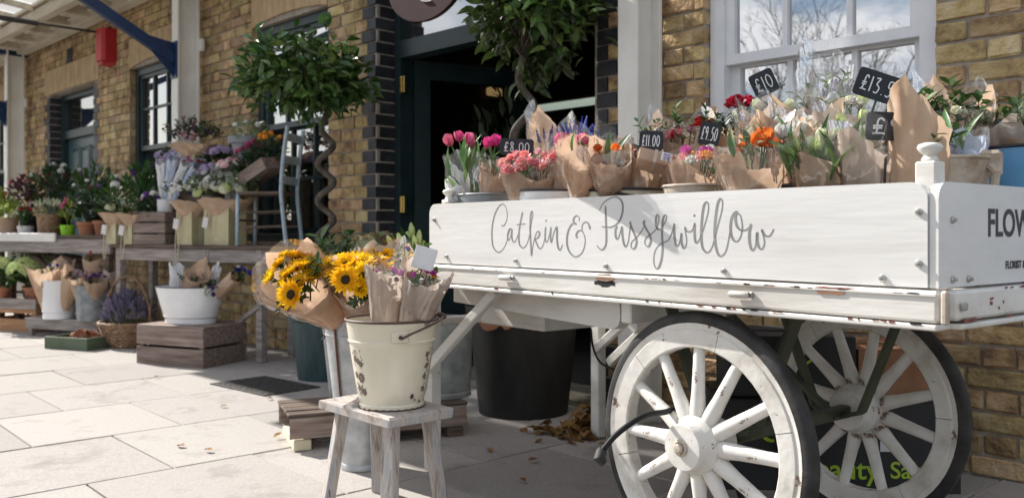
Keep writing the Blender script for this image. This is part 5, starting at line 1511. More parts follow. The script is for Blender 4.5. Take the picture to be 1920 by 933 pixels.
# bunches in that bucket
GS = 'bunches in the cream bucket'
def fb_(label, du, dw, ut, vt, Y, r1, **k):
    return bouquet(label, BC + Vector((du, dw, .03)), AT(ut, vt, Y), r1, group=GS, **k)
fb_('mixed bunch in pale wrinkled kraft and film, left in the cream bucket', -.02, -.01, 728, 514, 2.70, .066, p=1.5, heads=[(tuft('p_magenta', .016, 15, 'aster'), 3, 1, (.94, 1.02), .8), (tuft('p_purple', .015, 15, 'aster'), 3, 1, (.94, 1.02), .9)], greens=[(sprig('leaf_pale', .045, 8), 5, .9, (.86, .95), .9)], dip=-.02, seed=31, paper='kraft_pale', peaks=[(2.0, .08, .8), (-.8, .12, .9)], wr=.05, r0=.03)
fb_('mixed bunch in film and kraft leaning right in the cream bucket, white card above', .0, -.005, 800, 527, 2.66, .070, p=1.7, heads=[(tuft('p_magenta', .017, 15, 'aster'), 4, 1, (.95, 1.04), 1.0), (tuft('p_amber', .015, 15, 'aster'), 2, 1, (.95, 1.03), .9)], greens=[(sprig('leaf', .045, 8), 6, .9, (.86, .97), 1)], dip=.0, seed=32, paper='kraft_pale', peaks=[(1.2, .14, .9), (-2.2, .1, .8)], wr=.05, r0=.03)
fb_('small bunch with purple and orange heads at the back of the cream bucket', .0, .06, 768, 500, 2.83, .055, heads=[(daisy('p_yellow', .02, 12, 'leaf', 'daisy'), 4, 1, (1, 1.1), .9), (tuft('p_purple', .017, 15, 'aster'), 3, 1, (1.0, 1.1), .8)], greens=[(sprig('leaf', .07, 10), 8, 1, (.9, 1.05), 1)], seed=33)
# white card on a pick
cc = AT(796, 484, 2.68)
o = thing('price_card', 'blank white square card on a pick among the flowers of the cream bucket', 'card', cc, (R(-12), R(16), R(10)))
m = MB(); m.box((0, 0, 0), (.068, .004, .070), ch=.001); m.build('card', M_['white_paper'], o)
m = MB(); m.tube([(0, .004, 0), (0, .006, -.14)], .002, 5); m.build('pick', M_['iron'], o)

# tall zinc florist bucket with the sunflowers
ZC = G(672, 884); ZC.z = 0; ZC.y += .07
zb = bucket('florist_bucket', 'tall tapered zinc florist bucket holding the sunflowers behind the stool', ZC, .138, .075, .55, M_['zinc'], M_['zinc'], cat='bucket', bands=((.9, .002),), foot=.02)
m = MB()
for a in (R(205), R(262)):
    r_ = .133
    c = Vector((r_ * math.cos(a), r_ * math.sin(a), .50)); e = Vector((math.cos(a), math.sin(a), 0))
    m.tube(catmull([c + Vector((0, 0, .045)), c + e * .016 + Vector((0, 0, .03)), c + e * .014, c + e * .004 + Vector((0, 0, -.012)), c + e * .016 + Vector((0, 0, -.022))], 4), .003, 6)
m.build('handle_hook', M_['iron'], zb)
m = MB(); a = R(236)
m.tube([(.141 * math.cos(a), .141 * math.sin(a), .545), (.132 * math.cos(a), .132 * math.sin(a), .45), (.104 * math.cos(a), .104 * math.sin(a), .22)], .006, 6, flat=.5); m.build('leather_strap', M_['leather'], zb)
SF = daisy('p_yellow', .050, 17, 'seed', 'sunflower', 3, .36)
SFs = daisy('p_yellow', .040, 16, 'seed', 'sunflower', 3, .30)
SFo = daisy('p_yellow', .036, 14, 'seed', 'sunflower', 2, .24)
def sunb(label, base, top, r1, spots, seed, peaks, paper='kraft', wr=.03, p=.9, r0=.04, cello_h=1.0, extra=()):
    o = bouquet(label, base, top, r1, paper, (), [(sprig('leaf', .07, 8), 12, 1, (.72, .9), .9)], 'sunflower bunches', True, peaks, seed, r0=r0, p=p, wr=wr, cello_h=cello_h)
    bpy.context.view_layer.update()
    Mi = o.matrix_world.inverted()
    for (u, v, Y, fx, fy, fz, sc) in spots:
        P = AT(u, v, Y)
        d = Mi.to_3x3() @ Vector((fx, fy, fz))
        inst('sunflower', SF if sc >= 1 else SFs, o, aim(Mi @ P, d, random.uniform(0, 6), sc * random.uniform(.82, .95)))
    rs = random.Random(seed)
    for k in range(9):
        u, v, Y, fx, fy, fz, sc = rs.choice(spots)
        P = AT(u + rs.uniform(-26, 26), v + rs.uniform(-12, 5), Y + rs.uniform(0, .06))
        inst('sunflower', rs.choice((SFs, SFo)), o, aim(Mi @ P, Mi.to_3x3() @ Vector((fx + rs.uniform(-.5, .5), fy + rs.uniform(-.4, .4), fz)), rs.uniform(0, 6), rs.uniform(.7, .95)))
    return o
zt = ZC + Vector((0, 0, .50))
sunb('large open kraft cone of sunflowers leaning left out of the zinc bucket', zt + Vector((-.055, -.03, .02)), AT(562, 526, 2.98), .118,
     [(546, 552, 2.90, -.35, -.85, .15, 1.02), (533, 527, 2.95, -.75, -.3, .6, .95), (524, 497, 3.0, -.7, .2, .7, .85), (566, 498, 3.0, -.1, -.2, 1, 1.0), (582, 520, 3.0, .1, -.45, .9, 1.0), (600, 503, 3.08, .2, 0, 1, .9), (553, 482, 3.06, -.2, .1, 1, .95), (578, 486, 3.08, 0, .1, 1, 1.0), (541, 512, 2.95, -.5, -.3, .8, .95), (560, 528, 2.93, -.2, -.6, .7, .9), (596, 488, 3.1, .2, .1, 1, .95), (532, 483, 3.05, -.5, .1, .9, .85)], 51,
     [(-.6, .18, .5), (.4, .22, .5), (1.35, .15, .55), (2.3, .10, .5), (-1.9, .06, .5)], r0=.035, p=1.15)
sunb('kraft bunch of dark centred sunflowers facing out above the cream bucket', zt + Vector((.04, -.02, .0)), AT(668, 520, 2.98), .092,
     [(648, 524, 2.88, -.12, -1, .25, 1.0), (682, 518, 2.92, .05, -.9, .35, 1.0), (636, 494, 3.0, -.3, -.3, 1, 1.0), (664, 490, 3.0, 0, -.35, 1, 1.0), (694, 492, 3.03, .2, -.3, 1, 1.0), (620, 500, 3.06, -.3, -.1, 1, .9), (714, 500, 3.02, .4, -.4, .9, .95), (676, 543, 2.9, .2, -.7, .2, .8), (650, 496, 2.96, -.1, -.5, 1, 1.0), (680, 492, 2.98, .1, -.4, 1, 1.0), (628, 512, 2.96, -.4, -.4, .8, .95), (706, 486, 3.06, .2, -.1, 1, .95)], 52,
     [(.9, .14, .6), (-1.0, .12, .6), (2.2, .06, .5), (3.0, -.06, .9)], p=1.1)
sunb('back kraft and film bunch of sunflowers with a peaked wrap below the brick pillar', zt + Vector((.05, .06, .0)), AT(716, 498, 3.18), .100,
     [(650, 487, 3.16, -.2, .0, 1, .95), (688, 484, 3.18, 0, 0, 1, .95), (722, 488, 3.16, .1, -.1, 1, .95), (748, 490, 3.16, .2, -.2, 1, .9), (762, 499, 3.12, .3, -.3, .9, .9), (636, 484, 3.2, -.3, 0, 1, .9), (670, 480, 3.22, 0, .1, 1, .95), (706, 482, 3.2, 0, 0, 1, .9), (738, 482, 3.2, .1, 0, 1, .9)], 53,
     [(-.35, .22, .6), (.6, .18, .55), (1.6, .08, .6)], cello_h=1.04, paper='kraft_pale')

# galvanised bin with lilies behind the cart leg, standing on a pallet
pal = thing('wooden_pallet', 'low weathered wooden pallet on the pavement behind the stool', 'pallet', (-.60, 3.78, 0), R(22))
for k in (-1, 0, 1):
    m = MB(); m.box((k * .32, 0, .022), (.07, .34, .044), ch=.004); m.build('foot_block', M_['pale_wood'] if k == -1 else M_['dark_wood'], pal)
for sy in (-1, 1):
    m = MB(); m.box((0, sy * .163, .089), (.74, .018, .085), ch=.003, jit=.002); m.build('side_board', M_['crate_wood'], pal)
for k in range(4):
    m = MB(); m.box((0, -.129 + k * .086, .139), (.75, .078, .014), ch=.003, jit=.002); m.build('top_slat', M_['dark_wood'], pal)
LB = Vector((-.31, 3.92, .147))
lb = bucket('galvanised_bin', 'galvanised bin of lilies on the pallet behind the cart leg', LB, .135, .125, .34, M_['zinc_dark'], M_['zinc_dark'], cat='bin', foot=.02)
XB = Vector((-.70, 3.87, .147))  # added hidden bucket and foliage that shade the paving under the cart
bucket('florist_bucket', 'added zinc bucket of greenery hidden behind the sunflowers to shade the paving', XB, .14, .10, .38, M_['zinc_dark'], M_['zinc_dark'])
bouquet('added bunch of dark green foliage behind the sunflower wraps to shade the paving', XB + Vector((0, 0, .05)), XB + Vector((.02, 0, .58)), .17, 'kraft', (), [(sprig('leaf', .12, 12, .05, .024), 60, 1.1, (.70, 1.05), 1.0)], None, False, [(0, .05, .8)], 56, sheet=False)
lil = bouquet('tall bunch of closed green lily buds rising above the sunflowers', LB + Vector((0, 0, .03)), AT(760, 500, 3.75), .12, 'kraft', [(bud('p_green', .075), 16, 1.0, (1.0, 1.14), 1.0), (bud('leaf_lime', .07), 6, 1.0, (1.0, 1.12), .9)], [(blade('leaf', .13, .03), 30, 1.0, (.88, 1.08), 1.1)], None, False, [(1.0, .05, .6)], 54, tilt=.5, sheet=False)
# pots of the two bay trees
def bay_tree(label, loc, potm, pr_, ph_, tz, cz, crx, crz, seed, off=(0, 0), rim=None, turns=3.2, amp=.055, nl=1600, potlabel=None):
    rg = random.Random(seed)
    o = thing('bay_tree', label, 'tree', loc, rg.uniform(0, 6), 'clipped bay trees')
    m = MB(); m.lathe(lathe_wall([(.001, 0), (pr_ * .80, 0), (pr_ * .86, ph_ * .3), (pr_ * .97, ph_ * .86), (pr_ * 1.03, ph_ * .88), (pr_ * 1.05, ph_)], .012), 44); m.build('pot', potm, o, smooth=35)
    m = MB(); m.lathe([(.0005, ph_ * .93), (pr_ * .98, ph_ * .92)], 24); m.build('soil', M_['soil'], o)
    n = 110; pts = []; rad = []
    for i in range(n + 1):
        t = i / n; a = turns * 2 * PI * t + 1.0
        am = amp * min(1, t * 5) * min(1, (1 - t) * 5 + .1)
        pts.append(Vector((am * math.cos(a), am * math.sin(a), ph_ * .9 + (tz - ph_ * .9) * t))); rad.append(.022 - .004 * t)
    m = MB(); m.tube(pts, rad, 10); m.build('trunk', M_['bark'], o, smooth=True)
    m = MB(); tips = []
    cc_ = Matrix.Rotation(-o.rotation_euler.z, 3, 'Z') @ Vector((off[0], off[1], 0)) + Vector((0, 0, cz))
    clumps = []
    for k in range(64):
        v = Vector((rg.gauss(0, 1), rg.gauss(0, 1), rg.gauss(0, .95))).normalized()
        l = rg.choice((rg.uniform(.55, 1.0), rg.uniform(.85, 1.14)))
        e = cc_ + Vector((v.x * crx * l, v.y * crx * l, v.z * crz * l))
        st = Vector((0, 0, tz + rg.uniform(-.02, .08)))
        mid = st.lerp(e, .5) + Vector((rg.uniform(-.04, .04), rg.uniform(-.04, .04), rg.uniform(.0, .06)))
        m.tube([st, mid, e], [.007, .004, .0015], 5); clumps.append((e, v)); clumps.append((mid.lerp(e, .4), v))
    m.build('branches', M_['bark'], o)
    lv = []
    for k in range(3):
        t = MB(); leaf_shape(t, .088, .040, fold=.3 + .15 * k, curl=.1 + .15 * k, n=4, pw=.95); lv.append(t)
    meshes = [t.mesh('leaf', M_['bay_leaf'], smooth=True, fix=False) for t in lv]
    items = []
    for k in range(nl):
        e, v = rg.choice(clumps)
        p = e + Vector((rg.gauss(0, .055), rg.gauss(0, .055), rg.gauss(0, .05)))
        d = (v * .7 + Vector((rg.gauss(0, .6), rg.gauss(0, .6), rg.gauss(.15, .6)))).normalized()
        q = d.to_track_quat('X', 'Z') @ Quaternion((1, 0, 0), rg.uniform(-1.2, 1.2))
        items.append((p, q, rg.uniform(.65, 1.15), rg.randrange(3)))
    bpy.context.view_layer.update()
    Mw = o.matrix_world
    items.sort(key=lambda it: -((Mw @ it[0]).y * -1 + .0) if False else (Mw @ it[0]).y)
    rest = MB()
    for i, (p, q, s_, k) in enumerate(items):
        Mx = Matrix.LocRotScale(p, q, Vector((s_, s_, s_)))
        if i < 300: inst('leaf', meshes[k], o, Mx)
        else: rest.rnd = rg.random(); rest.addm(lv[k], Mx)
    rest.build('inner_leaves', M_['bay_leaf'], o, smooth=True, kind='stuff', fix=False)
    return o
B1 = Vector((-1.115, 5.27, 0)); B2 = Vector((.055, 4.28, 0))
bay_tree('clipped bay tree with twisted trunk in teal pot left of the shop door', B1, M_['teal_pot'], .205, .40, zat(206, B1.y), zat(138, B1.y), .34, .185, 3, (-.11, 0), turns=5.6, amp=.046)
bt2 = bay_tree('clipped bay tree with twisted trunk in black pot under the cart, right of the door', B2, M_['black_pot'], .27, .52, zat(105, B2.y), zat(-2, B2.y), .335, .30, 5, (.10, 0), turns=4.0, amp=.05)
m = MB()
for k in range(1):
    a0 = math.radians(0)
    vs = []; fs = []
    rg = random.Random(8)
    for i in range(9):
        a = -PI / 2 - .95 + i * .09 - bt2.rotation_euler.z
        top_ = .485 + .008 * rg.random(); lo = .40 + .04 * rg.random() + .02 * abs(i - 4) / 4
        for z_ in (lo, top_):
            r_ = .27 * (.88 + .10 * z_ / .45) + .009
            vs.append((r_ * math.cos(a), r_ * math.sin(a), z_))
    fs = [(i * 2, i * 2 + 2, i * 2 + 3, i * 2 + 1) for i in range(8)]
    m.add(vs, fs)
m.build('bare_clay_patch', M_['terracotta'], bt2, fix=False, label='patch of bare terracotta where the black paint has flaked')
# added leafy plant imitating a reflection in the open door's glass
ip = Vector(W(3.05, -.85, 0))
o = pot_plant('tall dark leafy plant inside the doorway imitating a reflection in the door glass', ip, .17, .13, .45, M_['black_pot'], ('leaf_dark', 420, .11, .05), (), None, 'reflection_plant', fr=(.34, .34, .62), fz=.80, seed=5)

# iron tread plate set in the paving, pavement litter
tp = thing('tread_plate', 'dark iron chequer plate cover set in the shaded paving', 'cover plate', (-1.40, 4.98, .004), R(-42))
m = MB(); m.box((0, 0, 0), (.56, .36, .006)); m.build('plate', M_['tread_iron'], tp)
m = MB()
for i in range(20):
    for j in range(12):
        m.bar((-.26 + i * .0275 - .007, -.15 + j * .0275, .0042), (-.26 + i * .0275 + .007, -.15 + j * .0275 + (.008 if (i + j) % 2 else -.008), .0042), .004, .0035)
m.build('tread_pattern', M_['tread_iron'], tp, kind='stuff')
dm = []
for k in range(3):
    t = MB(); leaf_shape(t, .07, .045, fold=.5, curl=-.3 + .25 * k, n=4); dm.append(t.mesh('dry_leaf', M_['dry_leaf'], smooth=True, fix=False))
def dryleaf(p, lab, s_=1.0, grp='dry leaves on the paving'):
    o = inst('dry_leaf', random.choice(dm), None, Matrix.LocRotScale(Vector(p), Matrix.Rotation(random.uniform(0, 6), 4, 'Z').to_quaternion() @ Quaternion((1, 0, 0), random.uniform(-.25, .25)), Vector((s_,) * 3)))
    prop(o, lab, 'leaf', grp)
for (u, v, lab) in ((513, 824, 'curled orange brown dry leaf on the sunlit paving left of the pallet'), (345, 840, 'small dark dry leaf left of centre on the sunlit paving'), (383, 847, 'dark twig-like dry leaf on the sunlit paving near the slab joint'), (425, 764, 'tiny yellow leaf on the sunlit slab below the tread plate'), (915, 845, 'brown dry leaf in the shade between stool and cart wheel'), (990, 868, 'long red brown dry leaf in the shade by the thin light streak'), (985, 908, 'crumpled red brown leaf in the shade at the bottom edge'), (500, 750, 'pale dry leaf at the edge of the shade on the paving'), (290, 710, 'small brown leaf on the sunlit paving in front of the crate')):
    p = G(u, v); dryleaf((p.x, p.y, .012), lab, .6 if v > 815 else .5)
# heap of dry leaves against the rear cart leg
rg = random.Random(2)
hp = MB(); hc = G(1105, 822)
t0 = MB(); leaf_shape(t0, .075, .05, fold=.5, curl=.3, n=3)
for k in range(150):
    a = rg.uniform(0, 6.28); r_ = abs(rg.gauss(0, .13))
    p = Vector((hc.x + r_ * math.cos(a) * 1.25, hc.y + .10 + r_ * math.sin(a) * .8, .012 + max(0, .13 - r_) * rg.random()))
    hp.addm(t0, Matrix.LocRotScale(p, Quaternion(Vector((rg.gauss(0, 1), rg.gauss(0, 1), rg.gauss(0, 1))).normalized(), rg.uniform(0, 1.3)) @ Quaternion((0, 0, 1), rg.uniform(0, 6)), Vector((1, 1, 1)) * rg.uniform(.6, 1.1)))
prop(hp.build('leaf_litter', M_['dry_leaf'], None, smooth=True, fix=False), 'heap of brown dry leaves drifted against the rear cart leg', 'leaves', None, 'stuff')
# black hose with hooked end through the near wheel
o = thing('rubber_hose', 'black rubber hose poking out through the near cart wheel', 'hose', G(1120, 862))
gp_ = Vector(o.location)
e1 = AT(1246, 772, 2.26); e0 = AT(1128, 846, 2.16)
m = MB(); m.tube([p - gp_ for p in catmull([AT(1330, 785, 2.45), AT(1270, 768, 2.33), e1, AT(1205, 780, 2.2), AT(1158, 812, 2.17), e0], 6)], .0075, 10); m.build('hose', M_['hose'], o, smooth=True)
m = MB(); m.tube([e0 - gp_ + Vector((.004, 0, .006)), e0 - gp_, AT(1124, 858, 2.15) - gp_, AT(1132, 868, 2.15) - gp_], [.010, .014, .016, .010], 10); m.build('end_cap', M_['rubber'], o, smooth=40)
m = MB(); m.tube([p - gp_ for p in catmull([AT(1330, 785, 2.45), AT(1360, 850, 2.5), Vector((.72, 2.55, .012)), Vector((.95, 2.75, .012))], 6)], .0082, 8); m.build('hose_tail', M_['hose'], o, smooth=True)
# thin cable hanging under the cart
o = thing('thin_cable', 'thin black cable looping under the cart beside the rear leg', 'cable', AT(1108, 620, 3.0))
gp_ = Vector(o.location)
m = MB(); m.tube([p - gp_ for p in catmull([AT(1108, 616, 3.0), AT(1112, 650, 2.9), AT(1125, 678, 2.75), AT(1150, 692, 2.6)], 5)], .0035, 6); m.build('cable', M_['hose'], o, smooth=True)

# produce boxes stacked under the cart, against the wall
def carton(label, u0, u1, Y0, h, z0, dep, mt, rot, group='boxes under the cart', lid=True):
    x0 = (u0 - 960) / F * Y0
    p = Vector((x0, Y0, z0))
    L = (u1 - u0) / F * Y0 / math.cos(rot) * .98
    o = thing('cardboard_box', label, 'box', p, rot, group)
    th = .004
    m = MB()
    m.box((L / 2, th / 2, h / 2), (L, th, h)); m.box((L / 2, dep - th / 2, h / 2), (L, th, h)); m.box((th / 2, dep / 2, h / 2), (th, dep - 2 * th, h)); m.box((L - th / 2, dep / 2, h / 2), (th, dep - 2 * th, h)); m.box((L / 2, dep / 2, th / 2), (L - 2 * th, dep - 2 * th, th))
    b_ = m.build('carton_walls', mt, o)
    if lid:
        for sg, a in ((0, 6), (1, 4)):
            m = MB(); m.box((L / 2, dep * (.25 if sg == 0 else .75), h + .003 + sg * .004), (L - .002, dep * .5 - .002, .004)); m.build('flap', mt, o)
    return o, L
cbx, L = carton('black produce carton with lime green lettering behind the far wheel', 1350, 1795, 2.98, .30, .0, .36, M_['black_card'], R(-4))
def ptext(s_, x, z_, sz, o=None):
    text_mesh(s_, sz, M_['lime_print'], 'print', o or cbx, Matrix(((1, 0, 0, x), (0, 0, -1, -.0012), (0, 1, 0, z_), (0, 0, 0, 1))), sz * .012)
def loc_u(u): return (u - 1350) / F * 2.98
ptext('Beauty', loc_u(1496), .045, .095); ptext('Salad T', loc_u(1660), .050, .078)
m = MB(); pts = catmull([(loc_u(1385), 0, .235), (loc_u(1388), 0, .195), (loc_u(1402), 0, .175), (loc_u(1418), 0, .195), (loc_u(1412), 0, .235), (loc_u(1398), 0, .22)], 6); ribbon(m, [(p.x, p.z) for p in pts], .012, .016, -.0014); m.build('print', M_['lime_print'], cbx, fix=False)
m = MB(); pts = catmull([(loc_u(1446), 0, .215), (loc_u(1433), 0, .205), (loc_u(1432), 0, .18), (loc_u(1446), 0, .168), (loc_u(1458), 0, .18)], 6); ribbon(m, [(p.x, p.z) for p in pts], .010, .014, -.0014); m.build('print', M_['lime_print'], cbx, fix=False)
m = MB(); pts = catmull([(loc_u(1395), 0, .10), (loc_u(1430), 0, .095), (loc_u(1470), 0, .075)], 6); ribbon(m, [(p.x, p.z) for p in pts], .010, .010, -.0014, slant=False); m.build('print', M_['lime_print'], cbx, fix=False)
m = MB(); m.box((loc_u(1652), -.001, .155), (.035, .001, .035)); m.build('print_mark', M_['white_paper'], cbx)
cb2, L2 = carton('black carton with small green print stacked on the lettered one', 1365, 1600, 3.02, .20, .310, .32, M_['black_card'], R(-6))
m = MB(); pts = catmull([(.20, 0, .12), (.23, 0, .14), (.25, 0, .11), (.29, 0, .13), (.33, 0, .11)], 6); ribbon(m, [(p.x, p.z) for p in pts], .008, .012, -.0014); m.build('print', M_['lime_print'], cb2, fix=False)
cb3, L3 = carton('brown cardboard box beside the black carton behind the far wheel', 1610, 1760, 3.0, .155, .310, .30, M_['cardboard'], R(3), lid=True)
o = thing('plastic_wrap', 'crumpled clear plastic wrap on the cartons behind the far wheel', 'plastic wrap', (AT(1480, 620, 3.05).x, 3.05, .522), R(-6))
m = MB()
m.grid(lambda i, j: Vector((i * .34, j * .22, .045 + .04 * math.sin(7 * i + 3 * j) * math.sin(5 * j + 1) + .022 * noise.noise(Vector((i * 9, j * 7, 3))))), 26, 16); m.build('film', M_['cellophane'], o, smooth=30, fix=False)
# ================================================================== THE DISPLAY ALONG THE WALL, LEFT
# crate with the white foot bath
cA, cB, cC = G(262, 681), G(387.5, 691), G(457, 674)
cen = (cA + cC) / 2
crot = math.atan2((cB - cA).y, (cB - cA).x)
CL, CWi, CHt = (cB - cA).length, (cC - cB).length, .248
crate('wooden_crate', 'slatted wooden crate turned upside down under the white oval foot bath', cen, crot, CL, CWi, CHt, 2, M_['crate_wood'], 'slatted crates', gap=.016, floor=False)
# its top boards
ck = [o for o in COL.objects if o.get('label', '').startswith('slatted wooden crate turned')][0]
for k in range(4):
    m = MB(); m.box((0, -CWi / 2 + (k + .5) * CWi / 4, CHt + .006), (CL, CWi / 4 - .008, .012), ch=.003, jit=.001); m.build('top_slat', M_['crate_wood'], ck)
ft = cen + Vector((-.02, .02, CHt + .012)); ft.z = CHt + .012
fbath = bucket('foot_bath', 'white enamel oval foot bath with dark rim on the upturned crate', ft, .25, .175, .245, M_['enamel_white'], M_['dark_rim'], cat='tub', rot=crot + R(8), sy=.70, foot=.03, bands=((.2, .003),), n=48)
m = MB(); m.tube(catmull([(.235, -.02, .20), (.262, -.02, .21), (.268, .0, .225), (.255, .02, .22), (.235, .02, .205)], 4), .006, 7); m.build('handle', M_['dark_rim'], fbath, smooth=True)
GL = 'bunches in the foot bath'
bouquet('white paper sleeve standing in the foot bath', ft + Vector((-.10, 0, .05)), AT(332, 500, ft.y), .05, 'white_paper', (), (), GL, False, [(2.5, .2, .8), (0, .1, .8)], 61, wr=.03)
bouquet('kraft wrapped bunch with dark greenery lying in the foot bath', ft + Vector((-.02, -.02, .06)), AT(372, 512, ft.y - .08), .085, 'kraft', [(tuft('p_blush', .018, 15, 'rose'), 4, 1, (.7, .85), .9)], [(sprig('leaf_dark', .08, 10), 14, 1, (.55, .8), 1.2)], GL, False, [(.2, .3, 1.0), (-1.2, .15, .8)], 62, r0=.06)
bouquet('rolled white paper and cord bundle in the foot bath', ft + Vector((.10, -.01, .06)), AT(408, 500, ft.y), .032, 'white_paper', (), (), GL, False, [(.5, .1, .8)], 63, wr=.08)
bouquet('kraft bunch of deep blue irises leaning right over the foot bath rim', ft + Vector((.11, -.04, .12)), AT(446, 515, ft.y - .1), .05, 'kraft', [(tuft('p_blue', .028, 15, 'iris'), 4, 1, (1.0, 1.2), .9), (tuft('p_cream', .018, 15, 'iris_bud'), 2, 1, (1.05, 1.2), .8)], [(sprig('leaf', .06, 8), 6, 1, (.8, 1), .9)], GL, False, [(0, .1, .8)], 64)
o = bouquet('low bunch of blue flowers at the right end of the foot bath', ft + Vector((.05, -.10, .10)), AT(392, 546, ft.y - .16), .045, 'kraft', [(tuft('p_purple', .024, 15, 'iris'), 3, 1, (1, 1.1), .8), (tuft('p_cream', .02, 15, 'rose'), 2, 1, (1, 1.1), .8)], [], GL, False, [(0, .1, .8)], 65, sheet=False)

# wicker basket of lavender
bc = G(240, 654); bc.y += .13; bc.x = (240 - 960) / F * bc.y
bk = thing('wicker_basket', 'round wicker basket with hooped handle filled with dried lavender', 'basket', bc, R(-20))
def bprof(t): return .135 + .085 * t ** .7
n = 44
for k in range(10):
    t = k / 9; z = .012 + .155 * t
    m = MB(); pts = [((bprof(t) + .005 * (1 if (j + k) % 2 else -1)) * math.cos(2 * PI * j / n), (bprof(t) + .005 * (1 if (j + k) % 2 else -1)) * .82 * math.sin(2 * PI * j / n), z + .002 * math.sin(j * 2.3 + k)) for j in range(n + 1)]
    m.tube(pts, .0085, 6, cap=False); m.build('weaver', M_['wicker'], bk, smooth=True)
for k in range(22):
    a = 2 * PI * k / 22
    m = MB(); m.tube([(bprof(t) * math.cos(a), bprof(t) * .82 * math.sin(a), .004 + .17 * t) for t in (0, .3, .6, 1)], .005, 5); m.build('stake', M_['wicker'], bk)
m = MB(); m.lathe([(.001, .006), (.135, .006)], 30, sy=.82); m.build('base', M_['wicker'], bk)
m = MB(); m.tube([(.224 * math.cos(2 * PI * j / n), .224 * .82 * math.sin(2 * PI * j / n), .182 + .004 * math.sin(j * 1.9)) for j in range(n + 1)], .013, 7, cap=False); m.build('rim_braid', M_['wicker'], bk, smooth=True)
for s_ in (0, 1):
    m = MB(); pts = []
    for j in range(37):
        a = PI * j / 36; tw = j * .9 + s_ * PI
        pts.append(Vector((.215 * math.cos(a) + .006 * math.cos(tw), .007 * math.sin(tw), .16 + .375 * math.sin(a) ** .85)))
    m.tube(pts, .010, 7); m.build('handle', M_['wicker'], bk, smooth=True)
lv = spike('p_lavender', .06, 18, 'lavender', .0055)
rg = random.Random(3)
for k in range(230):
    a = k * 2.39996; r_ = .19 * math.sqrt((k + .5) / 230)
    p = Vector((r_ * math.cos(a), r_ * .8 * math.sin(a), .20 + .17 * (1 - (r_ / .2) ** 2) + rg.uniform(-.03, .04)))
    inst('lavender', lv, bk, aim(p, (p.x * 3 + rg.uniform(-.3, .3), p.y * 3 + rg.uniform(-.3, .3), .8), 0, rg.uniform(.8, 1.3)))

# green tray of terracotta pots and leather bits
tA, tB = G(83, 653), G(163, 658)
trot = math.atan2((tB - tA).y, (tB - tA).x)
TLn, TWd, THt = (tB - tA).length, .30, .092
tc_ = (tA + tB) / 2 + Vector((-math.sin(trot), math.cos(trot), 0)) * TWd / 2
ty = thing('wooden_tray', 'olive green wooden tray on the pavement holding clay pots', 'tray', tc_, trot)
for sy in (-1, 1):
    m = MB(); m.box((0, sy * (TWd / 2 - .007), THt / 2), (TLn, .014, THt), ch=.002); m.build('side_board', M_['green_tray'], ty)
for sx in (-1, 1):
    m = MB(); m.box((sx * (TLn / 2 - .007), 0, THt / 2), (.014, TWd - .03, THt - .001), ch=.002); m.build('end_board', M_['green_tray'], ty)
m = MB(); m.box((0, 0, .006), (TLn - .03, TWd - .03, .01)); m.build('floor', M_['dark_wood'], ty)
def claypot(label, loc, rot, r_, h):
    o = thing('clay_pot', label, 'pot', loc, rot, 'clay pots in the tray')
    m = MB(); m.lathe(lathe_wall([(.001, 0), (r_ * .66, 0), (r_ * .92, h * .72), (r_ * 1.05, h * .74), (r_ * 1.08, h)], .005), 22); m.build('pot_wall', M_['terracotta'], o, smooth=35)
def tl(x, y, z): return tc_ + Vector((x * math.cos(trot) - y * math.sin(trot), x * math.sin(trot) + y * math.cos(trot), z))
claypot('terracotta pot lying on its side at the left of the green tray', tl(-.03, -.06, .085), (R(90), R(8), trot + R(100)), .048, .12)
claypot('small terracotta pot tipped towards the viewer in the green tray', tl(.09, -.05, .075), (R(62), 0, trot + R(6)), .045, .08)
claypot('terracotta pot standing at the back of the green tray', tl(-.02, .07, .012), (0, R(10), 0), .05, .105)
claypot('upright small clay pot in the right corner of the green tray', tl(.135, .01, .012), (0, R(-14), 0), .042, .085)
o = thing('clay_saucer', 'brown saucer leaning upright against the basket behind the green tray', 'saucer', tl(.15, .12, .10), (R(62), R(-20), trot))
m = MB(); m.lathe([(.001, 0), (.07, 0), (.078, .004), (.092, .022), (.088, .022), (.074, .008), (.001, .006)], 28); m.build('dish', M_['leather'], o, smooth=35)
o = thing('leather_strap', 'curled brown leather strap lying over the clay pots', 'strap', tl(.03, -.05, .10), (0, 0, trot))
m = MB(); m.tube(catmull([(-.05, -.03, .0), (-.02, -.01, .025), (.03, .03, .03), (.07, .08, .01)], 5), .012, 8, flat=.35); m.build('band', M_['leather'], o, smooth=True)

# low stand with two buckets of kraft bunches
lA = G(45, 632); ls = thing('low_stand', 'low weathered plank stand under the white and zinc buckets', 'stand', lA + Vector((.36, .03, 0)), R(-24))
for k in range(3):
    m = MB(); m.box((0, -.03 + k * .115, .145), (.86, .108, .022), ch=.003, jit=.002); m.build('top_plank', M_['grey_wood'], ls)
m = MB(); m.box((0, -.075, .10), (.84, .02, .075), ch=.003); m.build('front_rail', M_['grey_wood'], ls)
m = MB(); m.box((0, .235, .10), (.84, .02, .075), ch=.003); m.build('back_rail', M_['grey_wood'], ls)
for sx in (-1, 1):
    for y in (-.05, .21):
        m = MB(); m.box((sx * .38, y, .067), (.045, .045, .134), ch=.003); m.build('leg', M_['grey_wood'], ls)
Yb = lA.y + .02
w1 = Vector(((110 - 960) / F * Yb, Yb, .156)); w2 = Vector(((178 - 960) / F * (Yb - .13), Yb - .13, .156))
bucket('enamel_bucket', 'tall white enamel bucket with chipped foot on the low stand', w1, .152, .115, .315, M_['enamel_white'], M_['enamel_white'], foot=.045, bands=((.2, .003),), handle=(M_['iron'], R(-55), R(20)), group='enamel buckets')
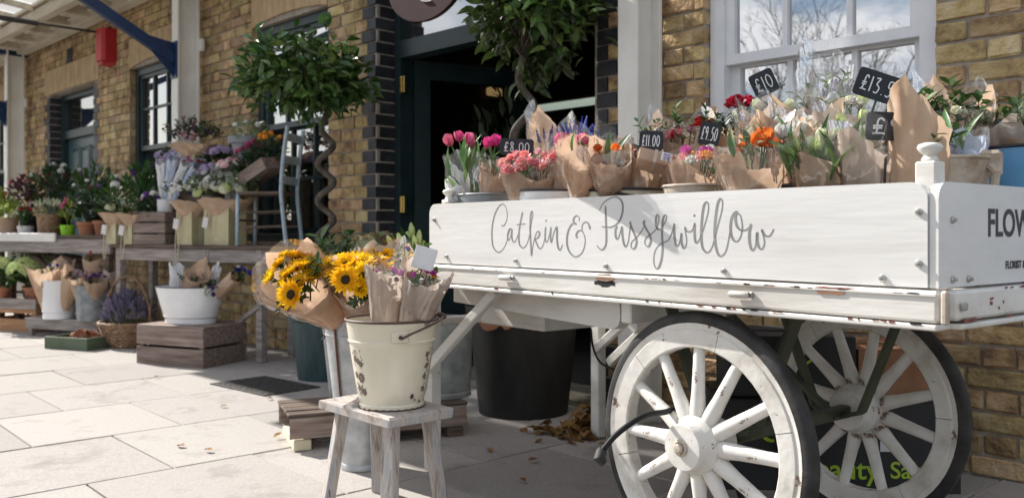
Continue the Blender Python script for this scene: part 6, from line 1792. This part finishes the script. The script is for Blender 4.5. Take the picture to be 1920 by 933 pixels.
bucket('zinc_bucket', 'dull zinc bucket beside the white one on the low stand', w2, .148, .135, .28, M_['zinc_dark'], M_['zinc_dark'], group='zinc buckets')
GW = 'kraft bunches on the low stand'
def lb_(label, b, ox, oy, u, v, Y, r1, seed, **k):
    return bouquet(label, b + Vector((ox, oy, .05)), AT(u, v, Y), r1 * 1.2, k.pop('paper', 'kraft'), k.pop('heads', ()), k.pop('greens', [(sprig('leaf_dark', .06, 8), 4, 1, (.7, .9), .8)]), GW, k.pop('cello', False), seed=seed, **k)
lb_('pointed kraft bunch at the left of the white bucket', w1, -.06, -.03, 82, 505, Yb - .05, .10, 71, peaks=[(2.2, .2, .9), (-.4, .2, .8)], r0=.05)
lb_('kraft bunch with blue edged film at the back of the white bucket', w1, .0, .04, 112, 498, Yb + .04, .09, 72, heads=[(tuft('p_blue', .02, 15, 'iris'), 3, 1, (.9, 1), .7)], peaks=[(.4, .22, .8), (-1.2, .15, .7)])
lb_('crumpled kraft bunch with pink heads at the right of the white bucket', w1, .06, -.05, 142, 512, Yb - .10, .085, 73, heads=[(tuft('p_blush', .02, 15, 'rose'), 4, 1, (.9, 1.0), .7)], peaks=[(1.5, .15, .8), (-1.8, .1, .7)])
lb_('kraft cone of purple flowers low in the zinc bucket', w2, .03, -.06, 180, 520, Yb - .22, .085, 74, heads=[(tuft('p_purple', .02, 15, 'aster'), 8, 1, (.95, 1.05), .9)], peaks=[(.2, .1, .9)])
lb_('kraft cone leaning left in the zinc bucket with lilac heads', w2, -.06, -.04, 150, 515, Yb - .16, .08, 75, heads=[(tuft('p_lilac', .02, 15, 'aster'), 5, 1, (.95, 1.05), .8)], peaks=[(-.9, .25, .8)])
lb_('tall kraft bunch with pink top at the back of the zinc bucket', w2, .0, .05, 180, 478, Yb - .05, .09, 76, heads=[(tuft('p_hot', .018, 15, 'carnation'), 4, 1, (1.0, 1.05), .7)], peaks=[(.6, .15, .8), (-.9, .15, .7)])
lb_('kraft bunch tied with white ribbon at the right of the zinc bucket', w2, .08, .0, 212, 500, Yb - .12, .06, 77, peaks=[(0, .2, .8)], paper='kraft_pale', twine=True)
lb_('slim kraft bunch furthest right at the back of the zinc bucket', w2, .07, .06, 208, 480, Yb - .0, .06, 78, peaks=[(0, .2, .8)])

# orange wood crate with hydrangeas, far left
oc_ = G(40, 622) + Vector((-.06, .22, 0))
oc2 = crate('wooden_crate', 'orange brown timber crate at the left edge under the hydrangeas', oc_, R(-22), .62, .36, .27, 2, M_['orange_wood'], 'slatted crates', gap=.05, th=.022, posts=.05)
m = MB(); m.box((.0, -.19, .245), (.66, .02, .09), ch=.003); m.build('front_board', M_['grey_wood'], oc2)
m = MB(); m.box((.0, .0, .268), (.60, .34, .012)); m.build('lid', M_['dark_wood'], oc2)
HG = cluster('p_green', .065, 90, 'hydrangea_bloom'); HW = cluster('p_cream', .045, 70, 'hydrangea_bloom'); 
pot_plant('lime green hydrangea in a terracotta pot on the orange crate', oc_ + Vector((.12, -.12, .275)), .085, .065, .11, M_['terracotta'], ('leaf', 90, .10, .065), [(HG, 7, 1.15, 1.1)], 'hydrangeas', fr=(.17, .17, .10), fz=.10, seed=11)
pot_plant('cream white hydrangea at the back of the orange crate', oc_ + Vector((-.02, .12, .275)), .085, .065, .11, M_['terracotta'], ('leaf_dark', 110, .10, .06), [(HW, 13, 1.1, 1.1)], 'hydrangeas', fr=(.22, .18, .13), fz=.15, seed=12)
pot_plant('pale green hydrangea cut by the left frame edge on the orange crate', oc_ + Vector((-.20, -.08, .275)), .085, .065, .11, M_['terracotta'], ('leaf', 90, .10, .065), [(HG, 6, 1.15, 1.1)], 'hydrangeas', fr=(.15, .15, .10), fz=.10, seed=13)

# ---- trestle table against the wall (F1 right front corner, F2 left front corner)
F1 = Vector((-1.235, 5.56, 0)); F2 = Vector((-3.10, 6.76, 0))
te = (F2 - F1).normalized(); ti = Vector((-te.y, te.x, 0))
if ti.y < 0: ti = -ti
TLEN = (F2 - F1).length; TD = .36; TZ = .78
trt = math.atan2(-te.y, -te.x)                       # local x runs to the right
tb = thing('trestle_table', 'long weathered plank table along the wall carrying gift bags and a chair', 'table', F2, trt)
TI = -1 if (Matrix.Rotation(trt, 3, 'Z') @ Vector((0, 1, 0))).dot(ti) < 0 else 1
def tp_(x, y, z=TZ):                                  # x from the left end, y inwards from the front edge
    p = F2 - te * x + ti * y; return Vector((p.x, p.y, z))
def tab_x(u, y):
    best = min(range(0, 400), key=lambda i: abs(960 + F * tp_(i * .01 - .8, y).x / tp_(i * .01 - .8, y).y - u)); return best * .01 - .8
for k in range(3):
    m = MB(); m.box((TLEN / 2, TI * (.06 + k * .12), TZ - .014), (TLEN, .115, .028), ch=.004, jit=.002); m.build('top_plank', M_['dark_wood'], tb)
m = MB(); m.box((TLEN / 2, TI * .03, TZ - .075), (TLEN - .12, .022, .09), ch=.003); m.build('apron', M_['grey_wood'], tb)
for x in (.10, TLEN - .55, TLEN - .06):
    for y in (.04, .32):
        m = MB(); m.box((x, TI * y, (TZ - .03) / 2), (.055, .055, TZ - .03), ch=.004); m.build('leg', M_['grey_wood'], tb)
m = MB(); m.bar((TLEN - .55, TI * .30, .60), (TLEN - .12, TI * .05, .12), .03, .03, ch=.003); m.build('brace', M_['grey_wood'], tb)
m = MB(); m.bar((TLEN - .10, TI * .02, TZ - .14), (TLEN - .85, TI * .02, .20), .03, .03, ch=.003); m.build('brace', M_['grey_wood'], tb)
# folded grey easel leaning at the table end
o = thing('folded_easel', 'folded grey metal easel leaning under the table end', 'easel', G(505, 628) + Vector((.02, .1, 0)), R(-35))
m = MB(); m.bar((0, 0, .02), (-.30, .03, .34), .10, .012); m.build('panel', M_['zinc_dark'], o)
for sy in (-.05, .05):
    m = MB(); m.tube([(.012, sy, 0), (-.33, sy + .03, .38)], .008, 7); m.build('edge_rail', M_['bolt'], o)

# gift bags with rope handles and tags
def gift_bag(label, u0, u1, y, h, dep, heads, greens, seed, tags=1, group='gift bags on the table', rotd=0, flare=.06, col='cream_bag', z=None, pos=None, tall=.06):
    rg = random.Random(seed)
    if pos is None:
        x = tab_x((u0 + u1) / 2, y); p = tp_(x, y)
    else: p = pos
    wd = (u1 - u0) / F * p.y * .86
    o = thing('gift_bag', label, 'gift bag', p, trt + R(rotd), group)
    m = MB()
    b, t = (wd / 2 * .96, dep / 2), (wd / 2, dep / 2 * 1.04)
    vs = [(-b[0], -b[1], 0), (b[0], -b[1], 0), (b[0], b[1], 0), (-b[0], b[1], 0), (-t[0], -t[1], h), (t[0], -t[1], h), (t[0], t[1], h), (-t[0], t[1], h)]
    # pleated side gussets
    vs += [(b[0] - .012, 0, 0), (t[0] - .014, 0, h), (-b[0] + .012, 0, 0), (-t[0] + .014, 0, h)]
    m.add(vs, [(0, 1, 5, 4), (2, 3, 7, 6), (1, 8, 9, 5), (8, 2, 6, 9), (3, 10, 11, 7), (10, 0, 4, 11), (0, 3, 10), (0, 10, 8, 1), (10, 3, 2, 8)])
    m.build('bag_body', M_[col], o, fix=False)
    m = MB()
    for (xa, za, xb, zb) in ((-b[0] + .004, .004, 0, h * .28), (b[0] - .004, .004, 0, h * .28), (0, h * .28, 0, h - .005)): m.bar((xa, -dep / 2 * 1.03 - .0006, za), (xb, -dep / 2 * 1.03 - .0006, zb), .0015, .0012, up=(0, 1, 0))
    m.build('crease', M_[col], o)
    # kraft collar
    cs = cone_sheet(tall + .05, wd * .42, wd * .42 + flare * 1.7, [(.6, .16, .8), (2.6, .12, .8), (-1.4, .16, .8), (-2.8, .1, .7)], .05, seed, p=1.0, rough=.009)
    cs.v = [(x, y_ * min(1, (dep * .5 + flare * 1.1) / (wd * .42 + flare * 1.4)), z_) for (x, y_, z_) in cs.v]
    cs.build('kraft_collar', M_['kraft'], o, smooth=50, M=Matrix.Translation((0, 0, h - .08)), fix=False)
    # rope handles hanging down the front
    for k in range(tags):
        xo = -wd * .28 + k * wd * .4
        m = MB()
        pts = catmull([(xo - .012, -dep / 2 - .004, h - .03), (xo - .02, -dep / 2 - .018, h * .4), (xo - .012, -dep / 2 - .03, -.06), (xo + .004, -dep / 2 - .034, -.115), (xo + .02, -dep / 2 - .03, -.06), (xo + .022, -dep / 2 - .018, h * .4), (xo + .02, -dep / 2 - .004, h - .03)], 5)
        m.tube(pts, .0035, 6); m.build('rope_handle', M_['string'], o, smooth=True)
        m = MB(); m.box((0, 0, 0), (.045, .002, .075), Matrix.Translation((xo - .006, -dep / 2 - .03, h * .55)) @ Matrix.Rotation(R(14), 4, 'Y') @ Matrix.Rotation(R(16), 4, 'Z'), ch=.0008); m.build('tag', M_['tag_card'], o)
        m = MB(); m.prism([(xo + .022 + .010 * math.cos(a), h * .70 + .025 * math.sin(a)) for a in [i * PI / 7 for i in range(14)]], -dep / 2 - .0052, -dep / 2 - .004, axis=1); m.build('slot', M_['kraft'], o)
    for (me, n, sc, zz, sp) in heads + greens:
        for k in range(n):
            a = k * 2.39996 + rg.uniform(-.3, .3); r_ = math.sqrt((k + .5) / n) * sp
            p_ = Vector((wd * .72 * r_ * math.cos(a), (dep * .65 + .05) * r_ * math.sin(a), h + .045 + zz * (1.2 - .7 * r_) + rg.uniform(-.015, .02)))
            inst(me.name.split('.')[0], me, o, aim(p_, Vector((p_.x * 5, p_.y * 5, .7)), rg.uniform(0, 6), sc * rg.uniform(.85, 1.15)))
    return o
SPR = sprig('leaf', .08, 10); SPP = sprig('leaf_pale', .08, 10); SPD = sprig('leaf_dark', .08, 10)
gift_bag('large cream gift bag overflowing with white and green blossom on the table', 380, 462, .12, .285, .15, [(cluster('p_white', .036, 50, 'blossom'), 16, 1, .15, 1.05), (cluster('p_cream', .038, 50, 'blossom'), 14, 1, .12, 1.15), (cluster('p_green', .03, 44, 'blossom'), 8, 1, .10, 1.2)], [(SPP, 22, 1.2, .10, 1.2), (SPR, 16, 1.2, .10, 1.2)], 81, tags=1, flare=.07)
gift_bag('narrow cream gift bag with purple flowers left of the largest bag', 334, 386, .08, .27, .13, [(tuft('p_purple', .026, 15, 'iris'), 6, 1, .10, 1.0), (cluster('p_white', .03, 40, 'blossom'), 8, 1, .12, 1.05)], [(SPR, 14, 1.1, .08, 1.1), (SPD, 8, 1.1, .10, 1.1)], 82, tags=1, flare=.06)
gift_bag('small cream gift bag at the left end of the table', 203, 240, .06, .20, .12, [(cluster('p_cream', .03, 40, 'blossom'), 5, 1, .07, 1.0)], [(SPR, 14, 1.1, .06, 1.1), (SPD, 8, 1, .08, 1.1)], 83, flare=.055, tags=1)
gift_bag('small cream gift bag with white tag beside the slatted crate', 236, 266, .04, .19, .10, [(tuft('p_white', .022, 15, 'ranunculus'), 4, 1, .08, 1.0)], [(SPR, 14, 1.0, .06, 1.1)], 84, flare=.05, tags=1)
# three-slat crate full of flowers
x = tab_x(299, .13); 
crate('wooden_crate', 'three slat grey crate packed with purple and white flowers on the table', tp_(x, .13), trt + R(12), .30, .21, .24, 3, M_['crate_wood'], 'slatted crates', gap=.012)
pc = tp_(x - .06, .13, TZ + .02)
pot_plant('purple and white posy with dark leaves packed into the slatted crate', pc, .085, .075, .16, M_['black_pot'], ('leaf_dark', 70, .07, .03), [(tuft('p_purple', .03, 15, 'iris'), 9, 1, 1.0), (cluster('p_white', .03, 40, 'blossom'), 5, 1, 1.1), (tuft('p_blush', .024, 15, 'rose'), 3, 1, .9)], 'plants on the table', fr=(.12, .10, .10), fz=.09, seed=21)
# behind the small bags: bushy greenery with white and purple heads
xb = tab_x(232, .28)
pot_plant('bushy dark greenery with a white bloom behind the small gift bags', tp_(xb, .28), .10, .08, .16, M_['zinc_dark'], ('leaf', 120, .09, .04), [(cluster('p_white', .032, 44, 'blossom'), 4, 1, 1.0), (tuft('p_purple', .026, 15, 'iris'), 6, 1, .9)], 'plants on the table', fr=(.19, .14, .17), fz=.20, seed=22)
xb = tab_x(276, .30)
pot_plant('leafy green and violet bunch behind the slatted crate', tp_(xb, .30), .10, .08, .2, M_['zinc_dark'], ('leaf', 130, .09, .035), [(tuft('p_purple', .026, 15, 'iris'), 8, 1, 1.0)], 'plants on the table', fr=(.17, .13, .16), fz=.24, seed=23)
# hand-tied paper cones in a white pot
hc_ = tp_(x + .075, .13, TZ)
ws = bucket('white_pot', 'tall white paper wrapped pot in the slatted crate holding rolled paper posies', hc_ + Vector((0, 0, .014)), .06, .045, .32, M_['white_paper'], None, cat='pot')
for k, (u, v, mt, hd, lab) in enumerate(((303, 300, 'white_paper', 'p_lilac', 'white rolled paper posy leaning left'), (326, 292, 'blue_paper', 'p_lilac', 'pale blue rolled paper posy standing upright'), (352, 300, 'white_paper', 'p_magenta', 'white rolled paper posy with magenta print leaning right'), (376, 306, 'blue_paper', 'p_red', 'bluish film posy with red blooms leaning far right'))):
    bouquet(lab + ' in the white pot', hc_ + Vector(((k - 1.5) * .014, -.006 * k, .27)), AT(u, v, hc_.y - .03 * k), .046, mt, [(tuft(hd, .018, 15, 'rose'), 4, 1, (.9, 1.0), .7)], (), 'rolled paper posies', False, [(.5, .1, .9)], 90 + k, wr=.01, r0=.012)
# staging of stacked crates at the back for the upper row
stg = tp_(tab_x(395, .30), .27)
crate('wooden_crate', 'lower dark crate of the stack at the back of the table', stg, trt, .62, .17, .28, 2, M_['dark_wood'], 'slatted crates')
crate('wooden_crate', 'upper dark crate of the stack at the back of the table', stg + Vector((0, 0, .283)), trt, .60, .16, .26, 2, M_['dark_wood'], 'slatted crates')
sz = TZ + .545
m = MB(); o = thing('shelf_board', 'plank laid across the stacked crates behind the flowers', 'plank', stg + Vector((0, 0, .548)), trt); m.box((0, 0, .009), (.95, .20, .018), ch=.003); m.build('plank', M_['dark_wood'], o)
sz2 = TZ + .566
def stp(u, dy=0):
    best = min(range(-60, 61), key=lambda i: abs(960 + F * (stg - te * (i * .01) + ti * dy).x / (stg - te * (i * .01) + ti * dy).y - u)); q = stg - te * (best * .01) + ti * dy
    return Vector((q.x, q.y, sz2))
gift_bag('kraft coloured gift bag of dark foliage high on the back shelf', 338, 390, 0, .155, .10, [(tuft('p_purple', .024, 15, 'rose'), 10, 1, .10, 1.1), (cluster('p_blush', .028, 40, 'blossom'), 3, 1, .07, 1.1)], [(SPD, 30, 1.1, .09, 1.3), (sprig('leaf_red', .08, 9), 12, 1.1, .12, 1.4)], 85, pos=stp(362), flare=.075, tags=1, tall=.05)
pot_plant('pale grey terracotta pot of silvery trailing leaves on the back shelf', stp(468), .135, .09, .20, M_['grey_pot'], ('leaf_pale', 110, .06, .028), [(cluster('p_white', .018, 26, 'blossom'), 4, 1, .9)], 'plants on the table', fr=(.17, .13, .07), fz=.04, seed=24)
# lilac row
for k, (u, v, lab) in enumerate(((318, 296, 'left lilac statice clump in the upper row'), (362, 292, 'middle lilac statice clump in the upper row'), (412, 288, 'right lilac statice clump in the upper row'))):
    p = tp_(tab_x(u, .335), .335)
    top_ = AT(u, v, p.y)
    pot_plant(lab, (p.x, p.y, TZ), .07, .055, top_.z - TZ - .13, M_['zinc_dark'], ('leaf_dark', 110, .08, .03), [(cluster('p_lilac', .04, 60, 'statice', .6), 9, 1, 1.1)], 'lilac statice in the upper row', fr=(.12, .10, .09), fz=.07, seed=30 + k, rimmed=False)
for k, (u, v, hm, lab) in enumerate(((396, 330, 'p_lilac', 'airy green filler with lilac heads behind the large gift bag'), (440, 318, 'p_blush', 'pale pink blossom spray above the large gift bag'))):
    p = tp_(tab_x(u, .17), .17); top_ = AT(u, v, p.y)
    pot_plant(lab, (p.x, p.y, TZ), .07, .055, top_.z - TZ - .14, M_['zinc_dark'], ('leaf_pale', 90, .07, .022), [(cluster(hm, .028, 36, 'blossom', .7), 9, 1, 1.1), (cluster('p_white', .022, 30, 'blossom', .7), 7, 1, 1.0)], 'filler sprays on the table', fr=(.14, .10, .12), fz=.08, seed=35 + k, rimmed=False)

# pale blue ladder-back chair standing on the table
chp = tp_(tab_x(510, .19), .19)
chair = thing('ladderback_chair', 'faded pale blue ladder-back chair standing on the table', 'chair', chp, R(-10))
# local x to the right: back of the chair is at the right, facing left
for y in (-.13, .13):
    m = MB(); m.tube(catmull([(.165, y, 0), (.14, y, .22), (.128, y, .38), (.145, y, .60), (.175, y, .80)], 5), [.0165] * 21, 8, flat=.9); m.build('back_post', M_['chair_blue'], chair, smooth=True)
    m = MB(); m.tube([(-.19, y, 0), (-.185, y, .36)], .013, 8); m.build('front_leg', M_['chair_blue'], chair, smooth=True)
    for z in (.12, .22):
        m = MB(); m.tube([(-.186, y, z), (.14, y, z + .01)], .008, 7); m.build('stretcher', M_['dark_wood'], chair)
for z in (.44, .58, .73):
    m = MB(); xx = .131 if z < .5 else (.143 if z < .6 else .164)
    m.box((xx, 0, z), (.014, .25, .055), ch=.004); m.build('back_slat', M_['chair_blue'], chair)
m = MB(); m.tube([(-.186, -.13, .17), (-.186, .13, .17)], .008, 7); m.build('stretcher', M_['dark_wood'], chair)
m = MB(); m.box((-.04, 0, .352), (.32, .285, .022), ch=.006); m.build('seat', M_['dark_wood'], chair)
# tilted box of pink and yellow flowers propped on the chair
bxp = chp + (-te) * (-.10) + Vector((0, 0, .40))
bxp = chp + te * .11 + Vector((0, 0, .46))
crate('flower_box', 'tilted wooden box of pink and yellow ranunculus propped on the chair seat', bxp, 0, .34, .20, .085, 1, M_['crate_wood'], None, 'box', tilt=(R(6), R(-24), trt))
def tiltp(x, y, z): return Matrix.Translation(bxp) @ (Matrix.Rotation(trt, 4, 'Z') @ Matrix.Rotation(R(-24), 4, 'Y') @ Matrix.Rotation(R(6), 4, 'X')) @ Vector((x, y, z))
for k, (x, hm, lab) in enumerate(((-.13, 'p_pink', 'pot of pink ranunculus at the low end of the tilted box'), (-.03, 'p_hot', 'pot of hot pink ranunculus in the middle of the tilted box'), (.09, 'p_amber', 'pot of yellow ranunculus at the high end of the tilted box'))):
    pot_plant(lab, tiltp(x, 0, .014), .055, .04, .08, M_['terracotta'], ('leaf_dark', 90, .055, .022), [(tuft(hm, .026, 15, 'ranunculus'), 8, 1, 1.1)], 'pots in the tilted box', fr=(.10, .10, .09), fz=.07, seed=40 + k)

# ---- old barrow with potted plants, far left
bF = AT(205, 455, 7.05); bw0 = Vector((-3.22, 7.05, 0)); bw1 = Vector((-4.75, 8.0, 0))
be = (bw1 - bw0).normalized(); bi = Vector((-be.y, be.x, 0))
if bi.y < 0: bi = -bi
BZt = .845; brt = math.atan2(-be.y, -be.x)
BLn = (bw1 - bw0).length
bar = thing('old_barrow', 'old dark wheeled barrow used as a display table for potted plants', 'barrow', bw1, brt)
BI = 1 if (Matrix.Rotation(brt, 3, 'Z') @ Vector((0, 1, 0))).dot(bi) > 0 else -1
def bp_(x, y, z=BZt): 
    p = bw1 - be * x + bi * y; return Vector((p.x, p.y, z))
def bar_x(u, y):
    best = min(range(0, 300), key=lambda i: abs(960 + F * bp_(i * .01 - .4, y).x / bp_(i * .01 - .4, y).y - u)); return best * .01 - .4
for k in range(4):
    m = MB(); m.box((BLn / 2, BI * (.06 + k * .13), BZt - .015), (BLn, .125, .03), ch=.004); m.build('bed_plank', M_['dark_wood'], bar)
m = MB(); m.box((BLn * .28, -BI * .012, BZt - .02), (BLn * .62, .02, .075), ch=.004); m.build('white_rail', M_['cream_post'], bar)
m = MB(); m.box((BLn / 2, BI * .02, BZt - .09), (BLn - .02, .03, .12), ch=.004); m.build('side_beam', M_['grey_wood'], bar)
m = MB(); m.box((BLn / 2, BI * .50, BZt - .09), (BLn - .02, .03, .12), ch=.004); m.build('side_beam', M_['dark_wood'], bar)
for (x, y) in ((.55, .08), (.55, .46), (1.05, .08)):
    root = thing('wheel', None, None, (x, BI * y, .335), 0); root.parent = bar
    Mx = Matrix.Rotation(R(90), 4, 'X')
    m = MB(); m.lathe([(.29, -.02), (.33, -.02), (.335, 0), (.33, .02), (.29, .02), (.29, -.02)], 40, M=Mx); m.build('rim', M_['dark_wood'], root, smooth=40)
    m = MB(); m.lathe([(.001, -.06), (.05, -.06), (.06, 0), (.05, .06), (.001, .06)], 20, M=Mx); m.build('hub', M_['dark_wood'], root, smooth=40)
    for k in range(10):
        a = 2 * PI * k / 10; m = MB(); m.tube([(.05 * math.cos(a), 0, .05 * math.sin(a)), (.3 * math.cos(a), 0, .3 * math.sin(a))], .012, 6); m.build('spoke', M_['dark_wood'], root)
for x in (.08, BLn - .1):
    for y in (.06, .46):
        m = MB(); m.box((x, BI * y, .38), (.05, .05, .74), ch=.004); m.build('leg', M_['dark_wood'], bar)
m = MB(); m.tube(catmull([(-.10, BI * .05, BZt - .05), (-.30, BI * .05, BZt + .05), (-.36, BI * .05, BZt + .25), (-.30, BI * .05, BZt + .45)], 5), .022, 8); m.build('handle', M_['dark_wood'], bar, smooth=True)
GP = 'potted plants on the barrow'
def bpp(label, u, y, rt_, rb_, h, pm_, fol, heads, fr, fz, seed, rimmed=True, dz=0):
    return pot_plant(label, bp_(bar_x(u, y), y, BZt + dz), rt_, rb_, h, pm_, fol, heads, GP, fr=fr, fz=fz, seed=seed, rimmed=rimmed)
bpp('lime leaved plant in a tan paper pot at the left end of the barrow', 16, .10, .085, .07, .16, M_['kraft'], ('leaf_lime', 80, .07, .035), [], (.11, .11, .09), .06, 101, False)
bpp('red primula in a small white pot on the barrow', 48, .07, .07, .055, .08, M_['white_pot'], ('leaf', 50, .06, .03), [(tuft('p_red', .024, 15, 'primula'), 4, 1, 1.0)], (.06, .06, .08), .07, 102, False)
bpp('pale green heather in a wicker pot on the barrow', 92, .12, .10, .085, .18, M_['wicker'], ('leaf_pale', 140, .05, .012), [(spike('p_cream', .05, 16, 'heather'), 26, 1, .8)], (.11, .11, .07), .04, 103, False)
bpp('pink hyacinth shoots in a bright lime green pot', 127, .09, .062, .05, .085, M_['lime_pot'], ('leaf_lime', 44, .10, .018), [(spike('p_pink', .05, 24, 'hyacinth', .010), 3, 1, 1.1)], (.06, .06, .10), .08, 104, False)
bpp('white cyclamen with dark leaves in the left terracotta pot', 164, .14, .08, .06, .11, M_['terracotta'], ('leaf_dark', 110, .08, .05), [(tuft('p_white', .026, 15, 'cyclamen'), 5, 1, 1.1)], (.17, .15, .17), .15, 105)
bpp('dark leafy plant in the right terracotta pot at the barrow end', 194, .16, .08, .06, .12, M_['terracotta'], ('leaf_dark', 120, .08, .045), [(tuft('p_red', .018, 15, 'primula'), 3, 1, 1.0)], (.15, .14, .16), .14, 106)
bpp('tall dark plant with white blooms at the back of the barrow', 112, .36, .10, .08, .18, M_['black_pot'], ('leaf_dark', 160, .10, .05), [(tuft('p_white', .035, 17, 'camellia'), 9, 1, 1.0), (tuft('p_red', .028, 15, 'camellia'), 4, 1, .6)], (.24, .18, .20), .24, 107)
bpp('purple leaved shrub at the back left of the barrow', 58, .36, .10, .08, .18, M_['black_pot'], ('leaf_red', 130, .09, .045), [(tuft('p_hot', .026, 15, 'camellia'), 6, 1, .8), (tuft('p_blush', .026, 15, 'camellia'), 3, 1, 1.0)], (.19, .16, .18), .20, 108)
bpp('bushy green plant with small lilac heads at the back right of the barrow', 182, .40, .10, .08, .18, M_['black_pot'], ('leaf', 150, .09, .04), [(tuft('p_lilac', .022, 15, 'aster'), 6, 1, 1.0)], (.22, .16, .20), .22, 109)
bpp('yellow green foliage cut by the left frame edge on the barrow', -12, .30, .10, .08, .16, M_['kraft'], ('leaf_lime', 100, .09, .045), [(tuft('p_amber', .022, 15, 'primula'), 4, 1, .7)], (.16, .14, .14), .14, 110)

# ---- bare street tree beyond the left frame edge: it shows only in the window glass
tr = thing('street_tree', 'bare branched street tree mirrored in the window panes', 'tree', (-15.5, -2.6, 0), 0)
rgt = random.Random(21)
tm = MB(); tm.tube([(0, 0, 0), (.05, .02, 1.0), (.02, .05, 2.0)], [.17, .13, .10], 10); tm.build('trunk', M_['bark'], tr, smooth=True)
tm = MB()
def grow(p, d, L, r_, depth):
    q = p + d * L
    mid = p.lerp(q, .5) + Vector((rgt.gauss(0, .05), rgt.gauss(0, .05), rgt.gauss(0, .03))) * L
    tm.tube([p, mid, q], [r_, r_ * .85, r_ * .65], 5 if depth > 1 else 4)
    if depth == 0: return
    for k in range(rgt.choice((2, 3, 3))):
        nd = (d + Vector((rgt.gauss(0, .55), rgt.gauss(0, .55), rgt.gauss(.1, .4)))).normalized()
        grow(q, nd, L * rgt.uniform(.62, .85), r_ * .6, depth - 1)
for k in range(5):
    a = k * 1.257
    grow(Vector((.02, .05, 1.7 + .08 * k)), Vector((math.cos(a) * .6, math.sin(a) * .6, 1)).normalized(), 1.35, .055, 6)
tm.build('branches', M_['bark'], tr)
